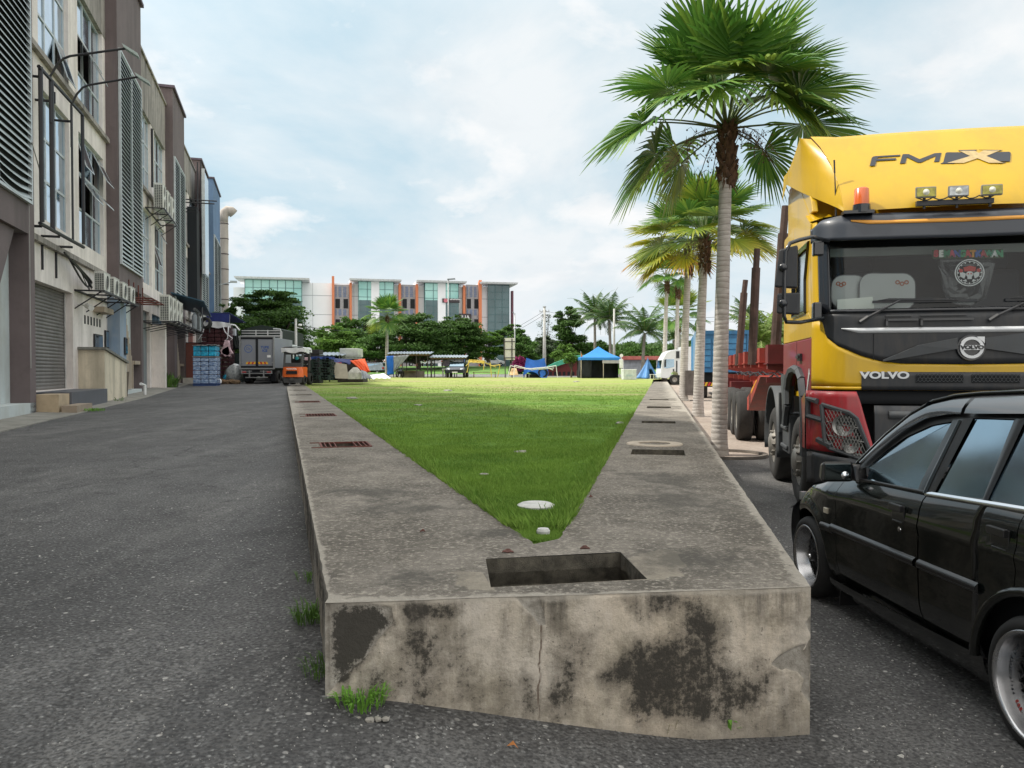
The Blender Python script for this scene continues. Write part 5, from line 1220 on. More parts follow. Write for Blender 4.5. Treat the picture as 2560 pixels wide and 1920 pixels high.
# things inside the cab, behind the glass
def inside_thing(name, m, pts, d, label, cat, th=.006, bev=.0):
    P = [tf(x, y, d) for x, y in pts]; mb = MB(); mb.prism([TM @ Vector((x, d, z)) for x, z in P], TM.to_3x3() @ Vector((0, th, 0)))
    return tag(mb.build(name, m, None, bev=bev), label, cat)
def rr(x0, y0, x1, y1, r, n=5):
    o = []
    for cx, cy, a0 in ((x1-r, y0+r, -90), (x1-r, y1-r, 0), (x0+r, y1-r, 90), (x0+r, y0+r, 180)):
        for k in range(n+1): a = R(a0+90*k/n); o.append((cx+r*math.cos(a), cy+r*math.sin(a)))
    return [Z1(x, y) for x, y in o]
SHD = mat('sunshade_white', (.50, .51, .50), .7, var=.05)
for i, (x0, x1, y0) in enumerate(((327, 515, 1018), (522, 908, 1005))):
    t = empty('sunshade', TO, -TA, ['partly hidden pale sunshade at the left end of the windscreen', 'wide pale rounded sunshade with faint red drawing behind the windscreen'][i], 'sunshade', 'sunshades behind the windscreen')
    d = .25-.04*i; P = [tf(*q, d) for q in rr(x0, y0, x1+(60 if i == 0 else 0), 1252, 80)]; mb = MB(); mb.prism([(x, d, z) for x, z in P], (0, .005, 0)); mb.build('panel', SHD, t)
    mb = MB(); mb.tube([(x, d, z) for x, z in P+[P[0]]], .004, 5); mb.build('edge_wire', mat('grey_edge', (.2, .2, .21), .6), t)
    mb = MB()
    for k, (u, v) in enumerate(((.15, .3), (.26, .34), (.36, .3)) if i == 0 else ((.68, .3), (.76, .34), (.84, .3))):
        x, z = tf(*Z1(lerp(x0, x1, u+(.1 if i == 0 else 0)), lerp(y0, 1252, v-.05)), d); mb.lathe([(.010, 0), (.022, 0)], (x, d-.003, z), 'y', 14)
    mb.build('printed_marks', mat('faded_red', (.42, .16, .10), .7), t)
inside_thing('paper', mat('white_paper', (.90, .92, .84), .8, var=.03), [Z1(*p) for p in ((368, 1186), (612, 1166), (626, 1255), (500, 1262), (496, 1235), (494, 1263), (368, 1266))], .17, 'white paper sheets propped on the dashboard behind the windscreen', 'paper')
# lettered banner
t = empty('banner', TO, -TA, 'colourful lettered banner strip hanging inside the top of the windscreen', 'banner'); d = .155
P = [tf(*Z1(*p), d) for p in ((1022, 842), (1515, 836), (1520, 900), (1028, 904))]; mb = MB(); mb.prism([(x, d, z) for x, z in P], (0, .004, 0)); mb.build('strip', mat('banner_green', (.045, .07, .03), .7), t)
cols = [(.45, .03, .04), (.75, .75, .70), (.03, .22, .10), (.50, .06, .10), (.04, .10, .35), (.03, .28, .12), (.5, .05, .05), (.6, .25, .02), (.04, .12, .40), (.45, .04, .06), (.03, .25, .14), (.70, .72, .70), (.05, .30, .14), (.6, .12, .03)]
word = 'SEMANGATKAWAN'
for i, ch in enumerate(word):
    x, z = tf(*Z1(1050+36.5*i, 871), d); mm = mat(f'banner_colour_{i}', cols[i % len(cols)], .6, var=.02)
    text(ch, .083, mm, t, face_m((x, d-.006, z), (1, 0, 0)), .002, bold=.006, xs=.95, name='letter')
# dark hanging cloth with round emblem
t = empty('hanging_cloth', TO, -TA, 'crumpled black plastic with round red and white emblem hanging behind the windscreen', 'emblem cloth'); d = .19
P = [(1075, 900), (1440, 900), (1462, 935), (1420, 1080), (1395, 1180), (1300, 1225), (1200, 1222), (1130, 1190), (1095, 1120), (1088, 1010), (1062, 950)]
P = [tf(*Z1(*p), d) for p in P]; cx0 = sum(p[0] for p in P)/len(P); cz0 = sum(p[1] for p in P)/len(P); mb = MB(); n = len(P); v0 = []
for k in range(6):
    for i in range(n): q = (k+1)/6; x = lerp(cx0, P[i][0], q); z = lerp(cz0, P[i][1], q); v0.append((x, d+.03*mn.noise(Vector((x*17, z*17, 1))), z))
mb.add(v0+[(cx0, d, cz0)], [(k*n+i, k*n+(i+1) % n, (k+1)*n+(i+1) % n, (k+1)*n+i) for k in range(5) for i in range(n)]+[(6*n, i, (i+1) % n) for i in range(n)])
mb.build('cloth', mat('crumpled_black_film', (.03, .032, .036), .25, var=.5, scale=30), t)
ex, ez = tf(*Z1(1283, 1000), d-.035); y = d-.035
mb = MB(); mb.lathe([(.118, 0), (.128, 0)], (ex, y, ez), 'y', 30); mb.lathe([(.105, 0), (.110, 0)], (ex, y, ez), 'y', 30)
for k in range(16): a = k/16*6.283; mb.lathe([(.001, 0), (.007, 0)], (ex+.098*math.cos(a), y, ez+.098*math.sin(a)), 'y', 6)
mb.lathe([(.001, 0), (.030, 0)], (ex, y-.001, ez-.015), 'y', 14); mb.box(ex-.018, ex+.018, y-.002, y, ez-.06, ez-.035)
for s_ in (-1, 1): mb.prism([(ex+s_*.03, y-.001, ez-.01), (ex+s_*.085, y-.001, ez+.02), (ex+s_*.08, y-.001, ez-.035), (ex+s_*.045, y-.001, ez-.055)], (0, .001, 0)); mb.prism([(ex+s_*.03, y-.001, ez-.06), (ex+s_*.06, y-.001, ez-.075), (ex+s_*.02, y-.001, ez-.085)], (0, .001, 0))
mb.build('emblem', mat('emblem_white', (.75, .75, .75), .6), t)
mb = MB(); mb.prism([(ex-.055, y-.003, ez+.05), (ex, y-.003, ez+.065), (ex+.055, y-.003, ez+.05), (ex+.045, y-.003, ez+.012), (ex-.045, y-.003, ez+.012)], (0, .001, 0))
for s_ in (-1, 1): mb.lathe([(.001, 0), (.018, 0)], (ex+s_*.075, y-.004, ez+.02), 'y', 10); mb.lathe([(.001, -.002), (.007, -.002)], (ex+s_*.012, y-.002, ez-.01), 'y', 8)
mb.build('emblem_red', mat('emblem_red', (.55, .04, .03), .6), t)

# ------------------------------------------------------------ log trailer
LR = mat('trailer_red', (.36, .045, .03), .6, var=.3, scale=2.5, dirt=.5); LRD = mat('trailer_dark_red', (.15, .02, .022), .6, var=.3, scale=3)
G = empty('log_trailer', TM @ Vector((0, 3.6, 0)), -TA, 'empty red log trailer with rusty steel stakes behind the yellow truck', 'trailer')
m_ = MB(); m_.box(.75, .95, .2, 13, 1.12, 1.45); m_.box(TW-.95, TW-.75, .2, 13, 1.12, 1.45); m_.build('chassis', LR, G)
ys_ = [.25, 1.35, 2.6, 3.9, 5.1, 6.3, 7.5, 8.7, 9.9]
for i, y in enumerate(ys_):
    m_ = MB(); zb = 1.55 if i else 1.52; ht = .30 if i else .36; wd = .42
    m_.box(.0, TW, y, y+.16, zb, zb+.08); m_.prism([(.0, y, zb), (.7, y, 1.40), (TW-.7, y, 1.40), (TW, y, zb)], (0, .16, 0)); m_.box(.0, wd if i else .62, y-.02, y+.30, zb+.085, zb+.085+ht*.75); m_.box(TW-wd, TW, y-.02, y+.30, zb+.085, zb+.085+ht*.75)
    m_.box(-.02, wd+.04, y-.05, y+.34, zb+.07, zb+.084); m_.box(-.01, .75, y+.05, y+.1, 1.32, 1.40)
    m_.build('bolster', LRD if i == 0 else LR, G)
STK = mat('rust_brown_steel', (.09, .055, .045), .7, .2, var=.4, scale=6)
for i, (y, b_, t_) in enumerate(((3.95, (1936, 860), (1964, 515)), (6.1, (1880, 860), (1893, 622)), (8.9, (1846, 860), (1864, 700)))):
    (x0, z0), (x1, z1) = tf(*b_, y), tf(*t_, y); y -= 3.6
    for dx, s_ in ((0, 1), (TW-2*x0, -1)):
        m_ = MB(); X1 = x0+dx+s_*(x1-x0); m_.tube([(x0+dx, y, 1.6), (lerp(x0+dx, X1, .78), y, lerp(z0, z1, .8))], .075, 10); m_.tube([(lerp(x0+dx, X1, .76), y, lerp(z0, z1, .78)), (X1, y, z1)], .055, 10); m_.build('stake', STK, G)
m_ = MB(); m_.prism([(-.02, 1.0, 1.40), (-.02, 1.2, 1.42), (-.02, 3.1, 1.0), (-.02, 3.1, .78), (-.02, 2.9, .78)], (.5, 0, 0)); m_.build('side_bracket', LR, G)
m_ = MB(); m_.prism([(-.024, 1.5, 1.33), (-.024, 1.58, 1.35), (-.024, 2.4, 1.15), (-.024, 2.4, 1.09)], (.003, 0, 0)); m_.build('reflective_tape', mat('orange_reflector', (.8, .3, .02), .4), G)
m_ = MB()
for k in range(5): m_.tube([(.1+.06*k, .5+q*.9, 1.42-.06*math.sin(q*1.9+k)) for q in range(9)], .012, 5)
m_.build('air_hoses', BLK, G)
for y in (5.6, 6.9, 8.2, 9.5): wheel(G, .0, y, .53, .28, False); wheel(G, .42, y, .53, .28, False, False); wheel(G, TW-.3, y, .53, .28, False, False); wheel(G, TW-.72, y, .53, .28, False, False)
m_ = MB(); m_.box(.05, 1.2, 10.6, 10.7, .5, 1.4); m_.box(.2, .9, 9.9, 10.6, 1.0, 1.2); m_.build('rear_guard', LRD, G)

# ============================================================ BLACK HATCHBACK, front to the left-far, seen from its left side
CF, CR_ = Vector((1.94, 5.15, 0)), Vector((2.05, 2.95, 0))
cdv = (CF-CR_).normalized(); CA = math.atan2(cdv.y, cdv.x)          # local x forward, local y to the left; z up
KM = Matrix.Translation(CR_) @ Matrix.Rotation(CA, 4, 'Z')
# in this frame the left side (towards the camera) is y = 0 and the car extends to y = -1.62
CW = 1.62
PNT = mat('car_black_paint', (.004, .006, .0055), .16, var=.1, scale=1., coat=.6, spec=.3, dirt=.22)
CPL = mat('car_black_trim', (.012, .012, .013), .35, var=.2, scale=4, coat=.3)
K = empty('parked_car', KM.translation, CA, 'black five-door hatchback with chrome waist strip and deep silver wheels', 'car')
belt = [(-.75, .93), (0, .945), (.35, .935), (.80, .90), (1.2, .885), (1.45, .865), (1.62, .83), (1.85, .80), (2.1, .735), (2.3, .66), (2.42, .60)]
sill = [(-.75, .34), (-.45, .22), (.35, .23), (1.2, .20), (1.75, .19), (2.2, .24), (2.42, .30)]
WF, WR = (2.09, .265), (.0, .255)
def arch_z(s, c, r, z0):
    d = abs(s-c[0]); return max(z0, c[1]+math.sqrt(max(0, r*r-d*d))) if d < r else z0
def zlow(s): return max(arch_z(s, WF, .315, interp(s, sill)), arch_z(s, WR, .35, interp(s, sill)))
def ysd(s, z):     # inward offset of the side skin
    y = -.012*(abs(z-.60)/.3)**2-.05*max(0, (.36-z)/.16)**2
    y -= .05*sst(1.75, 2.42, s)+.09*max(0, (s-2.18)/.24)**2+.06*sst(-.2, -.75, s)
    b = interp(s, belt); y -= .045*max(0, (z-b+.10)/.10)**2
    if z > .5: y += .012*math.exp(-((z-.74)/.03)**2)
    fl = max(0, 1-abs(math.hypot(s-WF[0], z-WF[1])-.34)/.06); y += .018*fl*(z > WF[1])
    fl = max(0, 1-abs(math.hypot(s-WR[0], z-WR[1])-.37)/.07); y += .006*fl*(z > WR[1])
    return y
ss = sorted(set([-.75+i*.05 for i in range(64) if -.75+i*.05 <= 2.42]+[2.42]+[WF[0]+.315*math.cos(a*math.pi/24) for a in range(25)]+[WR[0]+.35*math.cos(a*math.pi/24) for a in range(25)]))
ss = [s for s in ss if s <= 2.42]
def sidegrid(mb, s0, s1, flip=False, off=0.):
    cols = sorted(set([s0, s1]+[s for s in ss if s0 < s < s1])); nz = 16; v = []
    for s in cols:
        a, b = zlow(s), interp(s, belt)
        for k in range(nz+1): z = lerp(a, b, k/nz); y = ysd(s, z)+off; v.append((s, -CW-y if flip else y, z))
    n = nz+1; mb.add(v, [(i*n+k, i*n+k+1, (i+1)*n+k+1, (i+1)*n+k) if flip else ((i+1)*n+k, (i+1)*n+k+1, i*n+k+1, i*n+k) for i in range(len(cols)-1) for k in range(nz)])
def door_edge(x): return x
fw = MB(); sidegrid(fw, 1.66, 2.42); fw2 = MB(); sidegrid(fw2, 1.66, 2.42, True)
body = MB(); sidegrid(body, -.75, .12); sidegrid(body, -.75, 1.66, True)
# bonnet
def bon(a, b):
    s = lerp(1.40, 2.42, a); y = lerp(ysd(s, interp(s, belt)), -CW-ysd(s, interp(s, belt)), b); m = math.sin(b*math.pi)
    return (s+.03*m*a, y, interp(s, belt)+.05*m**.5*(1-.3*a)+.012*(abs(b-.5) > .38))
bo = MB(); bo.grid(bon, 24, 24); bo.build('bonnet', PNT, K, smooth=True)
for nm, mb in (('front_wing', fw), ('front_wing', fw2)): mb.build(nm, PNT, K, smooth=True)
# nose, tail, scuttle
body.grid(lambda a, b: (2.42+.03*math.sin(a*math.pi), lerp(ysd(2.42, .5), -CW-ysd(2.42, .5), a), lerp(.40, .60, b)), 16, 3)
body.grid(lambda a, b: (-.75-.06*math.sin(a*math.pi), lerp(ysd(-.75, .6), -CW-ysd(-.75, .6), a), lerp(.3, .93, b)), 16, 6)
body.grid(lambda a, b: (lerp(-.82, -.74, a), lerp(-.0, -CW, b), .925), 1, 6); body.grid(lambda a, b: (lerp(1.25, 1.45, a), lerp(-.06, -CW+.06, b), lerp(.93, .895, a)), 3, 8)
body.build('body', PNT, K, smooth=True)
for (a, b, nm) in ((.125, .795, 'rear_door'), (.805, 1.655, 'front_door')):
    d_ = MB(); sidegrid(d_, a, b); o = d_.build('door', PNT, K, smooth=True)
    hx, hz = (.22, .80) if nm == 'rear_door' else (.97, .765)
    h_ = MB(); h_.box(hx-.055, hx+.055, ysd(hx, hz)-.004, ysd(hx, hz)+.006, hz-.055, hz+.04); h_.box(hx-.06, hx+.05, ysd(hx, hz)+.006, ysd(hx, hz)+.03, hz+.01, hz+.045); h_.box(hx-.05, hx+.04, ysd(hx, hz)+.006, ysd(hx, hz)+.014, hz-.048, hz-.04); h_.build('handle', CPL, o, bev=.006)
    if nm == 'front_door': h_ = MB(); h_.lathe([(.001, .004), (.013, .003), (.015, -.003)], (.965, ysd(.96, .68), .68), 'y', 14); h_.build('lock', CHR, o)
    m_ = MB(); zc = lambda s: .555+.02*(.8-s)*.5; a2, b2 = (.34, b-.01) if nm == 'rear_door' else (a+.01, b+.05)
    m_.grid(lambda p, q: (lerp(a2, b2, p), ysd(lerp(a2, b2, p), .5)+.004+.018*math.sin(q*math.pi)**.6, zc(lerp(a2, b2, p))-.035+.05*q), 20, 6); mo_ = m_.build('side_moulding', CPL, o, smooth=True)
    m_ = MB(); m_.grid(lambda p, q: (lerp(a2, b2, p), ysd(lerp(a2, b2, p), .5)+.019, zc(lerp(a2, b2, p))-.022+.004*q), 20, 1); m_.build('chrome_line', mat('dull_chrome', (.45, .45, .46), .3, .9), mo_)
m_ = MB(); m_.grid(lambda p, q: (lerp(1.68, 1.82, p), ysd(lerp(1.68, 1.82, p), .5)+.006+.016*math.sin(q*math.pi)**.6, .50+.05*q), 6, 6); m_.build('side_moulding', CPL, K, smooth=True)
m_ = MB(); m_.box(1.75, 1.80, ysd(1.78, .62)-.002, ysd(1.78, .62)+.012, .61, .645); m_.build('side_repeater', mat('repeater_white', (.55, .5, .4), .3), K, bev=.004)
# rear arch flare and sill skirt
m_ = MB(); m_.tube([(WR[0]+.365*math.cos(R(a)), .004, WR[1]+.365*math.sin(R(a))) for a in range(0, 181, 10)]+[(-.4, -.02, .22)], .022, 8); m_.build('arch_flare', PNT, K, smooth=True)
m_ = MB(); m_.grid(lambda p, q: (lerp(.34, 1.77, p), -.02-.06*q**2, lerp(interp(lerp(.34, 1.77, p), sill)+.02, .115, q)), 20, 5); m_.build('sill', PNT, K, smooth=True)
m_ = MB(); m_.box(-.6, 2.2, -CW+.15, -.15, .16, .3); m_.box(-.6, 1.3, -CW+.1, -.1, .3, .62); m_.build('floor', DRK, K)
# bumper
m_ = MB()
def bum(p, q):
    ang = p; s = interp(ang, [(0, 2.33), (.12, 2.40), (.25, 2.46), (.4, 2.50), (1, 2.51)]); y = interp(ang, [(0, -.045), (.12, -.09), (.25, -.16), (.4, -.32), (1, -CW+.3)]); k = math.sin(min(1, q*1.0)*math.pi)**.4
    return (s+.03*k, y+.02*k*(p < .34), lerp(.26, .575, q))
m_.grid(bum, 40, 10); bb = m_.build('bumper', CPL, K, smooth=True)
m_ = MB(); m_.grid(lambda p, q: (bum(p, .75)[0]+.008, bum(p, .75)[1]+.006, .53+.012*q), 40, 1); m_.build('bumper_line', mat('dull_chrome', (.45, .45, .46), .3, .9), bb)
m_ = MB(); m_.box(2.40, 2.445, -.45, -.02-.1, .585, .70 if False else .64); m_.build('headlight', mat('lamp_clear', (.4, .42, .42), .1, .5), K)
m_ = MB(); m_.prism([(1.66, -.04, .2), (1.66, -.18, .2), (1.68, -.18, .06), (1.68, -.04, .06)], (.008, 0, .0)); m_.build('mudflap', CPL, K)
# greenhouse: roof and pillars between outline curves (s, z) on the leaning side plane
def gy(z): return -.045-.24*max(0, z-.90)/.5*.94-.05*max(0, (z-1.28)/.12)**2
def G3(s, z, o=0.): return (s, gy(z)+o, z)
cnv = (cdv.y, -cdv.x)
def cpx(px, py, o=0.):      # photographed point -> (s, z) on the leaning side of the cabin
    z = 1.1; s_ = 0
    for _ in range(8):
        e = -gy(z)-o; k = (CR_.x+cnv[0]*e)*cnv[0]+(CR_.y+cnv[1]*e)*cnv[1]; q = onplane(px, py, (cnv[0]*k, cnv[1]*k), cnv); s_ = (q[0]-CR_.x)*cdv.x+(q[1]-CR_.y)*cdv.y; z = q[2]
    return (s_, z)
def CP(*pts): return [cpx(x, y) for x, y in pts]
OUT = CP((2135, 1180), (2149, 1157), (2221, 1087), (2286, 1034), (2339, 1004), (2393, 991), (2457, 985), (2560, 981)); sE, zE = OUT[-1]; OUT += [(sE-.5, zE+.005), (sE-.85, zE-.10)]
GT = CP((2172, 1166), (2211, 1130), (2264, 1093), (2329, 1063), (2384, 1053)); G2T = CP((2436, 1045), (2532, 1048), (2575, 1051))
roofz = sorted((s, z) for s, z in OUT)
bpf = CP((2384, 1050), (2294, 1230)); bpr = CP((2436, 1044), (2337, 1234)); cpf = CP((2538, 1046), (2457, 1248)); cpr = CP((2566, 1048), (2470, 1252))
RF = MB()
def roof(a, b):
    s = lerp(sE-.85, OUT[4][0], a); z = interp(s, roofz); y = gy(z)*1.0; m = math.sin(b*math.pi); return (s, lerp(y, -CW-y, b), z+.035*m**.7)
RF.grid(roof, 24, 20); RF.build('roof', PNT, K, smooth=True)
FR_ = MB()
def bandp(mb, A, B, n=24, o=.0, flip=False):    # strip between two polylines in (s, z)
    def al(P, t):
        Ls = [0]
        for p, q in zip(P, P[1:]): Ls.append(Ls[-1]+math.hypot(q[0]-p[0], q[1]-p[1]))
        d = t*Ls[-1]; return (interp(d, list(zip(Ls, [p[0] for p in P]))), interp(d, list(zip(Ls, [p[1] for p in P]))))
    def g(a, b):
        p, q = al(A, a), al(B, a); s, z = lerp(p[0], q[0], b), lerp(p[1], q[1], b); x, y, zz = G3(s, z, o+.006*math.sin(b*math.pi)); return (x, -CW-y, zz) if flip else (x, y, zz)
    mb.grid(g, n, 3)
for fl in (False, True):
    FR_ = MB(); bandp(FR_, OUT, GT+G2T+[(sE-.5, G2T[-1][1]), (sE-.8, zE-.2)], 60, .0, fl)
    bandp(FR_, bpf, bpr, 6, .004, fl); bandp(FR_, cpf, cpr, 6, .002, fl); bandp(FR_, [(cpf[0][0]-.52, 1.33), (cpf[1][0]-.5, .92)], [(sE-.84, zE-.12), (-.80, .92)], 6, .0, fl)
    FR_.build('window_frame', CPL, K, smooth=True)
m_ = MB(); m_.tube([G3(s, z+.004, .010) for s, z in OUT], .011, 6); q0, q1 = CP((2400, 1050), (2312, 1232)); q2, q3 = CP((2410, 1050), (2322, 1233)); bandp(m_, [q0, q1], [q2, q3], 6, .012); m_.build('gutter', PNT, K, smooth=True)
m_ = MB(); bandp(m_, CP((2160, 1155), (2224, 1092), (2288, 1040), (2340, 1012), (2393, 1000), (2440, 996)), CP((2165, 1158), (2205, 1125), (2262, 1080), (2330, 1045), (2385, 1035), (2415, 1035)), 26, .028)
bandp(m_, CP((2452, 996), (2560, 990), (2600, 990)), CP((2425, 1034), (2560, 1034), (2600, 1034)), 20, .03); m_.build('wind_deflector', mat('smoke_acrylic', (.05, .055, .062), .10, coat=1.), K, smooth=True)
GL = CGL
def pane(pts, o=-.004):
    g = MB(); g.add([G3(s, z, o-.01*(z-.9)) for s, z in pts], [tuple(range(len(pts)))]); return g.build('window', GL, K)
pane(CP((2166, 1200), (2160, 1170))[:1]+GT+[bpf[0], bpf[1]]); pane([G2T[0], G2T[1], cpf[1], bpr[1]]); pane([cpr[0], (cpf[0][0]-.55, 1.33), (cpf[1][0]-.5, .94), cpr[1]])
g = MB(); g.grid(lambda a, b: (lerp(OUT[1][0], OUT[4][0], b), lerp(-.09-.12*b, -CW+.09+.12*b, a), lerp(OUT[1][1]-.03, OUT[4][1], b)+.03*math.sin(a*math.pi)*b), 12, 8); g.build('windscreen', GL, K, smooth=True)
g = MB(); g.grid(lambda a, b: (lerp(-.80, sE-.86, b)-.05*math.sin(a*math.pi), lerp(gy(lerp(.93, zE-.09, b)), -CW-gy(lerp(.93, zE-.09, b)), a), lerp(.925, zE-.085, b)), 10, 5); g.build('rear_window', GL, K)
m_ = MB(); m_.grid(lambda p, q: (lerp(-.6, .80, p), gy(.92)+.012+.012*math.sin(q*math.pi), interp(lerp(-.6, .8, p), [(-.6, .945), (.1, .93), (.8, .885)])-.012+.03*q), 30, 4); m_.build('waist_strip', CHR, K, smooth=True)
m_ = MB(); m_.grid(lambda p, q: (lerp(.81, 1.44, p), gy(.9)+.008+.006*math.sin(q*math.pi), lerp(.893, .868, p)-.008+.018*q), 20, 3); m_.build('window_seal', CPL, K, smooth=True)
# door mirror
m_ = MB(); mx, mz = 1.50, .905
m_.hexa([(mx-.02, -.02, mz-.06), (mx-.02, .175, mz-.06), (mx+.07, .15, mz-.045), (mx+.07, -.02, mz-.045), (mx-.02, -.02, mz+.065), (mx-.02, .165, mz+.065), (mx+.07, .14, mz+.045), (mx+.07, -.02, mz+.045)]); m_.hexa([(mx-.05, -.10, mz-.06), (mx-.05, -.02, mz-.06), (mx+.06, -.02, mz-.05), (mx+.06, -.1, mz-.05), (mx-.02, -.10, mz+.05), (mx-.0, -.02, mz+.05), (mx+.04, -.02, mz+.04), (mx+.04, -.1, mz+.04)])
o = m_.build('mirror', CPL, K, bev=.018); g = MB(); g.box(mx-.028, mx-.022, .0, .155, mz-.045, mz+.05); g.build('mirror_glass', mat('dark_mirror', (.10, .12, .12), .08, 1., var=.02), o, bev=.002)
g = MB(); g.lathe([(.001, -.012), (.018, -.009), (.026, .0)], (mx-.026, .035, mz-.018), 'x', 16); g.build('blind_spot_mirror', CHR, o, smooth=True)
# wheels with deep polished lips
ALM = mat('polished_lip', (.45, .45, .46), .26, .9, var=.12, scale=10); BSP = mat('black_mesh_wheel', (.012, .012, .014), .35, coat=.3)
def cwheel(c, yo, rr_, rt_, steer=0.):
    t = MB(); t.lathe([(rr_, -.19), (rt_-.02, -.19), (rt_, -.17), (rt_, -.03), (rt_-.012, -.008), (rt_-.035, .004), (rr_+.008, .002), (rr_, -.004)], (0, 0, 0), 'y', 48)
    o = t.build('wheel', mat('car_tyre', (.018, .018, .018), .75, var=.2, scale=10), K, smooth=True); o.location = (c[0], yo, c[1]); o.rotation_euler = (0, 0, steer)
    m = MB(); m.lathe([(rr_+.006, .004), (rr_+.002, .008), (rr_-.006, .006), (rr_-.012, -.006), (rr_-.016, -.03), (rr_-.042, -.085), (rr_-.046, -.095)], (0, 0, 0), 'y', 48); m.build('rim', ALM, o, smooth=True)
    m = MB(); m.lathe([(rr_-.046, -.095), (.001, -.10)], (0, 0, 0), 'y', 32); r0 = rr_-.046
    for k in range(16):
        for sg in (-1, 1):
            a0 = k/16*6.283; a1 = a0+sg*.55; m.tube([(.045*math.cos(a0), -.055, .045*math.sin(a0)), (r0*.6*math.cos(a0+sg*.22), -.06, r0*.6*math.sin(a0+sg*.22)), (r0*math.cos(a1), -.085, r0*math.sin(a1))], .006, 5)
    m.lathe([(.001, -.02), (.03, -.022), (.035, -.05), (.05, -.06)], (0, 0, 0), 'y', 20)
    for k in range(28): a = k/28*6.283; m.tube([(r0*.97*math.cos(a), -.09, r0*.97*math.sin(a)), (r0*.97*math.cos(a), -.074, r0*.97*math.sin(a))], .005, 6)
    m.build('spokes', BSP, o)
    m = MB(); m.lathe([(.001, -.012), (.014, -.014), (.018, -.024)], (0, 0, 0), 'y', 16); m.build('hub_cap', CHR, o); return o
for c, st in ((WF, -.04), (WR, 0)):
    wo = cwheel(c, -.015 if c is WF else .02, .215 if c is WR else .20, .275 if c is WR else .262, st); cwheel(c, -CW-.01, .21, .272).rotation_euler = (0, 0, math.pi)
    if c is WR:
        for i, ch in enumerate('performance line'):
            a = R(152-3.4*i*0-(-1)*0)+0; a = R(212)-R(4.6)*i; r_ = .180
            M_ = Matrix.Translation((-r_*math.cos(a)*-1*1., -.045, r_*math.sin(a)*-1)) if False else Matrix.Translation((r_*math.cos(R(-28)+R(4.6)*i), -.040, r_*math.sin(R(-28)+R(4.6)*i))) @ Matrix(((0, 1, 0, 0), (0, 0, 1, 0), (1, 0, 0, 0), (0, 0, 0, 1)))
            th = R(-28)+R(4.6)*i
            if ch != ' ':
                rad = Vector((math.cos(th), 0, math.sin(th))); tan = Vector((-math.sin(th), 0, math.cos(th))); nrm = Vector((0, 1, 0))
                # read upwards along the lip, seen from the left side
                M_ = Matrix(((tan.x, -rad.x, nrm.x, r_*rad.x), (tan.y, -rad.y, nrm.y, -.048), (tan.z, -rad.z, nrm.z, r_*rad.z), (0, 0, 0, 1)))
                text(ch, .024, NAVY, wo, M_, .001, xs=.8, name='lip_lettering')
        for i, ch in enumerate('BBS'):
            th = R(-48)+R(5)*i; rad = Vector((math.cos(th), 0, math.sin(th))); tan = Vector((-math.sin(th), 0, math.cos(th)))
            M_ = Matrix(((tan.x, -rad.x, 0, r_*rad.x), (0, 0, 1, -.048), (tan.z, -rad.z, 0, r_*rad.z), (0, 0, 0, 1)))
            text(ch, .022, mat('lip_red', (.5, .05, .04), .5), wo, M_, .001, bold=.001, name='lip_lettering')
# interior
m_ = MB(); m_.box(-.6, 1.2, -CW+.12, -.12, .62, .86); m_.box(.55, .68, -.75, -.25, .8, 1.18); m_.box(.55, .68, -1.4, -.9, .8, 1.18); m_.build('seats', DRK, K, bev=.04)

# ============================================================ PALMS
def mat_leaf(name, a, b, tip=None, rough=.42, ylw=0.):
    t = NT(name); g = t.n('ShaderNodeNewGeometry'); r_ = g.outputs['Random Per Island']
    col = t.mix(r_, a, b); col = t.mix(t.ramp(t.noise(1.2, 4, .6), [(.4, 0.), (.7, .5)]), col, tuple(q*.6 for q in a))
    if ylw:
        f = t.attr('yellow'); col = t.mix(t.math('MINIMUM', t.math('ADD', f, t.math('MULTIPLY', t.math('SUBTRACT', r_, .5), .25)), 1.), col, (.50, .36, .015))
        col = t.mix(t.ramp(f, [(.86, 0.), (1., .8)]), col, (.30, .09, .06))
    t.b.inputs['Subsurface Weight'].default_value = 0
    tr = t.n('ShaderNodeBsdfTranslucent'); t.l(col, tr.inputs[0]); ms = t.n('ShaderNodeMixShader'); ms.inputs[0].default_value = .28
    t.fin(col, rough, spec=.5); t.l(t.b.outputs[0], ms.inputs[1]); t.l(tr.outputs[0], ms.inputs[2]); t.l(ms.outputs[0], t.t.nodes['Material Output'].inputs['Surface']); return t.mat
PLF = mat_leaf('fan_palm_leaf', (.045, .14, .018), (.16, .33, .055), ylw=1.)
PDEAD = mat('dead_palm_fibre', (.10, .055, .03), .9, var=.5, scale=12)
def mat_trunk():
    t = NT('palm_trunk_bark'); z = t.sep()[2]; w_ = t.wave(3.4, t.vec((.35, .35, 1)), 'Z', 6.); n_ = t.noise(5, 8, .7, t.vec((1, 1, 2.5)))
    col = t.mix(t.ramp(n_, [(.3, 0.), (.7, 1.)]), (.33, .30, .27), (.58, .545, .51)); col = t.mix(t.ramp(w_, [(.0, .6), (.10, 0.)]), col, (.17, .145, .12))
    col = t.mix(t.ramp(t.noise(1.3, 6, .6), [(.5, 0.), (.75, .5)]), col, (.26, .25, .20)); t.bump(t.math('ADD', w_, n_), .35, .012); return t.fin(col, .9)
PTR = mat_trunk()
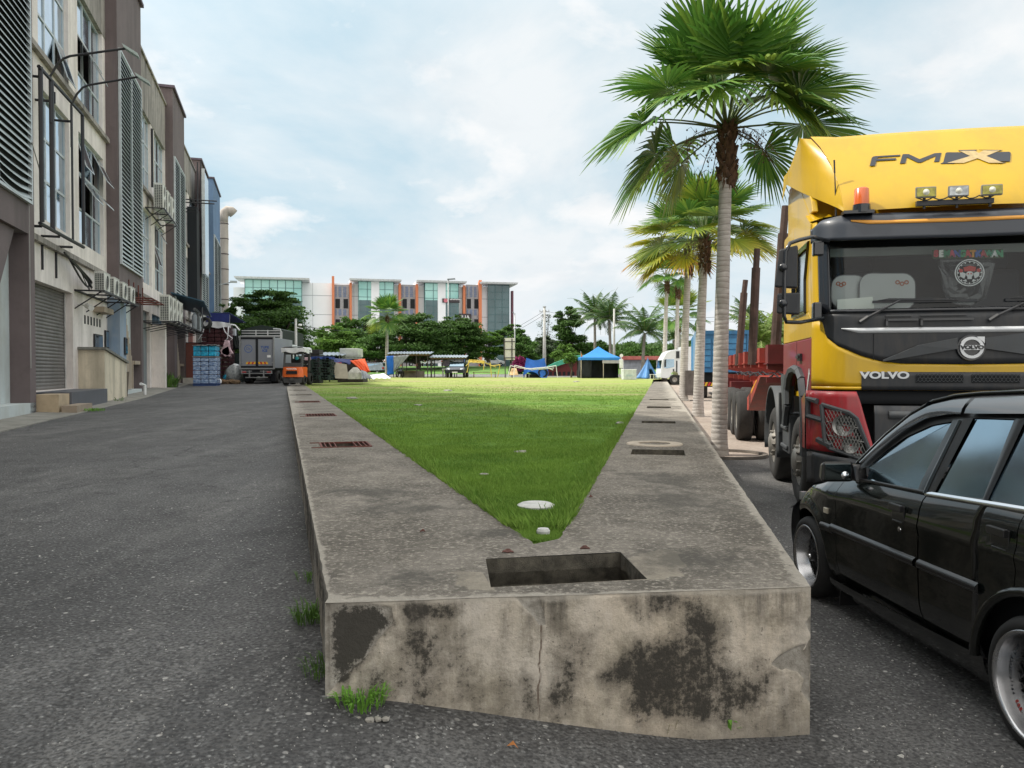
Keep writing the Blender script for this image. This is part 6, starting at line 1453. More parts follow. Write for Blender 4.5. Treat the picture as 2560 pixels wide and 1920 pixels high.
def fanleaf(base, az, el, pet, rad, span=250, droop=.5, seg=34, yel=0., seed=0, wid=1.):
    """base heart, direction, petiole length, blade radius -> vertex / face arrays, yellow values"""
    r_ = random.Random(seed); d = Vector((math.sin(az)*math.cos(el), math.cos(az)*math.cos(el), math.sin(el)))
    side = Vector((math.cos(az), -math.sin(az), 0)); up = side.cross(d).normalized()
    # petiole bows down
    P = []; n = 6
    for i in range(n+1): q = i/n; P.append(base+d*pet*q+Vector((0, 0, -.16*pet*q*q*droop)))
    dd = (P[-1]-P[-2]).normalized(); up = side.cross(dd).normalized()
    # the blade hangs over from its petiole
    tilt = R(6+24*droop); bd = (dd*math.cos(tilt)-up*math.sin(tilt)).normalized(); bu = side.cross(bd).normalized()
    V, Fq, Yv = [], [], []
    h = P[-1]
    for i in range(seg):
        a = R(-span/2+span*(i+.5)/seg); da = R(span/seg)*.5
        L_ = rad*(.72+.28*math.cos(a*.62))*r_.uniform(.9, 1.05); fold = .10*rad*(-1 if i % 2 else 1)*0
        cup = .22
        def pt(r, ang, lift=0.):
            v = bd*math.cos(ang)+side*math.sin(ang); p = h+v*r+bu*(cup*r*(abs(math.sin(ang*.5)))**1.5)+bu*lift
            q = r/rad; return p+Vector((0, 0, -(min(droop, .9)*.42+.05)*rad*max(0, q-.3)**2.1*r_k))
        r_k = r_.uniform(.7, 1.35); split = r_.uniform(.52, .68)
        rs = [0.04, .28, split, (split+.87)/2, .87, 1.]
        o = len(V)
        tw = r_.uniform(-.03, .03)
        for k, q in enumerate(rs):
            r = q*L_
            ww = math.tan(da)*r if q <= split else math.tan(da)*split*L_*(1-(q-split)/(1-split))**.6*(.85)
            lift = .35*ww
            ang = a+tw*q
            c = pt(r, ang, lift); perp = (side*math.cos(ang)-bd*math.sin(ang))
            dv = Vector((0, 0, -.02*(q > .8)))
            V += [c-perp*ww*wid-bu*lift*1.6+dv, c+dv, c+perp*ww*wid-bu*lift*1.6+dv]; yy = yel*(.35+.65*q)*(.7+.6*r_.random()); Yv += [yy]*3
        for k in range(len(rs)-1):
            for j in range(2): Fq.append((o+k*3+j, o+k*3+j+1, o+(k+1)*3+j+1, o+(k+1)*3+j))
    return V, Fq, Yv, P
def fan_palm(name, bpos, hz, lean, leaves, tr, label, lab_group, seed=1, trunks=None, fruit=True, skirt=True, sc=1.):
    t = empty(name, bpos, 0, label, 'palm tree', lab_group); rr_ = random.Random(seed)
    V, Fq, Yv = [], [], []; pe = MB()
    hearts = []
    for (dx, dy, h_, lx, ly) in (trunks or [(0, 0, hz, lean[0], lean[1])]):
        m_ = MB(); P = []; rad = []; n = 34
        for i in range(n+1):
            q = i/n; z = h_*q-.15*(1-q); P.append((dx+lx*q**1.4, dy+ly*q, z)); r0 = tr*(1.0-.32*q)+tr*.35*max(0, 1-q*14); rad.append(r0*(1+.004*math.sin(i*2.7)+.012*rr_.uniform(-1, 1))*(1 if q < .86 else .95))
        m_.tube(P, rad, 16); m_.build('trunk', PTR, t, smooth=True)
        top = Vector(P[-1]); hearts.append(top)
        # old leaf bases below the crown
        b_ = MB()
        for i in range(46 if tr > .12 else 20):
            a = i*2.4; q = i/46 if tr > .12 else i/20; z = top.z-.95*sc+1.05*sc*q; r0 = tr*.72
            p = Vector((top.x+math.cos(a)*r0*.6, top.y+math.sin(a)*r0*.6, z)); e_ = p+Vector((math.cos(a)*.13*sc, math.sin(a)*.13*sc, .22*sc*rr_.uniform(.3, 1.1))); b_.tube([p, (p+e_)/2+Vector((0, 0, -.01)), e_], [.075*sc, .055*sc, .018*sc], 5)
        if skirt:
            for i in range(40): a = rr_.random()*6.28; z = top.z-rr_.uniform(.2, .95)*sc; p = Vector((top.x+math.cos(a)*tr*.7, top.y+math.sin(a)*tr*.7, z)); b_.tube([p, p+Vector((math.cos(a)*.10, math.sin(a)*.10, -rr_.uniform(.1, .3)*sc))], [.02*sc, .004], 4)
        b_.build('leaf_bases', PDEAD, t)
    for k, lf in enumerate(leaves):
        az, el, pet, rad_, dr, ye = lf[:6]; hi = lf[6] if len(lf) > 6 else 0
        v, f, y, P = fanleaf(hearts[hi]+Vector((0, 0, .05)), R(az), R(el), pet, rad_, lf[7] if len(lf) > 7 else 250, dr, 34 if sc > .9 else 26, ye, seed*100+k)
        o = len(V); V += v; Fq += [tuple(i+o for i in q) for q in f]; Yv += y; pe.tube(P, [.026*sc, .022*sc, .018*sc, .016*sc, .014*sc, .013*sc, .012*sc], 5)
    c = npmesh('crown', [tuple(v) for v in V], Fq, PLF, t); a = c.data.attributes.new('yellow', 'FLOAT', 'POINT'); a.data.foreach_set('value', Yv)
    pe.build('leaf_stalks', mat('leaf_stalk_green', (.12, .17, .05), .6, var=.3), t, smooth=True)
    if fruit:
        fr = MB()
        for hh in hearts:
            for i in range(7):
                a = rr_.random()*6.28; L_ = rr_.uniform(.7, 1.3)*sc; P = [hh+Vector((math.cos(a)*L_*q, math.sin(a)*L_*q, (.35*q-1.0*q*q)*L_)) for q in [j/6 for j in range(7)]]; fr.tube(P, .008*sc, 4)
                for j in range(22):
                    q = rr_.uniform(.35, 1); p = P[min(6, int(q*6))]+Vector([rr_.uniform(-.12, .12)*sc for _ in range(3)]); e = p+Vector([rr_.uniform(-.08, .08)*sc, rr_.uniform(-.08, .08)*sc, -rr_.uniform(.03, .14)*sc]); fr.tube([P[min(6, int(q*6))], p, e], .004*sc, 3, cap=False); fr.box(e.x-.012*sc, e.x+.012*sc, e.y-.012*sc, e.y+.012*sc, e.z-.02*sc, e.z)
        fr.build('fruit_stalks', mat('fruit_stalk_brown', (.14, .10, .05), .8, var=.4, scale=9), t)
    return t
# main palm; azimuth 90 = right of picture, -90 = left, 180 = towards the viewer
b0 = gp(1802, 1139); b0 = Vector((b0.x, b0.y+.12, gz(b0.x, b0.y)))
topx = at(1818, 330, b0.y); hz_ = topx.z-b0.z
r1 = random.Random(11)
L1 = [(-88, 12, 1.5, 1.25, .75, .05), (-100, 34, 1.35, 1.2, .5, 0), (-75, -8, 1.25, 1.25, .9, .05), (-110, 8, 1.4, 1.2, .8, 0), (86, 10, 1.4, 1.35, .55, 0), (100, 30, 1.4, 1.25, .55, .05), (75, -14, .75, .95, 1.1, 0), (70, 40, 1.35, 1.25, .5, 0),
      (-60, 42, 1.3, 1.25, .4, 0), (-35, 60, 1.35, 1.3, .25, 0), (0, 72, 1.4, 1.35, .15, 0), (40, 66, 1.35, 1.3, .2, .05), (60, 55, 1.35, 1.3, .35, 0), (-80, 58, 1.3, 1.25, .3, 0), (90, 58, 1.3, 1.25, .4, .05),
      (180, 62, 1.2, 1.25, .4, 0), (150, 42, 1.2, 1.2, .8, .08), (130, 22, 1.25, 1.15, .9, .12), (-140, 25, 1.2, 1.15, .85, 0), (230, 62, 1.3, 1.25, .3, 0), (120, 64, 1.35, 1.3, .3, .05), (-100, 75, 1.35, 1.3, .15, 0), (-60, -22, .9, .95, 1.1, .3), (-45, 5, 1.1, 1.1, .9, 0), (110, 46, 1.3, 1.2, .5, 0), (140, 40, 1.2, 1.15, 1.9, .15), (118, 24, 1.3, 1.1, 1.6, .2), (205, 42, 1.2, 1.1, 1.7, .05), (178, 62, 1.2, 1.15, 1.6, .1), (70, 70, 1.4, 1.3, .3, 0), (-120, 70, 1.4, 1.3, .25, 0)]
fan_palm('fan_palm', b0, hz_, (topx.x-b0.x, 0), L1, .145, 'tall nearest fan palm with grey ringed trunk beside the yellow truck', 'fan palms along the right walkway', 3)
pit_ = MB(); pit_.lathe([(.62, .0), (.62, .06), (.70, .06), (.70, .0)], (b0.x+.1, b0.y-.1, gz(b0.x, b0.y)-.01), n=26); tag(pit_.build('tree_ring', mat('ring_concrete', (.16, .14, .12), .9, var=.3, scale=5)), 'low round concrete ring round the foot of the nearest palm', 'tree ring')
def auto_leaves(n, seed, ye=.0, rad=1.1, low=-18, yel_low=0.):
    r_ = random.Random(seed); o = []
    for i in range(n):
        q = (i+.5)/n; el = low+(88-low)*q**.9; o.append(((i*137.5+seed*31) % 360, el, rad*1.1*r_.uniform(.85, 1.1), rad*r_.uniform(.88, 1.1), .65-.6*q, (yel_low*max(0, 1-q*2.0)*r_.uniform(.5, 1.3)+ye*(r_.random() < .12))))
    return o
def palm_at(px, pyb, pyt, pxt, n, seed, label, tr, rad, ylow=0., zg=None, sc=1., gr='fan palms along the right walkway', Y=None, trunks=None, low=-18, extra=[]):
    p = gp(px, pyb) if Y is None else at(px, pyb, Y); q = at(pxt, pyt, p.y)
    return fan_palm('fan_palm', (p.x, p.y, p.z), q.z-p.z, (q.x-p.x, 0), auto_leaves(n, seed, .3, rad, low, ylow)+extra, tr, label, gr, seed, sc=sc, trunks=trunks)
palm_at(1745, 1041, 605, 1762, 24, 5, 'second fan palm from the viewer with partly yellow lower leaves', .17, 1.18, .55, low=-4, extra=[(100, 5, 1.3, 1.2, .6, .45), (80, 18, 1.3, 1.2, .4, .1), (-85, 20, 1.3, 1.2, .4, .5)])
palm_at(1708, 1002, 635, 1722, 22, 8, 'third fan palm with yellow and reddish drying leaves', .19, 1.5, .9, low=-4, extra=[(-88, 2, 1.7, 1.5, .5, 1.25), (-95, 20, 1.6, 1.5, .4, .7), (-100, -14, 1.4, 1.4, .6, .9), (-160, -5, 1.2, 1.3, .8, 1.)])
palm_at(1676, 950, 745, 1678, 22, 12, 'fourth fan palm with twin slim trunks behind the white truck', .20, 1.25, .0, Y=62, trunks=[(-.5, 0, 8.2, .2, 0), (.55, .3, 7.7, .1, 0)], sc=1.2, extra=[])
palm_at(1697, 960, 800, 1697, 16, 14, 'small green fan palm half hidden behind the white truck', .2, 1.6, .0, Y=66, sc=1.1)
palm_at(967, 941, 795, 968, 22, 17, 'lone fan palm in front of the dark trees left of the stalls', .17, 1.2, .05, Y=70, sc=.95, low=-25, gr='fan palms by the stalls')

# ------------------------------------------------------------ coconut palms
COC = mat_leaf('coconut_leaf', (.035, .09, .018), (.085, .17, .04), rough=.5)
COCL = mat_leaf('coconut_leaf_light', (.08, .15, .02), (.20, .28, .05), rough=.5)
def coconut(p, h_, L_, n, seed, label, m=COC, tr=.2, gr='coconut palms behind the stalls'):
    t = empty('coconut_palm', p, 0, label, 'palm tree', gr); r_ = random.Random(seed)
    m_ = MB(); bx = r_.uniform(-.8, .8); m_.tube([(bx*(q/8)**2, 0, h_*q/8-.2*(q == 0)) for q in range(9)], [tr*(1-.04*q) for q in range(9)], 8); m_.build('trunk', mat('coconut_trunk', (.22, .20, .17), .9, var=.3, scale=2), t, smooth=True)
    V, Fq = [], []; top = Vector((bx, 0, h_)); rc = MB()
    for k in range(n):
        az = k*2.4+r_.random()*.5; el = R(-15+95*((k+.5)/n)**.8); l = L_*r_.uniform(.85, 1.1); P = []; ns = 16
        for i in range(ns+1):
            q = i/ns; e = el-R(75)*q**1.6*(1.15-el/1.8*.6); 
            P.append((P[-1] if P else top)+Vector((math.sin(az)*math.cos(e), math.cos(az)*math.cos(e), math.sin(e)))*l/ns)
        rc.tube(P[::2], [.05*(1-i/(len(P[::2])+1)) for i in range(len(P[::2]))], 4)
        for i in range(1, ns*3):
            f_ = i/(ns*3)*ns; a = int(f_); p_ = P[a].lerp(P[min(ns, a+1)], f_-a); d = (P[min(ns, a+1)]-P[a]).normalized(); sd_ = d.cross(Vector((0, 0, 1))).normalized(); q = f_/ns
            ll = l*.24*math.sin(min(1, q*1.1+.12)*math.pi)**.6*r_.uniform(.8, 1.1)
            for sg in (-1, 1):
                e = p_+(sd_*sg*.75+d*.55+Vector((0, 0, -.45-.3*r_.random()))).normalized()*ll; mid = p_.lerp(e, .5)+Vector((0, 0, ll*.10)); wv = d*.032*L_/3
                o = len(V); V += [p_-wv, p_+wv, mid+wv*.8, mid-wv*.8, e, e]; Fq += [(o, o+1, o+2, o+3), (o+3, o+2, o+4, o+5)]
    npmesh('crown', [tuple(v) for v in V], Fq, m, t); rc.build('leaf_ribs', mat('rib_green', (.16, .18, .06), .6), t); return t
for i, (px, pyc, Y, L_, n, lab, m, g_) in enumerate([
  (1488, 790, 92, 3.9, 22, 'leftmost tall coconut palm above the blue tent', COC, 0), (1527, 800, 88, 3.9, 24, 'second coconut palm with thick crown beside the thin pole', COC, 0), (1607, 832, 80, 3.9, 20, 'lower coconut palm with spreading fronds above the red roof', COC, 0), (1700, 850, 84, 3.2, 16, 'coconut palm glimpsed between the white truck and the fan palms', COC, 0),
  (1905, 862, 42, 2.9, 20, 'light green coconut palm behind the log trailer stakes', COCL, 1), (1962, 850, 46, 3.0, 18, 'light green coconut palm nearest the yellow cab', COCL, 1), (1850, 790, 95, 3.2, 16, 'distant coconut palm right of the nearest trunk', COC, 0)]):
    c = at(px, pyc, Y); zg = .8; coconut((c.x, c.y, zg), c.z-zg, L_, n, 40+i, lab, m, gr=['coconut palms behind the stalls', 'young coconut palms behind the trailer'][g_])

# ------------------------------------------------------------ broadleaf trees
LFM = {}
def leafmat(nm, a, b):
    if nm not in LFM: LFM[nm] = mat_leaf(nm, a, b, rough=.8)
    return LFM[nm]
TRK = mat('tree_bark', (.10, .08, .065), .9, var=.4, scale=4)
def tree(name, px0, px1, pyt, pyb, Y, n, label, m, seed, flat=.22, size=.34, zg=.85, layers=6, gr='trees behind the field', shape=None, cat='tree', dens=1., trunk=True):
    """crown filling px0..px1 by pyt..pyb at depth Y: leafy pads on limbs, thinner at the outside"""
    n = int(n*1.5); size = size*.74; ex_ = (px1-px0)*.07; a = at(px0-ex_, pyt, Y); b = at(px1+ex_, pyb, Y); cx, w_ = (a.x+b.x)/2, (b.x-a.x)/2; zt, zb = a.z, b.z
    t = empty(name, (cx, Y, zg), 0, label, cat, gr); g = np.random.default_rng(seed); r_ = random.Random(seed)
    pads = []
    for k in range(int(layers*6)):
        q = r_.random(); z = lerp(zb, zt, q**.9); prof = shape(q) if shape else (1-.55*abs(q-.35)**1.3-(.35*max(0, q-.7)/.3)); rr_ = w_*prof*math.sqrt(r_.random())*.8; th = r_.random()*6.28
        pr_ = w_*r_.uniform(.24, .42)*prof; pads.append((rr_*math.cos(th), rr_*math.sin(th)*.8, z-zg, pr_, min(pr_*flat*r_.uniform(.8, 1.6), (zt-zb)*.3)))
    if trunk:
        m_ = MB(); th = max(.10, w_*.06); m_.tube([(0, 0, -.2), (.1*w_, 0, (zb-zg)*.6), (0, 0, (zb-zg)+.2*(zt-zb))], [th, th*.8, th*.5], 7)
        for p in pads[::2]: m_.tube([(0, 0, max(.5, (zb-zg)*.7)), (p[0]*.5, p[1]*.5, ((zb-zg)*.7+p[2])/2), (p[0], p[1], p[2])], [th*.4, th*.25, th*.08], 5)
        m_.build('trunk', TRK, t)
    tot = sum(p[3]**2 for p in pads); Vs = []
    for p in pads:
        k = max(20, int(n*p[3]**2/tot)); u = g.normal(size=(k, 3)); u /= np.linalg.norm(u, axis=1)[:, None]; rad = g.random(k)[:, None]**(.45); c = u*rad*np.array([p[3], p[3], max(p[4], size*.5)])*np.clip(1+.18*g.normal(size=(k, 1)), .6, 1.3)+np.array([p[0], p[1], p[2]])
        a1 = g.normal(size=(k, 3)); a1[:, 2] *= .35; a1 /= np.linalg.norm(a1, axis=1)[:, None]; a2 = np.cross(a1, g.normal(size=(k, 3))*np.array([.5, .5, 1.])+[0, 0, .4]); a2 /= np.linalg.norm(a2, axis=1)[:, None]
        s_ = size*(.5+g.random(k))[:, None]; Vs.append(np.stack([c-a1*s_*.5, c+a2*s_*.28, c+a1*s_*.5, c-a2*s_*.28], 1))
    V = np.concatenate(Vs).reshape(-1, 3); F = np.arange(len(V)).reshape(-1, 4); npmesh('crown', V, F, m, t); return t
DG = leafmat('dark_foliage', (.038, .088, .016), (.09, .18, .034)); MG = leafmat('mid_foliage', (.045, .11, .018), (.11, .22, .04)); LG = leafmat('light_foliage', (.075, .17, .02), (.17, .30, .05)); GG = leafmat('greyish_foliage', (.05, .08, .04), (.11, .15, .08)); PK = leafmat('pink_blossom', (.25, .02, .10), (.45, .06, .22))
up_ = lambda q: .55+.45*math.sin(min(1, q*1.2)*math.pi)
T_ = tree
T_('layered_tree', 585, 748, 728, 800, 68, 13000, 'tall layered dark tree above the parked ice truck', DG, 61, .16, .30, layers=5, shape=lambda q: .75+.25*math.sin(q*3))
T_('spreading_tree', 545, 790, 785, 935, 62, 26000, 'broad dark tree right behind the ice truck and forklift', DG, 62, .35, .30, layers=12, shape=lambda q: 1-.25*q)
T_('bushy_tree', 520, 620, 760, 860, 66, 6500, 'small lighter tree peeping out left of the ice truck', MG, 63, .4, .28)
T_('feathery_tree', 755, 905, 818, 925, 96, 14000, 'light green feathery tree between the forklift and the lone fan palm', LG, 64, .28, .42, layers=8)
T_('feathery_tree', 800, 975, 795, 896, 112, 15000, 'mid green tree left of the lone fan palm before the offices', MG, 65, .25, .46, layers=9)
T_('spreading_tree', 940, 1135, 786, 896, 110, 24000, 'wide dark umbrella tree over the first corrugated shelter', DG, 66, .22, .46, layers=12)
T_('spreading_tree', 1050, 1212, 790, 896, 114, 20000, 'wide dark umbrella tree over the black car', DG, 67, .22, .46, layers=11)
T_('feathery_tree', 890, 1010, 826, 896, 106, 10000, 'dark mid-height tree just behind the lone fan palm', MG, 68, .25, .40)
T_('bushy_tree', 1175, 1265, 830, 893, 118, 8000, 'light tree at the right end of the office building', LG, 69, .3, .42)
T_('bushy_tree', 1225, 1335, 812, 896, 120, 14000, 'mid green tree behind the sign board', MG, 70, .3, .44)
T_('bushy_tree', 1270, 1350, 845, 932, 98, 9000, 'low green tree between sign board and tall utility pole', MG, 71, .4, .36)
T_('tall_tree', 1375, 1470, 770, 890, 118, 13000, 'tallest dark tree with ragged top right of the utility pole', DG, 72, .40, .46, shape=lambda q: .5+.5*math.sin(q*2.6+.6), layers=6)
T_('bushy_tree', 1325, 1405, 838, 925, 110, 8000, 'greyish green tree behind the utility pole', GG, 73, .4, .42)
T_('bushy_tree', 1375, 1450, 862, 935, 96, 8000, 'bright green bush-like tree left of the blue tent', LG, 74, .5, .36)
T_('bushy_tree', 1440, 1560, 855, 935, 118, 12000, 'dark green tree belt behind the blue tent', DG, 75, .5, .46)
T_('bushy_tree', 1535, 1665, 866, 935, 112, 12000, 'green trees above the red-roofed wall', MG, 76, .5, .44)
T_('bushy_tree', 1640, 1745, 866, 940, 116, 9000, 'dark trees behind the white truck', DG, 77, .5, .44)
T_('bushy_tree', 1820, 1995, 800, 930, 78, 12000, 'green trees behind the log trailer', MG, 78, .5, .36)
T_('young_tree', 1408, 1447, 878, 912, 68, 1500, 'slender young tree before the green-roofed shed', LG, 79, .6, .2)
T_('flowering_shrub', 1280, 1314, 891, 930, 92, 3600, 'magenta flowering shrub beside the sign board', PK, 80, .9, .24, cat='shrub', gr='shrubs by the far road', trunk=False)
T_('bare_tree', 1340, 1388, 785, 850, 122, 90, 'pale bare tree with thin branches beside the utility pole', GG, 82, .9, .3)
# distant forest as one strip of leaf clumps
g = np.random.default_rng(5); n_ = 30000; X = g.uniform(-70, 190, n_); Yf = 190+g.uniform(-8, 8, n_); hh = 7.5+2.5*np.array([mn.noise(Vector((x*.07, 0, 3)))+.6*mn.noise(Vector((x*.3, 2, 3))) for x in X]); Zf = .6+hh*g.random(n_)**.7
a1 = g.normal(size=(n_, 3)); a1 /= np.linalg.norm(a1, axis=1)[:, None]; a2 = np.cross(a1, g.normal(size=(n_, 3))); a2 /= np.linalg.norm(a2, axis=1)[:, None]; c = np.stack([X, Yf, Zf], 1)
V = np.stack([c-a1*.8, c+a2*.5, c+a1*.8, c-a2*.5], 1).reshape(-1, 3); tag(npmesh('forest', V, np.arange(len(V)).reshape(-1, 4), DG), 'low band of distant forest behind all the palms', 'forest', kind='stuff')

# ============================================================ FAR SIDE: road, bank, offices, stalls, vehicles
FRD = mat('far_asphalt', (.17, .17, .175), .9, var=.2, scale=.5)
m_ = MB(); m_.add([(-70, 72.5, .862), (90, 72.5, .862), (90, 96, .862), (-70, 96, .862)], [(0, 1, 2, 3)]); tag(m_.build('far_road', FRD), kind='structure')
m_ = MB(); m_.box(-70, 90, 96, 96.3, .7, 1.02); m_.box(-70, 90, 72.2, 72.45, .7, .93); tag(m_.build('far_kerb', mat('kerb_white', (.55, .54, .50), .8)), kind='structure')
m_ = MB(); rows_ = [(96.4, .98), (100, 1.05), (104, 1.3), (112, 1.8), (119, 2.12), (121, 2.15)]; BK = mat('bank_grass', (.10, .21, .035), .95, var=.35, scale=.7, bump=.5)
for y, z in rows_: m_.v += [(lerp(-80, 110, i/60), y, z+.06*mn.noise(Vector((i*.9, y, 0)))) for i in range(61)]
for j in range(len(rows_)-1): m_.f += [(j*61+i, j*61+i+1, (j+1)*61+i+1, (j+1)*61+i) for i in range(60)]; m_.m += [0]*60
tag(m_.build('grass_bank', BK, smooth=True), kind='structure')
m_ = MB(); m_.add([(-80, 121, 2.16), (110, 121, 2.16), (110, 170, 2.2), (-80, 170, 2.2)], [(0, 1, 2, 3)]); tag(m_.build('car_park', FRD), kind='structure')

# ------------------------------------------------------------ office building
WHT = mat('office_white_panel', (.84, .85, .88), .5, var=.04, scale=.3); ORG = mat('office_orange', (.62, .20, .09), .6, var=.06); OGL = NT('office_glass')
OGL = OGL.fin(OGL.mix(OGL.ramp(OGL.noise(.12, 3, .5), [(.4, 0.), (.6, 1.)]), (.22, .48, .45), (.36, .64, .60)), .18, .15, coat=.3)
OGD = mat('office_dark_glass', (.07, .12, .13), .12, .3, var=.3, scale=.2, coat=.3); LVB = mat('office_blue_louvre', (.16, .20, .32), .6); LVG = mat('office_grey_louvre', (.30, .29, .30), .6); MUL = mat('mullion', (.05, .12, .13), .5)
OA, OB = at(595, 926, 148), at(1278, 926, 160)      # facade line, left end nearer
od = Vector((OB.x-OA.x, OB.y-OA.y, 0)).normalized(); on = Vector((-od.y, od.x, 0)); OM = Matrix(((od.x, on.x, 0, OA.x), (od.y, on.y, 0, OA.y), (0, 0, 1, 0), (0, 0, 0, 1)))
def of(px, py, d=0.):
    p = (OA.x+on.x*d, OA.y+on.y*d); q = onplane(px, py, (on.x*(p[0]*on.x+p[1]*on.y), on.y*(p[0]*on.x+p[1]*on.y)), (on.x, on.y)); return ((q[0]-OA.x)*od.x+(q[1]-OA.y)*od.y, q[2])
OF = empty('office_building', (0, 0, 0), 0, 'long white office building with green glass bays and orange fins behind the trees', 'building'); OF.matrix_world = OM
m_ = MB(); x0 = of(750, 900)[0]; x1 = of(1272, 900)[0]; zt = of(900, 710)[1]; m_.box(x0-.0, x1, 0, 14, 1.8, zt); m_.box(-1, x0, 2, 14, 1.8, zt-1); m_.build('wall', WHT, OF)
m_ = MB()
for py in (741, 788): m_.box(x0, x1, -.03, 0, of(900, py)[1]-.05, of(900, py)[1]+.05)
for px in (782, 885, 1010): m_.box(of(px, 900)[0], of(px, 900)[0]+.06, -.03, 0, 2, zt)
m_.build('panel_joints', mat('joint_grey', (.35, .37, .40), .6), OF)
def glassbay(pa, pb, pt, proj, dark=False, split=None, low=790, cols=4, rowsn=11, side=True):
    a, z1 = of(pa, pt, -proj); b, _ = of(pb, pt, -proj); zl = of(pa, 900, -proj)[1]; zl = 2.2
    m_ = MB(); m_.box(a, b, -proj, -.02, zl, z1); g = m_.build('glass_bay', [OGD if dark else OGL], OF)
    m_ = MB(); zd = of(pa, 750, -proj)[1]
    if not dark: m_.box(a+.1, b-.1, -proj-.03, -proj-.01, 2.2, zd); m_.build('lower_panes', OGD, g)
    m_ = MB()
    for i in range(cols+1): x = lerp(a, b, i/cols); m_.box(x-.05, x+.05, -proj-.07, -proj-.035, zl, z1)
    for k in range(rowsn+1): z = lerp(z1-rowsn*(z1-zl)/rowsn, z1, k/rowsn); m_.box(a, b, -proj-.06, -proj-.032, z-.04, z+.04)
    if side:
        for k in range(rowsn+1): z = lerp(zl, z1, k/rowsn); m_.box(a-.03, a-.004, -proj, -.0, z-.04, z+.04)
        for q in range(4): m_.box(a-.035, a-.006, -proj*(q+.5)/4-.04, -proj*(q+.5)/4+.04, zl, z1)
    m_.build('mullions', MUL, g)
    if split:
        for s_ in split: xs_ = of(s_, pt, -proj)[0]; m_ = MB(); m_.box(xs_-.8, xs_+.8, -proj-.12, -proj-.075, zl, z1); m_.build('pier', WHT, OF)
    m_ = MB(); m_.hexa([(a-1.6, -proj-1.6, z1+.0), (b+1.4, -proj-1.6, z1+.0), (b+1.4, 5, z1), (a-1.6, 5, z1), (a-1.8, -proj-1.8, z1+.34), (b+1.5, -proj-1.8, z1+.34), (b+1.5, 5, z1+.34), (a-1.8, 5, z1+.34)]); m_.build('roof_canopy', mat('canopy_white', (.66, .68, .70), .5), OF)
glassbay(612, 754, 698, 3.0, cols=7); glassbay(896, 984, 703, 1.6, split=(938,), cols=4); glassbay(1062, 1146, 707, 1.6, split=(1104,), cols=4); glassbay(1220, 1273, 711, 1.0, dark=True, cols=3, side=False)
fins = [(830, 835, 690), (874, 879, 706), (997, 1002, 708), (1040, 1045, 710), (1158, 1163, 713), (1198, 1204, 700)]
for a, b, t_ in fins:
    xa, z = of(a-.6, t_, -1.1); xb, _ = of(b+.6, t_, -1.1); m_ = MB(); m_.hexa([(xa, -1.1, 2), (xb, -1.1, 2), (xb, .3, 2), (xa, .3, 2), (xa, -1.1, z), (xb, -1.1, z), (xb, .3, z-.5), (xa, .3, z-.5)]); m_.build('fin', ORG, OF)
for a, b in ((835, 874), (1002, 1040), (1163, 1198)):
    xa = of(a, 800)[0]; xb = of(b, 800)[0]; ztop = of(a, 712)[1]; zs = [of(a, 750)[1], of(a, 786)[1]]
    f = MB(); f.box(xa+.1, xb-.1, -.5, -.01, 2.2, ztop); o = f.build('window_strip', LVG, OF); f = MB(); n_ = 8
    for i in range(n_):
        if i % 3 == 1: continue
        q0, q1 = lerp(xa+.3, xb-.3, i/n_), lerp(xa+.3, xb-.3, (i+.75)/n_)
        for k in range(6): z = lerp(zs[0]+.6, ztop-.3, k/6); f.box(q0, q1, -.58, -.505, z, z+(ztop-zs[0]-.9)/6*.75)
        f.box(q0, q1, -.57, -.506, zs[1]-.2, zs[1]+1.0)
    f.build('louvres', LVB, o); f = MB(); xm = (xa+xb)/2
    for (c, d) in ((zs[1]+1.2, zs[0]+.2), (3, zs[1]-1.0)): f.box(xa+.3, xm-.35, -.56, -.503, c, d); f.box(xm+.35, xb-.3, -.56, -.503, c, d)
    f.build('panes', DRK, o)
m_ = MB(); xe, ze = of(1277, 735); m_.box(xe, xe+.4, -.8, .2, 2, of(1277, 728)[1]); m_.build('edge_fin', mat('edge_maroon', (.12, .04, .06), .6), OF)
m_ = MB(); xa, za = of(1106, 746, -1.9); xb, zb = of(1149, 757, -1.9); m_.box(xa, xb, -2.0, -1.75, zb, za); o = m_.build('shop_sign', mat('sign_black', (.03, .02, .025), .4), OF)
m_ = MB(); m_.lathe([(.001, 0), (.42, 0)], (xa+.65, -2.02, (za+zb)/2), 'y', 16); m_.build('sign_disc', mat('sign_pink', (.55, .16, .2), .5), o)
SWH = mat('sign_white', (.8, .8, .8), .5)
m_ = MB()
for i in range(7): x = xa+1.5+i*.32; m_.box(x, x+.2, -2.02, -2.005, zb+.55, zb+.72+.06*(i % 2))
m_.build('sign_marks', SWH, o)
xa, za = of(1138, 784, -1.2); xb, zb = of(1178, 814, -1.2); m_ = MB(); m_.box(xa, xb, -1.4, -1.15, zb, za); o = m_.build('shop_sign', mat('sign_black', (.03, .02, .025), .4), OF)
text('ULIA', 1.15, SWH, o, face_m((xb-1.55, -1.42, lerp(zb, za, .68)), (1, 0, 0)), .01, bold=.01)
m_ = MB(); m_.tube([(xb-1.9, -1.43, zb+.75), (xb-1.5, -1.43, zb+.3), (xb-.9, -1.43, zb+.25), (xb-.5, -1.43, zb+.65)], .07, 6); m_.build('sign_swirl', SWH, o)

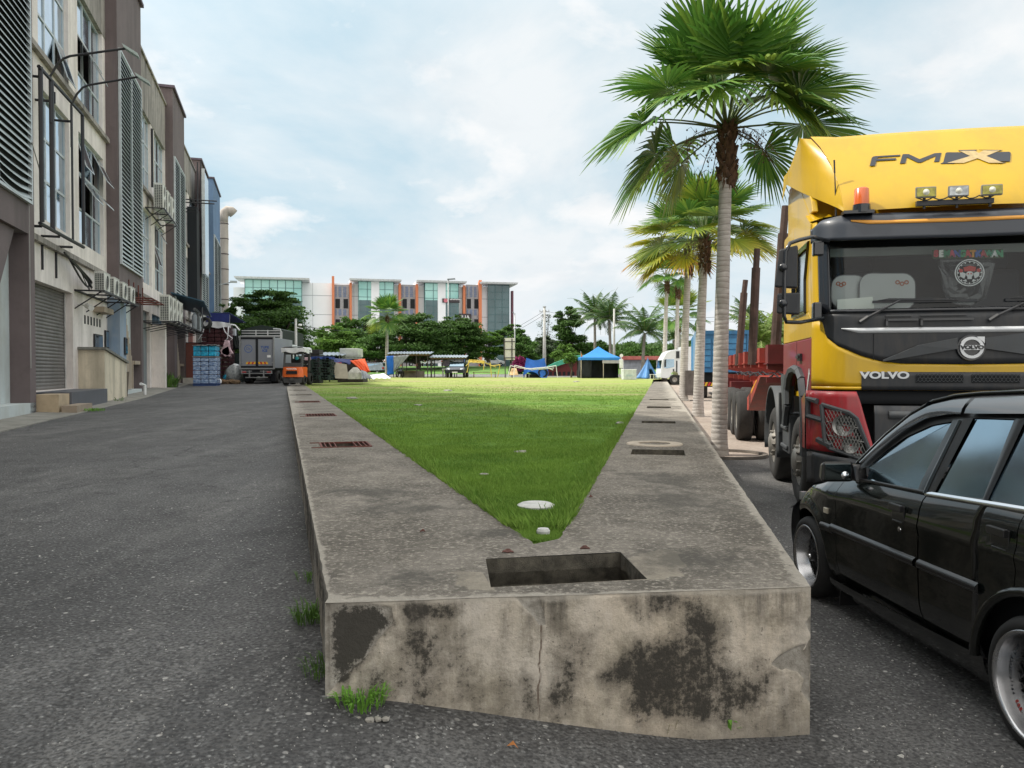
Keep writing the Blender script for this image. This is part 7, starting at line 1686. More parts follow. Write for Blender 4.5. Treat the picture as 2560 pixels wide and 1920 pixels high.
# ------------------------------------------------------------ simple posts, boards, lamps, wires
GALV = mat('galvanised_steel', (.38, .39, .39), .5, .3); POLE = mat('concrete_pole', (.46, .46, .44), .85, var=.15)
def pole(name, px, pyt, pyb, Y, r, label, cat='pole', m=POLE, gr=None, zb=None, top=None):
    a = at(px, pyb, Y); b = at(px, pyt, Y); zb = a.z if zb is None else zb; t = empty(name, (a.x, Y, zb), 0, label, cat, gr); m_ = MB(); m_.tube([(0, 0, 0), (0, 0, b.z-zb)], [r*1.25, r*.75], 10); m_.build('shaft', m, t, smooth=True); return t, b.z-zb
t, h = pole('utility_pole', 1361, 768, 935, 84, .17, 'tall pale utility pole left of the ragged dark tree', zb=.85)
m_ = MB(); m_.box(-.55, .55, -.04, .04, h-.55, h-.47); m_.box(-.4, .4, -.04, .04, h-.95, h-.87)
for i in range(4): m_.tube([(-.5+.33*i, 0, h-.46), (-.5+.33*i, 0, h-.3)], .04, 6)
m_.tube([(0, 0, h), (0, 0, h+.1)], .19, 8); m_.build('cross_arm', GALV, t); up1 = Vector((t.location.x, 84, .85+h-.4))
t, h2 = pole('utility_pole', 1535, 772, 935, 80, .13, 'thin utility pole in front of the second coconut palm', zb=.85); up2 = Vector((t.location.x, 80, .85+h2-.1))
t, h3 = pole('utility_pole', 740, 797, 880, 54, .10, 'grey pole rising behind the forklift', zb=.8); m_ = MB(); m_.tube([(0, 0, h3-.6), (.5, 0, h3-.7)], .03, 6); m_.lathe([(.001, .1), (.12, .08), (.14, 0), (.1, -.06), (.001, -.08)], (.3, 0, h3-.45), n=10); m_.build('insulator', SWH, t)
LPG = 'street lamps by the offices'
for (px, pyt, Y, dx, lab) in ((1121, 699, 118, .8, 'tall slim street lamp before the office building'), (1287, 783, 112, -.6, 'street lamp right of the office building, above the sign board')):
    t, h = pole('street_lamp', px, pyt, 935, Y, .10, lab, 'street lamp', GALV, LPG, zb=1.2); m_ = MB(); m_.hexa([(-.15, -.5, h-.05), (dx+.3, -.5, h+.05), (dx+.3, .3, h+.05), (-.15, .3, h-.05), (-.12, -.45, h+.1), (dx+.25, -.45, h+.2), (dx+.25, .25, h+.2), (-.12, .25, h+.1)]); m_.build('lamp_head', mat('lamp_grey', (.2, .22, .24), .5), t)
def wire(a, b, sag, r=.018):
    m_ = MB(); a, b = Vector(a), Vector(b); m_.tube([a.lerp(b, q/12)-Vector((0, 0, sag*4*(q/12)*(1-q/12))) for q in range(13)], r, 4, cap=False); return m_
wl_ = [(up1, at(1205, 858, 110), .3), (up1-Vector((0, 0, .4)), at(1200, 868, 110), .3), (up1, up2, .5), (up1-Vector((0, 0, .45)), up2-Vector((0, 0, .5)), .5), (up2, at(1800, 792, 74), .4), (up2-Vector((0, 0, .3)), at(1990, 800, 70), .5)]
for i, (a, b, s_) in enumerate(wl_):
    tag(wire(a, b, s_).build('wire', BLK), ['upper wire from the tall pole towards the offices', 'lower wire from the tall pole towards the offices', 'upper wire between the two right utility poles', 'lower wire between the two right utility poles', 'upper wire from the thin pole to the right', 'lower wire from the thin pole running behind the trailer stakes'][i], 'wire', 'overhead wires')
tag(wire(at(742, 812, 54), at(900, 822, 110), .3, .03).build('wire', BLK), 'wire sagging right from the grey pole behind the forklift', 'wire', 'overhead wires')
# sign board seen from behind
p = at(1274, 945, 68); t = empty('sign_board', (p.x, 68, .85), R(-12), 'upright white board on two dark posts seen from behind', 'sign board'); k = 68/1900
m_ = MB(); m_.box(-.48, .48, 0, .04, 1.6, 3.55); m_.build('panel', mat('board_white', (.62, .60, .57), .6, var=.08), t); m_ = MB()
for x in (-.52, .18): m_.box(x, x+.09, -.08, -.005, 1.45, 3.5)
for z in (1.75, 2.5, 3.2): m_.box(-.5, .5, -.05, -.006, z, z+.06)
for x in (-.40, .22): m_.tube([(x, 0, -.1), (x, -.03, 1.7)], .05, 6)
m_.build('frame', mat('dark_steel', (.06, .055, .055), .6), t)
# ------------------------------------------------------------ cars in the distance (shaped shells)
def far_car(px, pyb, Y, L_, W_, H_, heading, colour, label, gr, kind='hatch', z=None, name='parked_car'):
    p = at(px, pyb, Y); t = empty(name, (p.x, Y, p.z if z is None else z), heading, label, 'car', gr); b = mat('car_paint_'+label[:12], colour, .25, var=.03, coat=.7)
    prof = {'hatch': [(-.5, .32), (-.5, .62), (-.47, .70), (-.42, .97), (-.36, 1.), (.02, 1.), (.10, .97), (.24, .68), (.44, .60), (.5, .50), (.5, .25)], 'suv': [(-.5, .35), (-.5, .68), (-.46, .92), (-.42, 1.), (.05, .98), (.20, .70), (.45, .60), (.5, .50), (.5, .28)], 'sedan': [(-.5, .32), (-.5, .62), (-.36, .68), (-.22, .97), (.04, 1.), (.20, .68), (.45, .60), (.5, .48), (.5, .25)]}[kind]
    P = [(x*L_, z_*H_) for x, z_ in prof]; m_ = MB(); n = len(P); w2 = W_/2
    def ring(y, ins): return [(x*(1-.02*(abs(y) > w2*.8)), y if z_ < .66*H_ else y*(1-.16), z_) for x, z_ in P]
    ys_ = [-w2, -w2*.92, 0, w2*.92, w2]; vs_ = []
    for y in ys_: vs_ += [(x*(.97 if abs(y) == w2 else 1), y if z_ < .66*H_ else y*.82, .05*H_+z_*.95 if z_ < .4*H_ else z_-(.02*H_ if abs(y) == w2 and z_ > .66*H_ else 0)) for x, z_ in P]
    fs_ = [(j*n+i, j*n+(i+1) % n, (j+1)*n+(i+1) % n, (j+1)*n+i) for j in range(4) for i in range(n)]; m_.add(vs_, fs_+[tuple(range(n)), tuple(4*n+i for i in range(n))[::-1]]); m_.build('body', b, t, angle=35)
    g = MB(); wy = w2*.82+.012; Z = lambda q: q*H_; wt_ = .93; xa, xb = (-.40, .08) if kind != 'sedan' else (-.24, .06)
    for s_ in (-1, 1):
        for c0, c1_ in ((xa, (xa+xb)/2-.01), ((xa+xb)/2+.01, xb+.07)):
            g.add([(c0*L_-(.02*L_ if c0 == xa else 0), s_*(wy+.03), Z(.70)), (c1_*L_+(.04*L_ if c1_ > xb else 0), s_*(wy+.03), Z(.70)), ((c1_-(.04 if c1_ > xb else 0))*L_, s_*wy*.97, Z(wt_)), (c0*L_, s_*wy*.97, Z(wt_))], [(0, 1, 2, 3)] if s_ < 0 else [(3, 2, 1, 0)])
    fx = {'hatch': ((.11, .955), (.235, .70)), 'suv': ((.065, .955), (.195, .715)), 'sedan': ((.05, .965), (.195, .70))}[kind]; rx = {'hatch': ((-.425, .94), (-.475, .72)), 'suv': ((-.455, .93), (-.495, .72)), 'sedan': ((-.235, .94), (-.35, .70))}[kind]
    for (a, za), (c, zc_) in (fx, rx): o_ = .012*L_*(1 if a > 0 else -1)*.4; g.add([(a*L_+o_, -w2*.70, Z(za)+.01), (a*L_+o_, w2*.70, Z(za)+.01), (c*L_+o_, w2*.78, Z(zc_)+.01), (c*L_+o_, -w2*.78, Z(zc_)+.01)], [(0, 1, 2, 3)])
    g.build('windows', CGL, t)
    for x in (-.30, .31):
        for s_ in (-1, 1):
            wv = MB(); wv.lathe([(.16, .1), (.30, .1), (.32, .05), (.32, -.05), (.30, -.1), (.16, -.1)], (0, 0, 0), 'y', 18); wv.lathe([(.001, s_*.10), (.19, s_*.09)], (0, 0, 0), 'y', 14, 1); o = wv.build('wheel', [RUB, GALV], t); o.location = (x*L_, s_*(w2-.08), .32)
    for s_ in (-1, 1):
        l_ = MB(); l_.hexa([(.47*L_, s_*w2*.55, .52*H_), (.495*L_+.02, s_*w2*.55, .50*H_), (.47*L_+.02, s_*w2*.93, .50*H_), (.43*L_, s_*w2*.95, .52*H_), (.46*L_, s_*w2*.55, .59*H_), (.485*L_, s_*w2*.55, .57*H_), (.455*L_, s_*w2*.93, .585*H_), (.41*L_, s_*w2*.95, .60*H_)]); l_.build('headlight', mat('lamp_bright', (.6, .62, .65), .15, .4), t)
        l_ = MB(); l_.box(-.505*L_, -.48*L_, s_*w2*.62 if s_ > 0 else -w2*.95, w2*.95 if s_ > 0 else -w2*.62, .48*H_, .62*H_); l_.build('tail_light', mat('tail_red', (.4, .02, .02), .3), t)
        l_ = MB(); l_.box(.12*L_, .15*L_, min(s_*w2, s_*(w2+.15)), max(s_*w2, s_*(w2+.15)), .66*H_, .74*H_); l_.build('mirror', b, t)
    l_ = MB(); l_.box(.49*L_, .512*L_, -.24, .24, .30*H_, .37*H_); l_.build('number_plate', SWH, t)
    l_ = MB(); l_.box(.485*L_, .51*L_, -.45, .45, .42*H_, .49*H_); l_.build('grille', DRK, t); return t
far_car(1144, 944, 69, 3.9, 1.66, 1.42, R(-93), (.012, .018, .03), 'black car facing the field under the second shelter', 'cars by the stalls', 'sedan', z=.86)
far_car(935, 938, 104, 4.4, 1.8, 1.68, R(150), (.20, .23, .27), 'grey-blue suv parked behind the orange tarp', 'cars by the stalls', 'suv', z=.9)
CG_ = 'cars parked on the far bank'
far_car(1234, 915, 125, 3.7, 1.6, 1.5, R(2), (.75, .76, .78), 'white hatchback on the far bank left of the sign board', CG_, 'hatch', z=2.16)
for i, (px, c, lab, k, h_) in enumerate([(912, (.05, .02, .02), 'dark maroon car above the grey-blue suv', 'hatch', 170), (1008, (.10, .10, .11), 'dark grey car on the far bank behind the hanging grey tarp', 'sedan', 10), (1062, (.72, .73, .74), 'white car seen between the first shelter posts', 'hatch', 80), (1098, (.6, .6, .62), 'silver car seen under the second shelter roof', 'sedan', 5), (1185, (.66, .62, .52), 'cream car behind the yellow frame', 'hatch', 5), (1120, (.45, .46, .48), 'grey car behind the black car', 'hatch', 85), (973, (.6, .62, .62), 'pale car right of the grey-blue suv', 'hatch', 60)]):
    far_car(px, 917, 123+(i % 2), 4.0, 1.65, 1.5, R(h_), c, lab, CG_, k, z=2.16)
# ------------------------------------------------------------ stalls and tents
def P3(px, py, Y): q = at(px, py, Y); return (q.x, q.y, q.z)
TB = mat('blue_tarp', (.012, .13, .55), .45, var=.25, scale=1.2); TB2 = mat('pale_blue_tarp', (.06, .20, .46), .55, var=.35, scale=1.5); TGY = mat('grey_tarp', (.25, .27, .29), .6, var=.25); NET = mat('black_net', (.014, .016, .02), .9, var=.5, scale=2); ZN = mat('zinc_sheet', (.36, .41, .47), .4, .5, var=.2, scale=1); WD = mat('brown_timber', (.20, .13, .08), .85, var=.35, scale=4)
def sheet(name, pts, m, n=10, wob=.12, seed=0, parent=None, th=.02):   # quad cloth between four corners with folds
    a, b, c, d = [Vector(p) for p in pts]; mb = MB(); nn = (b-a).cross(d-a).normalized()
    def f(u, v): p = a.lerp(b, u).lerp(d.lerp(c, u), v); return p+nn*wob*(mn.noise(Vector((u*5+seed, v*2, seed)))+.5*math.sin(u*23+seed)*.4)*(.3+v*.7)
    mb.grid(f, n*2, n); o = mb.build(name, m, parent, smooth=True); s_ = o.modifiers.new('thickness', 'SOLIDIFY'); s_.thickness = th; return o
def corr_roof(t, x0, x1, y0, y1, z0, z1, m):
    mb = MB(); n = int((x1-x0)/.07); mb.grid(lambda a, b: (lerp(x0, x1, a), lerp(y0, y1, b), lerp(z0, z1, b)+.03*math.sin(a*n*1.57)), n*2, 2); o = mb.build('roof', m, t); s_ = o.modifiers.new('thickness', 'SOLIDIFY'); s_.thickness = .04; return o
def posts(t, xs_, ys_, z1, m, r=.05):
    for x in xs_:
        for y in ys_: mb = MB(); mb.tube([(x, y, -.1), (x, y, z1)], r, 6); mb.build('post', m, t)
def stall(px0, px1, pyt, Y, label, depth=3.):
    a = at(px0, pyt, Y); b = at(px1, pyt, Y); t = empty('shelter', (a.x, Y, .86), 0, label, 'shelter', 'corrugated shelters by the far road'); w_ = b.x-a.x; h = a.z-.86
    corr_roof(t, 0, w_, -.2, depth, h, h+.25, ZN); mb = MB()
    for y in (0, depth-.2): mb.box(.1, w_-.1, y, y+.08, h-.16, h-.06)
    mb.build('beam', WD, t); posts(t, [.2, w_*.36, w_*.68, w_-.25], [.04, depth-.2], h-.1, mat('dark_post', (.06, .05, .045), .8), .045); return t, w_, h
s1, w1, h1 = stall(966, 1076, 884, 68, 'first corrugated shelter hung with blue and grey tarps'); s2, w2_, h2_ = stall(1073, 1166, 893, 69, 'second corrugated shelter with black car at its right end')
tag(sheet('tarp', [P3(966, 890, 67.8), P3(985, 889, 67.8), P3(984, 936, 67.8), P3(968, 938, 67.8)], TB, seed=1), 'bright blue tarp hanging at the left end of the first shelter', 'tarp')
tag(sheet('tarp', [P3(984, 890, 67.7), P3(1024, 887, 67.7), P3(990, 926, 67.7), P3(984, 930, 67.7)], TGY, seed=2), 'grey tarp drawn down in a triangle under the first shelter', 'tarp')
tag(sheet('tarp', [P3(1117, 899, 69.2), P3(1160, 897, 69.2), P3(1156, 909, 68.9), P3(1140, 906, 68.9)], TGY, seed=3), 'grey cloth sagging over the black car', 'tarp')
tag(sheet('tarp', [P3(1136, 896, 71.5), P3(1162, 896, 71.5), P3(1162, 912, 71.5), P3(1136, 908, 71.5)], TB, seed=3), 'dark blue tarp at the right end of the second shelter', 'tarp')
tag(sheet('cloth', [P3(1106, 901, 70), P3(1124, 901, 70), P3(1124, 915, 70), P3(1106, 915, 70)], mat('lilac_cloth', (.35, .28, .42), .8, var=.3), seed=4), 'lilac cloth hanging in the second shelter', 'cloth')
def table(px0, px1, pyt, Y, label, m=WD, name='table', cat='table', legm=None):
    a = at(px0, pyt, Y); b = at(px1, pyt, Y); t = empty(name, (a.x, Y, .86), 0, label, cat); h = a.z-.86; mb = MB(); mb.box(0, b.x-a.x, 0, .8, h-.05, h); mb.build('top', m, t)
    for x in (.05, b.x-a.x-.1):
        for y in (.05, .7): mb = MB(); mb.box(x, x+.05, y, y+.05, -.05, h-.05); mb.build('leg', legm or m, t)
    return t
table(1004, 1042, 927, 68.5, 'brown low table in the first shelter'); table(1182, 1240, 930, 68.5, 'long bench-like dark table behind the yellow frame'); table(1105, 1118, 922, 68.6, 'small white table under the lilac cloth', SWH)
mb = MB(); a = at(1000, 925, 69); mb.box(a.x, a.x+2.2, 69, 69.3, .85, 1.45); tag(mb.build('low_wall', mat('counter_brown', (.19, .16, .14), .9, var=.3)), 'brown low counter at the back of the first shelter', 'counter')
# motorcycle
p = at(1000, 944, 67.5); t = empty('motorcycle', (p.x, 67.5, .87), R(75), 'dark motorcycle parked before the first shelter', 'motorcycle')
for x in (-.6, .6): mb = MB(); mb.lathe([(.2, .05), (.29, .05), (.31, 0), (.29, -.05), (.2, -.05)], (0, 0, 0), 'y', 20); o = mb.build('wheel', RUB, t); o.location = (x, 0, .31)
mb = MB(); mb.tube([(-.6, 0, .31), (-.1, 0, .4), (.3, 0, .55), (.45, 0, .85), (.6, 0, .31)], .05, 6); mb.hexa([(-.6, -.1, .62), (.05, -.12, .58), (.05, .12, .58), (-.6, .1, .62), (-.62, -.1, .74), (.05, -.1, .74), (.05, .1, .74), (-.62, .1, .74)]); mb.box(-.2, .25, -.12, .12, .3, .56); mb.build('body', TGB, t)
mb = MB(); mb.tube([(.42, -.33, .98), (.47, 0, .92), (.42, .33, .98)], .02, 6); mb.build('handlebar', GALV, t)
# yellow and white pipe frames
def frame(name, segs, Y, m, label, r=.035, cat='frame'):
    p0 = at(segs[0][0], segs[0][1], Y); t = empty(name, (p0.x, Y, .86), 0, label, cat); mb = MB()
    for s_ in segs:
        x0, y0, x1, y1 = s_[:4]; dy = s_[4] if len(s_) > 4 else 0; a = at(x0, y0, Y+dy); b = at(x1, y1, Y+(s_[5] if len(s_) > 5 else dy)); mb.tube([a-t.location, b-t.location], r, 6)
    mb.build('pipes', m, t); return t
frame('stand', [(1174, 898, 1168, 930), (1174, 900, 1210, 902), (1173, 906, 1165, 915), (1210, 902, 1209, 925), (1225, 906, 1229, 943), (1225, 915, 1250, 912), (1250, 912, 1244, 943), (1170, 930, 1165, 930), (1209, 905, 1240, 918, 0, 1)], 67.5, mat('yellow_pipe', (.62, .48, .10), .5), 'thin yellow pipe frame stall without cover', .04)
tag(sheet('tarp', [P3(1172, 900, 67.6), P3(1212, 902, 67.6), P3(1210, 908, 67.4), P3(1170, 906, 67.4)], mat('yellow_cloth', (.60, .45, .08), .8, var=.3), seed=6), 'yellow cloth on the yellow pipe frame', 'tarp')
frame('folded_gazebo', [(1276, 914, 1269, 945), (1287, 913, 1284, 944), (1276, 914, 1300, 920), (1300, 920, 1350, 923), (1287, 913, 1330, 925), (1330, 925, 1390, 914), (1310, 923, 1365, 918), (1390, 914, 1394, 945), (1365, 918, 1383, 925), (1350, 923, 1385, 920)], 66.5, mat('white_pipe', (.70, .70, .70), .5), 'half folded white gazebo frame before the blue tarp', .035)
tag(sheet('painted_board', [P3(1279, 921, 67), P3(1291, 921, 67), P3(1296, 938, 66.6), P3(1273, 938, 66.6)], mat('board_cream_orange', (.62, .42, .22), .7, var=.5, scale=3), wob=.01, seed=7), 'cream and orange painted board under the white pipe frame', 'board')
# blue tarp draped over goods
c0 = at(1337, 944, 68); mb = MB()
def drape(u, v):
    cs_ = [(1316, 67.5), (1360, 67.5), (1362, 68.7), (1318, 68.7)]; k = int(u*4) % 4; f = u*4-int(u*4) if u < 1 else 0; a, b = cs_[k], cs_[(k+1) % 4]; px = lerp(a[0], b[0], f); Y = lerp(a[1], b[1], f); px += (px-1339)*.35*v
    q = at(px, 900, Y); z = lerp(2.62-.22*math.sin(f*math.pi), 1.05+.35*math.sin(u*19), v); return (q.x+.05*math.sin(u*60)*v, Y+(Y-68.1)*.3*v+.05*math.cos(u*47)*v, z)
mb.grid(drape, 64, 12); mb.grid(lambda u, v: (lerp(at(1316, 900, 67.5).x, at(1360, 900, 67.5).x, u), lerp(67.5, 68.7, v), 2.6-.22*math.sin(u*math.pi)-.1*math.sin(v*math.pi)), 10, 6); tag(mb.build('tarp', TB, smooth=True), 'deep blue tarp draped over a covered stall behind the white frame', 'tarp')
mb = MB(); mb.box(c0.x-.75, c0.x-.55, 67.6, 68.4, .85, 1.2); mb.lathe([(.3, -.1), (.42, -.1), (.45, 0), (.42, .1), (.3, .1)], (c0.x+.7, 67.4, 1.3), 'y', 18); mb.box(c0.x-.5, c0.x+.6, 67.7, 68.3, .85, 1.15); tag(mb.build('covered_goods', DRK), 'dark goods and wheel below the deep blue tarp', 'goods')
tag(sheet('tarp', [P3(1345, 918, 67.5), P3(1368, 918, 67.5), P3(1372, 936, 67.5), P3(1358, 940, 67.5)], TB, seed=9), 'blue tarp end trailing right of the draped stall', 'tarp')
# green-roofed shed
t = empty('shed', at(1410, 944, 76), 0, 'low dark red shed with sloping green roof left of the blue tent', 'shed'); t.location.z = .86; o_ = t.location
mb = MB(); Q = [Vector(P3(*q, 76))-o_ for q in ((1366, 917), (1390, 908), (1452, 891), (1452, 940), (1366, 940))]; mb.prism([(q.x, q.y, q.z) for q in Q], (0, 4, 0)); mb.build('wall', mat('dark_red_wall', (.12, .02, .02), .8, var=.2), t)
mb = MB(); mb.prism([Vector(P3(*q, 75.6))-o_ for q in ((1360, 920), (1392, 916), (1453, 895), (1466, 888), (1438, 889), (1388, 906))], (0, .3, .02)); mb.build('roof', mat('green_sheet_roof', (.06, .36, .24), .5, .1, var=.15), t)
mb = MB(); [mb.box(Q[0].x+.3+i*.45, Q[0].x+.55+i*.45, -.03, -.004, .1, .5) for i in range(6)]; mb.build('goods', DRK, t)
# blue gazebo
c0 = at(1499, 944, 66); t = empty('gazebo', (c0.x, 67, .86), 0, 'blue peaked gazebo tent with black net walls', 'tent'); hw, he, hp_ = 1.72, 1.75, 2.75
mb = MB(); cs = [(-hw, -hw), (hw, -hw), (hw, hw), (-hw, hw)]
for i in range(4):
    a, b = cs[i], cs[(i+1) % 4]; mb.grid(lambda u, v: (lerp(lerp(a[0], b[0], u), 0, v), lerp(lerp(a[1], b[1], u), 0, v), lerp(he, hp_, v)-.10*math.sin(v*3.14)*(1-.0*u)), 8, 8)
    mb.add([(a[0], a[1], he), (b[0], b[1], he), (b[0]*1.01, b[1]*1.01, he-.22), (a[0]*1.01, a[1]*1.01, he-.22)], [(0, 1, 2, 3)])
mb.build('canopy', mat('gazebo_blue', (.012, .20, .56), .5, var=.1), t, smooth=False)
for x, y in cs+[(.25, -hw)]: mb = MB(); mb.tube([(x*.97, y*.97, -.05), (x*.97, y*.97, he)], .035, 6); mb.build('leg', mat('pale_leg', (.5, .42, .36), .6), t)
for i, (a, b) in enumerate((((-hw, -hw+.1), (-hw, hw)), ((-hw, hw-.1), (hw, hw-.1)), ((-hw+.02, -hw+.1), (-.75, -hw+.25)), ((hw-.1, hw), (hw-.1, -hw+.8)), ((-.9, -.2), (1.6, -.2)))): sheet('net_wall', [(a[0], a[1], he-.1), (b[0], b[1], he-.1), (b[0], b[1], 0), (a[0], a[1], 0)], NET, seed=20+i, parent=t, wob=.15)
mb = MB(); mb.box(.15, 1.65, -hw-.03, -hw-.01, he-.5, he-.24); mb.build('banner', mat('faded_banner', (.42, .40, .42), .7), t)
t = empty('flag', at(1452, 944, 65.8), 0, 'small orange flag on a thin pole at the left of the gazebo', 'flag'); mb = MB(); mb.tube([(0, 0, 0), (0, 0, 2.3)], .02, 5); mb.build('pole', GALV, t); mb = MB(); mb.add([(0, 0, 2.25), (.02, 0, 1.6), (.22, 0, 1.75), (.12, 0, 1.95)], [(0, 1, 2, 3)]); mb.build('cloth', mat('flag_orange', (.62, .20, .05), .7), t)
# freezer, tarp pyramid, signs, chairs
p = at(1575, 949, 60); t = empty('chest_freezer', (p.x, 60, p.z), R(6), 'white chest freezer standing on the grass right of the gazebo', 'freezer'); mb = MB(); mb.box(-.52, .52, 0, .7, 0, .74); mb.build('body', mat('freezer_white', (.58, .62, .60), .5, dirt=.25), t, bev=.02); mb = MB(); mb.box(-.54, .54, -.02, .7, .745, .82); mb.build('lid', SWH, t, bev=.01); mb = MB(); mb.box(-.3, .2, -.012, -.002, .25, .4); mb.build('label_strip', mat('faint_blue', (.40, .48, .50), .6), t)
c0 = at(1615, 946, 64); mb = MB(); ap = at(1613, 893, 64)
def pyr(u, v): a = u*2*math.pi+.3; r_ = 1.0*(1-v)**1.25*(1+.16*math.sin(a*6)); return (c0.x+.15+r_*math.cos(a)*.95, 64+r_*math.sin(a)*.8, lerp(c0.z-.0, ap.z, v))
mb.grid(pyr, 60, 14, keep=lambda u, v: not (.72 < u < .80 and v < .42)); o = mb.build('tarp_tent', TB2, smooth=True); o.modifiers.new('thickness', 'SOLIDIFY').thickness = .02; tag(o, 'pale blue tarp pulled up to a point like a small tent', 'tarp tent')
mb = MB(); mb.box(c0.x-.2, c0.x+.3, 64, 64.4, c0.z, c0.z+.5); tag(mb.build('crate', mat('brown_crate', (.25, .10, .05), .8)), 'brown crate inside the pointed blue tarp', 'crate')
for i, px in enumerate((1630, 1644)):
    p = at(px, 949, 62); t = empty('plastic_chair', (p.x, 62, p.z), R(20*i), ['white stool left of the white truck cab', 'white stool touching the walkway end'][i], 'stool', 'white stools'); mb = MB(); mb.box(-.17, .17, -.17, .17, .40, .44); mb.build('seat', SWH, t)
    for x in (-.15, .12):
        for y in (-.15, .12): mb = MB(); mb.box(x, x+.03, y, y+.03, 0, .40); mb.build('leg', SWH, t)
p = at(1553, 946, 64.5); t = empty('standing_sign', (p.x, 64.5, .86), 0, 'white round-topped standing sign right of the gazebo', 'sign'); mb = MB(); mb.box(-.16, .16, 0, .03, .85, 1.6); mb.lathe([(.001, 0), (.15, 0), (.15, .03), (.001, .03)], (.02, 0, 1.9), 'y', 16); mb.tube([(0, .01, 0), (0, .01, 1.75)], .025, 6); mb.build('panel', SWH, t)
# red-tiled wall roof
a, b = at(1556, 899, 88), at(1664, 899, 88); t = empty('boundary_wall', (a.x, 88, .86), 0, 'grey painted wall with long red tiled roof behind the pointed tarp', 'wall'); w_ = b.x-a.x; h = a.z-.86; mb = MB(); mb.box(0, w_*.6, 0, .2, 0, h); mb.build('wall', mat('mural_grey', (.36, .38, .42), .8, var=.3, scale=2), t); mb = MB()
mb.grid(lambda u, v: (lerp(-.3, w_+.3, u), lerp(-.5, .5, v), h+.42*v+.02*math.sin(u*300)), 90, 4); o = mb.build('roof', mat('red_roof_tile', (.33, .07, .05), .7, var=.25, scale=5), t); o.modifiers.new('thickness', 'SOLIDIFY').thickness = .06; posts(t, [.1, w_*.5, w_*.8, w_-.1], [0], h, SWH, .08)
# ------------------------------------------------------------ white box truck in profile, facing left
WTM = mat('truck_white', (.72, .74, .76), .35, var=.04, coat=.4)
p = at(1652, 962, 60); t = empty('box_truck', (p.x, 60, p.z), 0, 'white box truck in profile behind the slim palm trunks', 'truck'); D_ = 2.0
cp = [(0.02, .55), (-.02, .9), (.02, 1.25), (.12, 1.95), (.22, 2.15), (.45, 2.55), (.8, 2.72), (1.15, 2.78), (1.55, 2.78), (1.62, 2.7), (1.62, .75), (1.4, .75), (1.33, .95), (1.1, 1.08), (.85, .95), (.75, .70), (.6, .5)]
mb = MB(); mb.prism([(x, 0, z) for x, z in cp], (0, D_, 0)); mb.build('cab', WTM, t, bev=.03)
mb = MB(); mb.prism([(.24, -.012, 1.35), (.28, -.012, 1.95), (.42, -.012, 2.02), (1.05, -.012, 2.02), (1.05, -.012, 1.42), (.5, -.012, 1.28)], (0, .008, 0)); mb.box(.06, .1, .15, D_-.15, 1.35, 2.0) if False else None; mb.build('side_window', CGL, t)
mb = MB(); mb.add([(-.01+.02, .12, 1.30), (.02-.01, D_-.12, 1.30), (.105, D_-.15, 1.95), (.105, .15, 1.95)], [(0, 1, 2, 3)]); mb.build('windscreen', CGL, t); mb = MB(); mb.box(1.2, 1.45, -.06, .0, 2.1, 2.65); mb.box(1.2, 1.3, -.03, 0, 1.0, 1.9); mb.build('snorkel', TBK, t); mb = MB(); mb.box(.30, .38, -.2, -.02, 1.4, 2.0); mb.box(.95, 1.05, -.03, -.004, 1.05, 1.25); mb.build('mirror', TBK, t)
mb = MB(); mb.box(1.75, 6.5, -.05, D_+.05, .95, 3.0); mb.build('cargo_box', WTM, t, bev=.02); mb = MB(); mb.box(1.5, 6.4, .4, 1.6, .5, .94); mb.build('chassis', DRK, t)
for x in (1.1, 5.2): mb = MB(); mb.lathe([(.2, -.12), (.37, -.12), (.40, -.05), (.40, .1), (.37, .14)], (0, 0, 0), 'y', 26); mb.lathe([(.001, -.05), (.1, -.10), (.21, -.11)], (0, 0, 0), 'y', 20, 1); o = mb.build('wheel', [RUB, RIM], t); o.location = (x, .14, .40)
# ------------------------------------------------------------ blue container lorry seen from behind
BCT = mat('container_blue', (.03, .17, .38), .5, var=.2, scale=1.2, dirt=.25); BCL = mat('container_pale_blue', (.16, .27, .42), .5, var=.1)
p = at(1739, 992, 36); t = empty('container_lorry', (p.x, 36, gz(p.x, 36)), -TA, 'blue ribbed container lorry seen from behind between the palm trunks', 'lorry'); z0 = 1.25; zt = at(1739, 828, 36).z-t.location.z
mb = MB(); mb.box(.0, 2.5, 0, 9, z0, zt); mb.build('container', BCT, t); mb = MB()
for (a, b) in ((0, .18), (1.15, 1.35), (2.32, 2.5)): mb.box(a, b, -.08, -.003, z0, zt)
mb.box(0.0, 2.5, -.10, -.004, zt-.16, zt+.02); mb.box(.18, 2.32, -.07, -.003, z0, z0+.14); mb.build('door_frame', BCT, t); mb = MB()
for (a, b) in ((.22, .68), (.76, 1.12), (1.40, 1.85), (1.92, 2.28)):
    for i in range(5): z = lerp(z0+.25, zt-.3, i/5); mb.hexa([(a, -.05, z), (b, -.05, z), (b, -.004, z), (a, -.004, z), (a, -.02, z+.22), (b, -.02, z+.22), (b, -.004, z+.22), (a, -.004, z+.22)])
mb.build('ribs', mat('container_rib', (.05, .22, .44), .5), t)
mb = MB(); mb.box(-.012, -.003, .0, 4, z0+.1, zt-.05); mb.build('side_panel', BCL, t); mb = MB(); mb.tube([(.05, -.1, z0), (.05, -.1, zt)], .02, 5); mb.build('lock_rod', GALV, t)
mb = MB(); mb.box(.2, 2.3, -.1, .1, .55, .8); mb.box(.3, 2.2, .2, 8, .8, z0); mb.build('chassis', DRK, t)
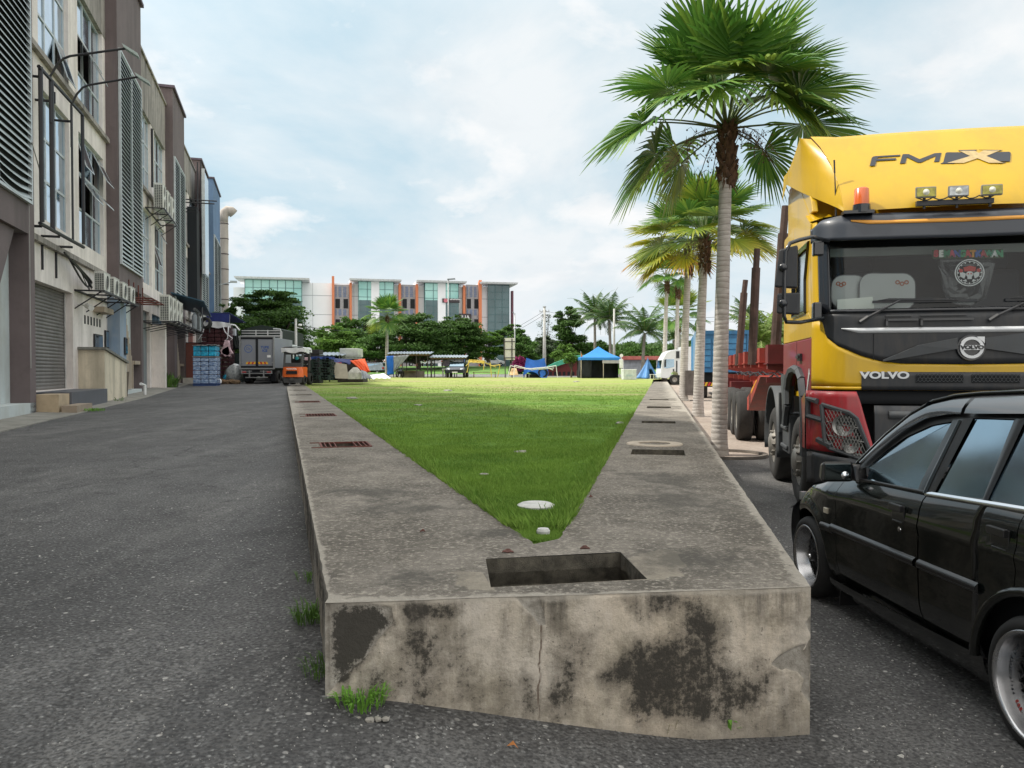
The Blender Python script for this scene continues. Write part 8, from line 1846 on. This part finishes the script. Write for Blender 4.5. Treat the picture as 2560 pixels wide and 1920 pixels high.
for i in range(5): mb = MB(); x = .25+i*.14; mb.prism([(x, -.11, .6), (x+.10, -.11, .6), (x+.18, -.11, .78), (x+.08, -.11, .78)], (0, .006, 0)); mb.build('warning_stripe', mat('stripe_yellow', (.75, .45, .03), .5) if i % 2 else mat('stripe_red', (.5, .03, .03), .5), t)
for x in (.05, 1.95): 
    for y in (1.0, 2.2): wheel(t, x, y, .5, .5, False)
# dark timber-sided trailer left of it
p = at(1722, 990, 33.5); mb = MB(); t = empty('mud_guard', (p.x-.15, 33.5, gz(p.x, 33.5)), -TA, 'dark worn steel box end beside the second palm trunk', 'trailer end'); mb.box(0, .45, 0, 1.2, .25, 1.35); mb.build('panel', mat('worn_grey_steel', (.14, .12, .11), .8, .2, var=.4, scale=4), t)

# ============================================================ far left: lorries, forklift, stacked goods
ZR = lambda Y: .225+.0105*Y
# ice truck, seen from behind
p = at(600, 958, 45); k = 45/1900.; t = empty('ice_truck', (p.x, 45, ZR(45)), R(3), 'grey insulated ice truck with two lettered rear doors', 'truck'); W_ = 2.0; zt = at(600, 843, 45).z-ZR(45); zb = .95
GYP = mat('insulated_panel', (.24, .25, .28), .5, var=.08, scale=1, dirt=.12); AL2 = mat('brushed_trim', (.34, .34, .34), .45, .5, var=.1)
mb = MB(); mb.box(0, W_, .05, 4.6, zb, zt); mb.build('cargo_box', GYP, t)
for i in (0, 1):
    a = .08+i*(W_/2-.04); mb = MB(); mb.box(a, a+W_/2-.14, -.0, .048, zb+.12, zt-.12); o = mb.build('door', GYP, t, bev=.01)
    for z in (zb+.3, zt-.35): mb = MB(); x = a-.06 if i == 0 else a+W_/2-.18; mb.box(x, x+.14, -.03, -.002, z, z+.06); mb.build('hinge', AL2, o)
    if i == 0:
        mb = MB(); mb.lathe([(.20, 0), (.235, 0)], (a+.42, -.006, zt-.68), 'y', 30); mb.build('round_logo', mat('logo_blue', (.04, .10, .32), .5), o); text('Ds', .22, mat('logo_blue', (.04, .10, .32), .5), o, face_m((a+.42, -.006, zt-.68), (1, 0, 0)), .002)
    else:
        text('TUBE', .20, mat('logo_blue', (.04, .10, .32), .5), o, face_m((a+.42, -.006, zt-.60), (1, 0, 0)), .002, bold=.008); text('ICE', .20, mat('logo_blue', (.04, .10, .32), .5), o, face_m((a+.42, -.006, zt-.80), (1, 0, 0)), .002, bold=.008)
        mb = MB(); mb.box(a+.55, a+.76, -.008, -.002, zb+.62, zb+.76); mb.build('label_plate', SWH, o)
mb = MB(); mb.box(-.02, .06, -.05, .1, zb, zt); mb.box(W_-.06, W_+.02, -.05, .1, zb, zt); mb.box(-.02, W_+.02, -.06, .1, zt, zt+.08); mb.box(-.02, W_+.02, -.06, .1, zb-.08, zb); mb.build('door_surround', AL2, t); mb = MB(); mb.box(W_/2-.07, W_/2+.07, -.03, .05, zb+.02, zt-.02); mb.box(.06, W_-.06, -.02, .05, zt-.11, zt-.0); mb.box(.06, W_-.06, -.02, .05, zb, zb+.11); mb.build('rubber_seal', DRK, t)
for i in range(12): mb = MB(); x = W_/2-.66+i*.11; s_ = 1 if i < 6 else -1; mb.prism([(x, -.014, zb+.22), (x+.11, -.014, zb+.22), (x+.11+s_*.06, -.014, zb+.36), (x+s_*.06, -.014, zb+.36)], (0, .004, 0)); mb.build('warning_stripe', mat('stripe_red', (.5, .03, .03), .5) if (i+(i > 5)) % 2 else mat('stripe_yellow', (.75, .45, .03), .5), t)
mb = MB(); mb.box(.1, W_-.1, -.12, -.04, .60, .66); mb.box(.1, W_-.1, -.12, -.04, .74, .78); mb.box(.35, W_-.35, -.14, -.1, .36, .41)
for x in (.1, .55, W_-.62, W_-.16): mb.box(x, x+.06, -.13, -.03, .4 if .3 < x < 1.6 else .6, .8)
mb.build('bumper', AL2, t); mb = MB(); mb.box(.75, 1.2, -.15, -.125, .66, .78); mb.build('number_plate', DRK, t); text('WBA 7731' if False else '', .08, SWH, t, face_m((1, -.16, .7), (1, 0, 0))) if False else None
for x in (.15, W_-.4): mb = MB(); mb.box(x, x+.25, -.125, -.05, .67, .74); mb.build('tail_light', mat('tail_red', (.4, .02, .02), .3), t)
mb = MB(); mb.box(.3, W_-.3, .2, 6, .45, zb); mb.box(.05, .4, .5, .55, .15, .6); mb.box(W_-.4, W_-.05, .5, .55, .15, .6); mb.build('chassis', DRK, t)
for x in (.02, W_-.42): wheel(t, x, 1.2, .40, .40, False, False)
mb = MB(); mb.box(.05, W_-.05, 4.8, 6.3, .7, 2.5); mb.build('cab', WTM, t, bev=.05)
# canvas-topped lorry beyond it
p = at(606, 958, 52); t = empty('canvas_lorry', (p.x, 52, ZR(52)), R(2), 'tall lorry with dark green canvas hood and white rails behind the ice truck', 'lorry'); W_ = at(703, 900, 52).x-p.x; zt = at(600, 825, 52).z-ZR(52); zp = at(650, 812, 52).z-ZR(52)
mb = MB(); mb.prism([(-.05, 0, 1.2), (W_+.05, 0, 1.2), (W_+.08, 0, zt), (W_*.72, 0, zp-.12), (W_*.5, 0, zp), (W_*.28, 0, zp-.12), (-.08, 0, zt)], (0, 6, 0)); mb.build('canvas', mat('dark_green_canvas', (.018, .028, .024), .85, var=.25), t)
mb = MB()
for z in (zt-.05, zt-.22, zt-.39, zt-.56): mb.box(.0, W_, -.09, -.04, z-.03, z+.03)
for x in (W_*.36, W_*.66, W_-.04): mb.box(x-.03, x+.03, -.1, -.035, 1.2, zt)
for i in range(9): z = 1.5+i*.22; mb.box(W_-.45, W_-.05, -.09, -.04, z, z+.05)
mb.tube([(W_+.05, -.1, 1.0), (W_+.05, -.1, zt-.15), (W_-.05, -.1, zt+.05), (W_*.8, -.1, zt+.08)], .035, 6); mb.build('rails', mat('rail_white2', (.55, .56, .56), .5), t); mb = MB(); mb.box(.2, W_-.2, -.05, 6, .5, 1.2); mb.build('chassis', DRK, t)
for x in (.1, W_-.5): wheel(t, x, 1.2, .45, .4, False, False)
mb = MB(); mb.tube([(W_+.1, -.3, 1.5), (W_+.1, -.3, .6), (W_+.12, -.3, .1)], .04, 6); mb.build('side_post', mat('rail_white2', (.55, .56, .56), .5), t)
# forklift from behind
p = at(703, 958, 43); t = empty('forklift', (p.x, 43, ZR(43)), R(-3), 'orange forklift with white sheet tied over its roof', 'forklift'); W_ = 1.22; FO = mat('forklift_orange', (.72, .13, .015), .45, var=.12, coat=.3); DG2 = mat('forklift_grey', (.07, .07, .072), .6, var=.2, dirt=.2)
mb = MB(); mb.grid(lambda u, v: (W_*.5+(W_*.5)*(1-.10*v*v)*math.copysign(min(1, abs(math.sin((u-.5)*math.pi))**.6), u-.5), .22-.24*math.cos((u-.5)*math.pi)*(1-.25*v), lerp(.45, 1.02, v)), 24, 6); mb.box(.04, W_-.04, .2, 1.0, .45, 1.02); o = mb.build('counterweight', FO, t, smooth=False)
mb = MB(); mb.box(.3, .92, -.05, .02, .62, .80); mb.build('rear_opening', DRK, o); text('TOYOTA', .125, SWH, o, face_m((.61, -.045, .90), (1, 0, 0)), .006, bold=.004, xs=1.15)
mb = MB(); mb.prism([(.06, .1, .44), (W_-.06, .1, .44), (W_-.12, .1, .12), (.12, .1, .12)], (0, .7, 0)); mb.box(.5, .72, -.02, .1, .25, .40); mb.build('tow_block', DG2, t)
mb = MB()
for x in (.05, W_-.13):
    mb.hexa([(x, .15, 1.02), (x+.08, .15, 1.02), (x+.08, .3, 1.02), (x, .3, 1.02), (x, .35, 1.95), (x+.08, .35, 1.95), (x+.08, .45, 1.95), (x, .45, 1.95)]); mb.box(x, x+.08, 1.5, 1.6, .8, 1.95)
mb.box(.02, W_-.02, .33, 1.62, 1.95, 2.0); mb.box(.13, W_-.13, .2, .35, 1.02, 1.25); mb.box(.13, W_-.13, .33, .38, 1.72, 1.95); mb.build('overhead_guard', DG2, t); mb = MB(); mb.box(.35, .87, .7, 1.0, 1.0, 1.5); mb.build('seat', DRK, t, bev=.04)
mb = MB(); mb.lathe([(.001, -.11), (.08, -.08), (.11, 0), (.08, .08), (.001, .11)], (.74, .5, 1.52), n=14); mb.build('cyan_ball', mat('cyan_plastic', (.03, .36, .42), .4), t, smooth=True)
for x in (.0, W_-.24): wheel(t, x, .45, .27, .24, True, False); wheel(t, x, 1.6, .33, .24, True, False)
mb = MB(); mb.box(.15, .25, 1.75, 1.85, .1, 2.1); mb.box(W_-.25, W_-.15, 1.75, 1.85, .1, 2.1); mb.build('mast', DG2, t)
mb = MB(); mb.grid(lambda u, v: (p.x+lerp(-.04, W_+.06, u), 43+lerp(.15, 1.7, v), ZR(43)+2.08+.10*math.sin(u*math.pi)**.4+.03*mn.noise(Vector((u*5, v*5, 1)))), 16, 10)
for s_ in range(4):
    def sk(u, v): 
        e = [(lerp(-.04, W_+.06, u), .15), (W_+.06, lerp(.15, 1.7, u)), (lerp(W_+.06, -.04, u), 1.7), (-.04, lerp(1.7, .15, u))][s_]; return (p.x+e[0]+.03*math.sin(u*14)*v, 43+e[1]+.03*math.cos(u*11)*v, ZR(43)+lerp(2.10, 1.84+.05*math.sin(u*9), v))
    mb.grid(sk, 16, 4)
tag(mb.build('plastic_sheet', mat('white_plastic_sheet', (.66, .66, .68), .5, var=.15, scale=4), smooth=True), 'white plastic sheet covering the forklift roof', 'sheet')
# bottle pallet
p = at(481, 962, 41); BOT = NT('shrink_wrapped_bottles'); bv = BOT.vor(11, vec=BOT.vec((1, 1, .45))); bz = BOT.noise(6, 5, .6, BOT.vec((1, 1, 3)))
BOT = BOT.fin(BOT.mix(BOT.ramp(bz, [(.35, 0.), (.65, 1.)]), (.06, .13, .30), (.45, .55, .70)), .2, coat=.6)
BOC = mat('cyan_bottles', (.02, .34, .55), .25, var=.5, scale=7, coat=.5)
t = empty('bottle_pallet', (p.x, 41, ZR(41)), R(10), 'tall pallet of wrapped blue bottled water packs beside the road', 'pallet')
mb = MB(); 
for i in range(4): mb.box(.02, 1.22, .05+i*.3, .15+i*.3, .0, .12)
mb.box(0, 1.25, 0, 1.1, .10, .13); mb.build('pallet', mat('blue_pallet', (.04, .08, .22), .6), t)
for k in range(6):
    mb = MB()
    for i in range(3): mb.box(.02+i*.41, .41+i*.41, .02, 1.08, .14+k*.235, .36+k*.235)
    mb.build('bottle_packs', BOT, t, bev=.035)
for k in range(2):
    mb = MB()
    for i in range(3): mb.box(.02+i*.40, .40+i*.40, .1, 1.05, 1.62+k*.28, 1.88+k*.28)
    mb.build('cyan_packs', BOC, t, bev=.035)
mb = MB(); mb.box(.0, 1.24, -.01, 1.1, 1.555, 1.60); mb.build('card_layer', mat('grey_card', (.25, .25, .26), .8), t); sheet('wrap', [(.0, -.02, 2.20), (1.22, -.02, 2.24), (1.24, 1.1, 2.2), (.0, 1.1, 2.2)], mat('clear_wrap', (.42, .45, .46), .15, var=.4, scale=10, coat=.8), wob=.06, seed=30, parent=t)
# stack of dark red crates with plastic on top
p = at(512, 958, 47); CRR = mat('maroon_crates', (.055, .014, .018), .6, var=.5, scale=5)
t = empty('crate_stack', (p.x, 47, ZR(47)), R(4), 'high stack of dark red crates under white plastic behind the bottle pallet', 'crate stack', 'stacked goods at the road end'); wdt = 1.62
for k in range(13):
    mb = MB(); o_ = .10*(k > 6)
    for i in range(4): mb.box(i*.40-.1+.02*(k % 2)-o_, i*.40+.27-o_, 0, 1.2, .3+k*.255, .52+k*.255)
    mb.build('crate_layer', CRR, t, bev=.015)
mb = MB(); mb.box(.25, 1.3, .0, 1.1, .0, .29); mb.build('base_sacks', mat('brown_sacks', (.14, .09, .05), .9, var=.4), t, bev=.06)
for zk, sd_ in ((2.05, 31),): sheet('torn_wrap', [(-.2, -.06, zk+.25), (1.6, -.06, zk+.15), (1.55, -.08, zk+.0), (-.1, -.08, zk+.08)], mat('dirty_wrap', (.18, .18, .16), .4, var=.6, scale=8), wob=.1, seed=sd_, parent=t)
mb = MB(); mb.grid(lambda u, v: (lerp(-.35, 1.65, u), lerp(-.12, 1.2, v), 3.62+.18*math.sin(u*math.pi)+.03*mn.noise(Vector((u*6, v*6, 2)))), 18, 8); mb.grid(lambda u, v: (lerp(-.35, 1.65, u), -.12-.03*math.sin(u*20), lerp(3.62+.18*math.sin(u*3.14), 3.42-.04*math.sin(u*13), v)), 18, 4)
for x0, x1 in ((.05, -.25), (1.15, 1.75), (1.5, 1.45)): mb.tube([(x0, -.16, 3.5), (lerp(x0, x1, .3), -.2, 3.1), (x1, -.2, 2.75), (x1-.15, -.2, 2.62)], .035, 5)
mb.build('plastic_cover', mat('white_plastic_sheet', (.66, .66, .68), .5), t, smooth=True)
p = at(566, 872, 46); t = empty('sack', (p.x, 46, p.z), 0, 'pink and white printed sack hanging from the crate stack', 'sack'); mb = MB(); mb.hexa([(-.35, 0, -.30), (.25, 0, -.52), (.25, .25, -.52), (-.35, .25, -.30), (-.12, 0, .52), (.14, 0, .50), (.14, .2, .50), (-.12, .2, .52)]); mb.hexa([(-.42, 0, -.1), (-.1, 0, -.5), (-.1, .2, -.5), (-.42, .2, -.1), (.1, 0, .2), (.40, 0, -.30), (.40, .2, -.30), (.1, .2, .2)]); mb.build('bag', mat('pink_white_print', (.60, .42, .46), .6, var=.5, scale=6), t, bev=.04)
# blue sheet roof over it and dark drape
t = empty('awning', at(516, 806, 48.5), 0, 'deep blue corrugated awning over the crate stack', 'awning'); w_ = at(574, 806, 48.5).x-t.location.x
mb = MB(); mb.grid(lambda u, v: (lerp(0, w_, u), lerp(0, 3, v), lerp(.62, .2, v)+.02*math.sin(u*150)), 60, 2); mb.grid(lambda u, v: (lerp(0, w_, u), -.01, lerp(-.0, .62-.1*u, v)+.0*math.sin(u*150)), 60, 2); o = mb.build('sheet', mat('navy_sheet', (.015, .025, .14), .5, var=.2), t); o.modifiers.new('thickness', 'SOLIDIFY').thickness = .03
mb = MB(); mb.box(w_-.06, w_, 0, .06, -3.2, .5); mb.build('post', GALV, t)
tag(sheet('tarp', [P3(575, 812, 49), P3(592, 822, 49), P3(603, 872, 49), P3(578, 874, 49)], mat('black_green_canvas', (.015, .022, .02), .8, var=.3), seed=33), 'dark canvas bundle left of the ice truck', 'tarp')
mb = MB(); mb.tube([P3(575, 811, 48.9), P3(588, 813, 48.9), P3(599, 826, 48.9)], .05, 6); tag(mb.build('white_hose', SWH), 'white hose over the dark canvas bundle', 'hose')
mb = MB(); a = at(580, 822, 48.7); mb.box(a.x, a.x+.25, 48.6, 48.8, a.z-.45, a.z); tag(mb.build('plastic_drum', mat('drum_white', (.5, .53, .56), .5), bev=.03), 'white canister hanging before the dark canvas', 'canister')
mb = MB(); a = at(578, 958, 49); mb.box(a.x, a.x+.65, 49, 50.2, .6, 2.6); tag(mb.build('cabinet', mat('dark_green_cabinet', (.02, .035, .035), .7, var=.4)), 'dark cabinet and junk between crate stack and ice truck', 'junk')
for i, (px, m, h_) in enumerate(((572, BOC, .9), (586, mat('clear_wrap', (.42, .45, .46), .15), 1.5), (546, SWH, .5))):
    a = at(px, 958 if i < 2 else 962, 46.5 if i < 2 else 43); mb = MB(); rock((a.x, a.y, a.z+h_*.4), h_*.36, mb, 1.1, 50+i); tag(mb.build('plastic_bag', m, smooth=True), ['teal bag beside the crate stack', 'clear plastic bag pile left of the ice truck', 'small white bag at the foot of the bottle pallet'][i], 'bag')
mb = MB(); a = at(556, 960, 45); 
for k in range(5): rock((a.x+.25*k-.2, 45, a.z+.1+.05*(k % 2)), .28, mb, .5, 60+k)
tag(mb.build('sack_pile', mat('brown_sacks', (.14, .09, .05), .9, var=.4)), 'low pile of brown sacks below the crate stack', 'sacks')
# plastic pallets right of the forklift
PG = mat('green_black_plastic', (.02, .04, .034), .6, var=.3); PB = mat('blue_plastic', (.03, .07, .30), .5)
def plastic_pallet(m, nm='plastic_pallet'):
    t = empty(nm, (0, 0, 0), 0, 'x', 'pallet'); mb = MB()
    for i in range(7): mb.box(i*.18, i*.18+.13, 0, 1.0, .115, .14)
    mb.box(0, 1.21, 0, .1, .10, .114); mb.box(0, 1.21, .45, .55, .10, .114); mb.build('deck', m, t); mb = MB()
    for x in (0, .53, 1.07):
        for y in (0, .43, .86): mb.box(x, x+.14, y, y+.14, .03, .10)
        mb.box(x, x+.14, 0, 1., .0, .029)
    mb.build('feet', m, t); return t
pp = plastic_pallet(PG); pb = plastic_pallet(PB); base = at(776, 950, 45); zb = base.z; rr_ = random.Random(4)
pos = ['bottom', 'second from the bottom', 'third from the bottom', 'fourth from the bottom', 'fifth from the bottom', 'sixth from the bottom', 'seventh from the bottom', 'eighth from the bottom', 'blue one at the top']
for k in range(9):
    loc = (base.x+rr_.uniform(-.06, .06), 45+rr_.uniform(-.05, .05), zb+.155*k); rz = R(rr_.uniform(-5, 5)); lab = f'dark plastic pallet, {pos[k]} of the stack right of the forklift'; src = pb if k == 8 else pp
    if k in (0, 8): src.location = loc; src.rotation_euler = (0, 0, rz); src['label'] = lab if k < 8 else 'blue plastic pallet on top of the stack right of the forklift'; src['group'] = 'plastic pallets'
    else: dup(src, loc, rz, lab, 'plastic pallets')
mb = MB(); a = at(762, 948, 47)
for k in range(7): mb.box(a.x-.2+.02*(k % 2), a.x+.9, 47, 48, .7+.3*k, .98+.3*k)
tag(mb.build('crate_stack', mat('black_crates', (.02, .018, .02), .7, var=.4, scale=5), bev=.02), 'dark stacked crates between forklift and plastic pallets', 'crate stack', 'stacked goods at the road end')
mb = MB(); a = at(762, 901, 46.5); mb.box(a.x, a.x+.35, 46.4, 46.8, a.z, a.z+.18); tag(mb.build('carton', mat('pink_white_print', (.60, .42, .46), .6), bev=.02), 'pink printed carton on the dark crates', 'carton')
for i, (px, py, m) in enumerate(((822, 935, (.30, .02, .03)), (832, 926, (.30, .02, .03)), (826, 944, (.02, .12, .32)), (836, 915, (.32, .03, .04)))):
    a = at(px, py, 46); mb = MB(); mb.hexa([(a.x, 46, a.z), (a.x+.38, 46, a.z+.03), (a.x+.38, 46.3, a.z+.03), (a.x, 46.3, a.z), (a.x, 46, a.z+.2), (a.x+.38, 46, a.z+.23), (a.x+.38, 46.3, a.z+.23), (a.x, 46.3, a.z+.2)]); tag(mb.build('bottle_crate', mat(f'crate_col_{i}', m, .5, var=.3), bev=.02), ['lower red bottle crate beside the pallets', 'middle red bottle crate beside the pallets', 'flat blue crate on the ground beside the pallets', 'topmost red bottle crate beside the board'][i], 'crate', 'bottle crates')
mb = MB(); mb.prism([P3(833, 905, 46), P3(866, 911, 46), P3(871, 947, 45.8), P3(838, 946, 45.8)], (0, .05, 0)); tag(mb.build('board', mat('pale_plywood', (.42, .37, .31), .8, var=.15)), 'pale plywood board leaning on the junk heap', 'board')
mb = MB(); a = at(886, 948, 46); mb.hexa([(a.x-.42, 46, a.z), (a.x+.42, 46, a.z), (a.x+.42, 46.7, a.z), (a.x-.42, 46.7, a.z), (a.x-.42, 46, a.z+.38), (a.x+.42, 46, a.z+.36), (a.x+.36, 46.7, a.z+.36), (a.x-.36, 46.7, a.z+.36)]); mb.hexa([(a.x-.42, 46, a.z+.385), (a.x+.42, 46, a.z+.365), (a.x+.36, 46.7, a.z+.37), (a.x-.36, 46.7, a.z+.37), (a.x-.1, 46.1, a.z+.72), (a.x+.12, 46.1, a.z+.72), (a.x+.12, 46.5, a.z+.70), (a.x-.1, 46.5, a.z+.70)]); tag(mb.build('covered_boxes', mat('white_plastic_sheet2', (.52, .50, .47), .6, var=.3, scale=4), bev=.02), 'boxes wrapped in whitish plastic below the orange tarp', 'boxes')
tag(sheet('tarp', [P3(875, 902, 46.8), P3(912, 897, 46.8), P3(925, 930, 46.2), P3(908, 931, 46.2)], mat('orange_tarp', (.72, .09, .015), .6, var=.2), wob=.14, seed=41), 'bright orange tarp slumped over the junk heap', 'tarp')
tag(sheet('tarp', [P3(828, 896, 47), P3(880, 899, 47), P3(876, 910, 46.7), P3(830, 905, 46.7)], mat('navy_tarp', (.03, .045, .16), .6, var=.3), wob=.12, seed=42), 'navy tarp beside the orange one', 'tarp')
tag(sheet('tarp', [P3(902, 925, 46), P3(916, 930, 46), P3(932, 948, 45.5), P3(905, 947, 45.5)], TGY, wob=.1, seed=43), 'grey white tarp end at the foot of the orange tarp', 'tarp')
tag(sheet('tarp', [P3(925, 938, 60), P3(960, 934, 60), P3(978, 946, 58), P3(930, 947, 58)], mat('white_tarp', (.66, .68, .70), .6, var=.1), wob=.12, seed=44), 'white tarp lying flat on the grass edge', 'tarp')
mb = MB(); a = at(868, 940, 47.5); mb.box(a.x-.6, a.x+1.0, 47.5, 49, .75, 1.9); tag(mb.build('junk_heap', mat('dark_junk', (.05, .04, .035), .9, var=.5, scale=3)), 'dark junk heap under the orange and navy tarps', 'junk heap')
# zinc-roofed store behind with white box on top
t = empty('store_shed', at(756, 944, 52), 0, 'low store with grey zinc roof behind the plastic pallets', 'shed'); t.location.z = .78; x1 = at(852, 944, 52).x-t.location.x; zt = at(756, 888, 52).z-.78
corr_roof(t, -.2, x1+.2, -.5, 2.5, zt, zt+.25, ZN); posts(t, [0, x1*.5, x1], [0, 2.3], zt, BLK, .05); mb = MB(); mb.box(0, x1, 2.2, 2.4, 0, zt); mb.build('wall', DRK, t)
a = at(850, 944, 53); b = at(900, 944, 53); mb = MB(); mb.box(a.x, b.x, 53, 55, .78, at(850, 895, 53).z); tag(mb.build('dark_stall', DRK), 'dark stall body under the white box', 'stall')
mb = MB(); z0, z1 = at(850, 893, 53).z, at(850, 871, 53).z; mb.box(a.x, b.x-.1, 52.9, 54.6, z0+.02, z1); mb.build('x', SWH) if False else None; tag(mb.build('covered_box', mat('pale_sheet_box', (.50, .52, .50), .6, var=.25, scale=2), bev=.03), 'pale sheet-covered box above the navy tarp', 'box')
mb = MB(); n_ = 16
for i in range(n_): mb.box(lerp(a.x-.0, b.x+.2, i/n_), lerp(a.x, b.x+.2, (i+.5)/n_), 52.7, 52.76, z0-.05, z0+.18)
mb.box(a.x, b.x+.2, 52.7, 52.78, z0-.12, z0-.055); tag(mb.build('rail', GALV), 'short white rail in front of the sheet-covered box', 'rail')
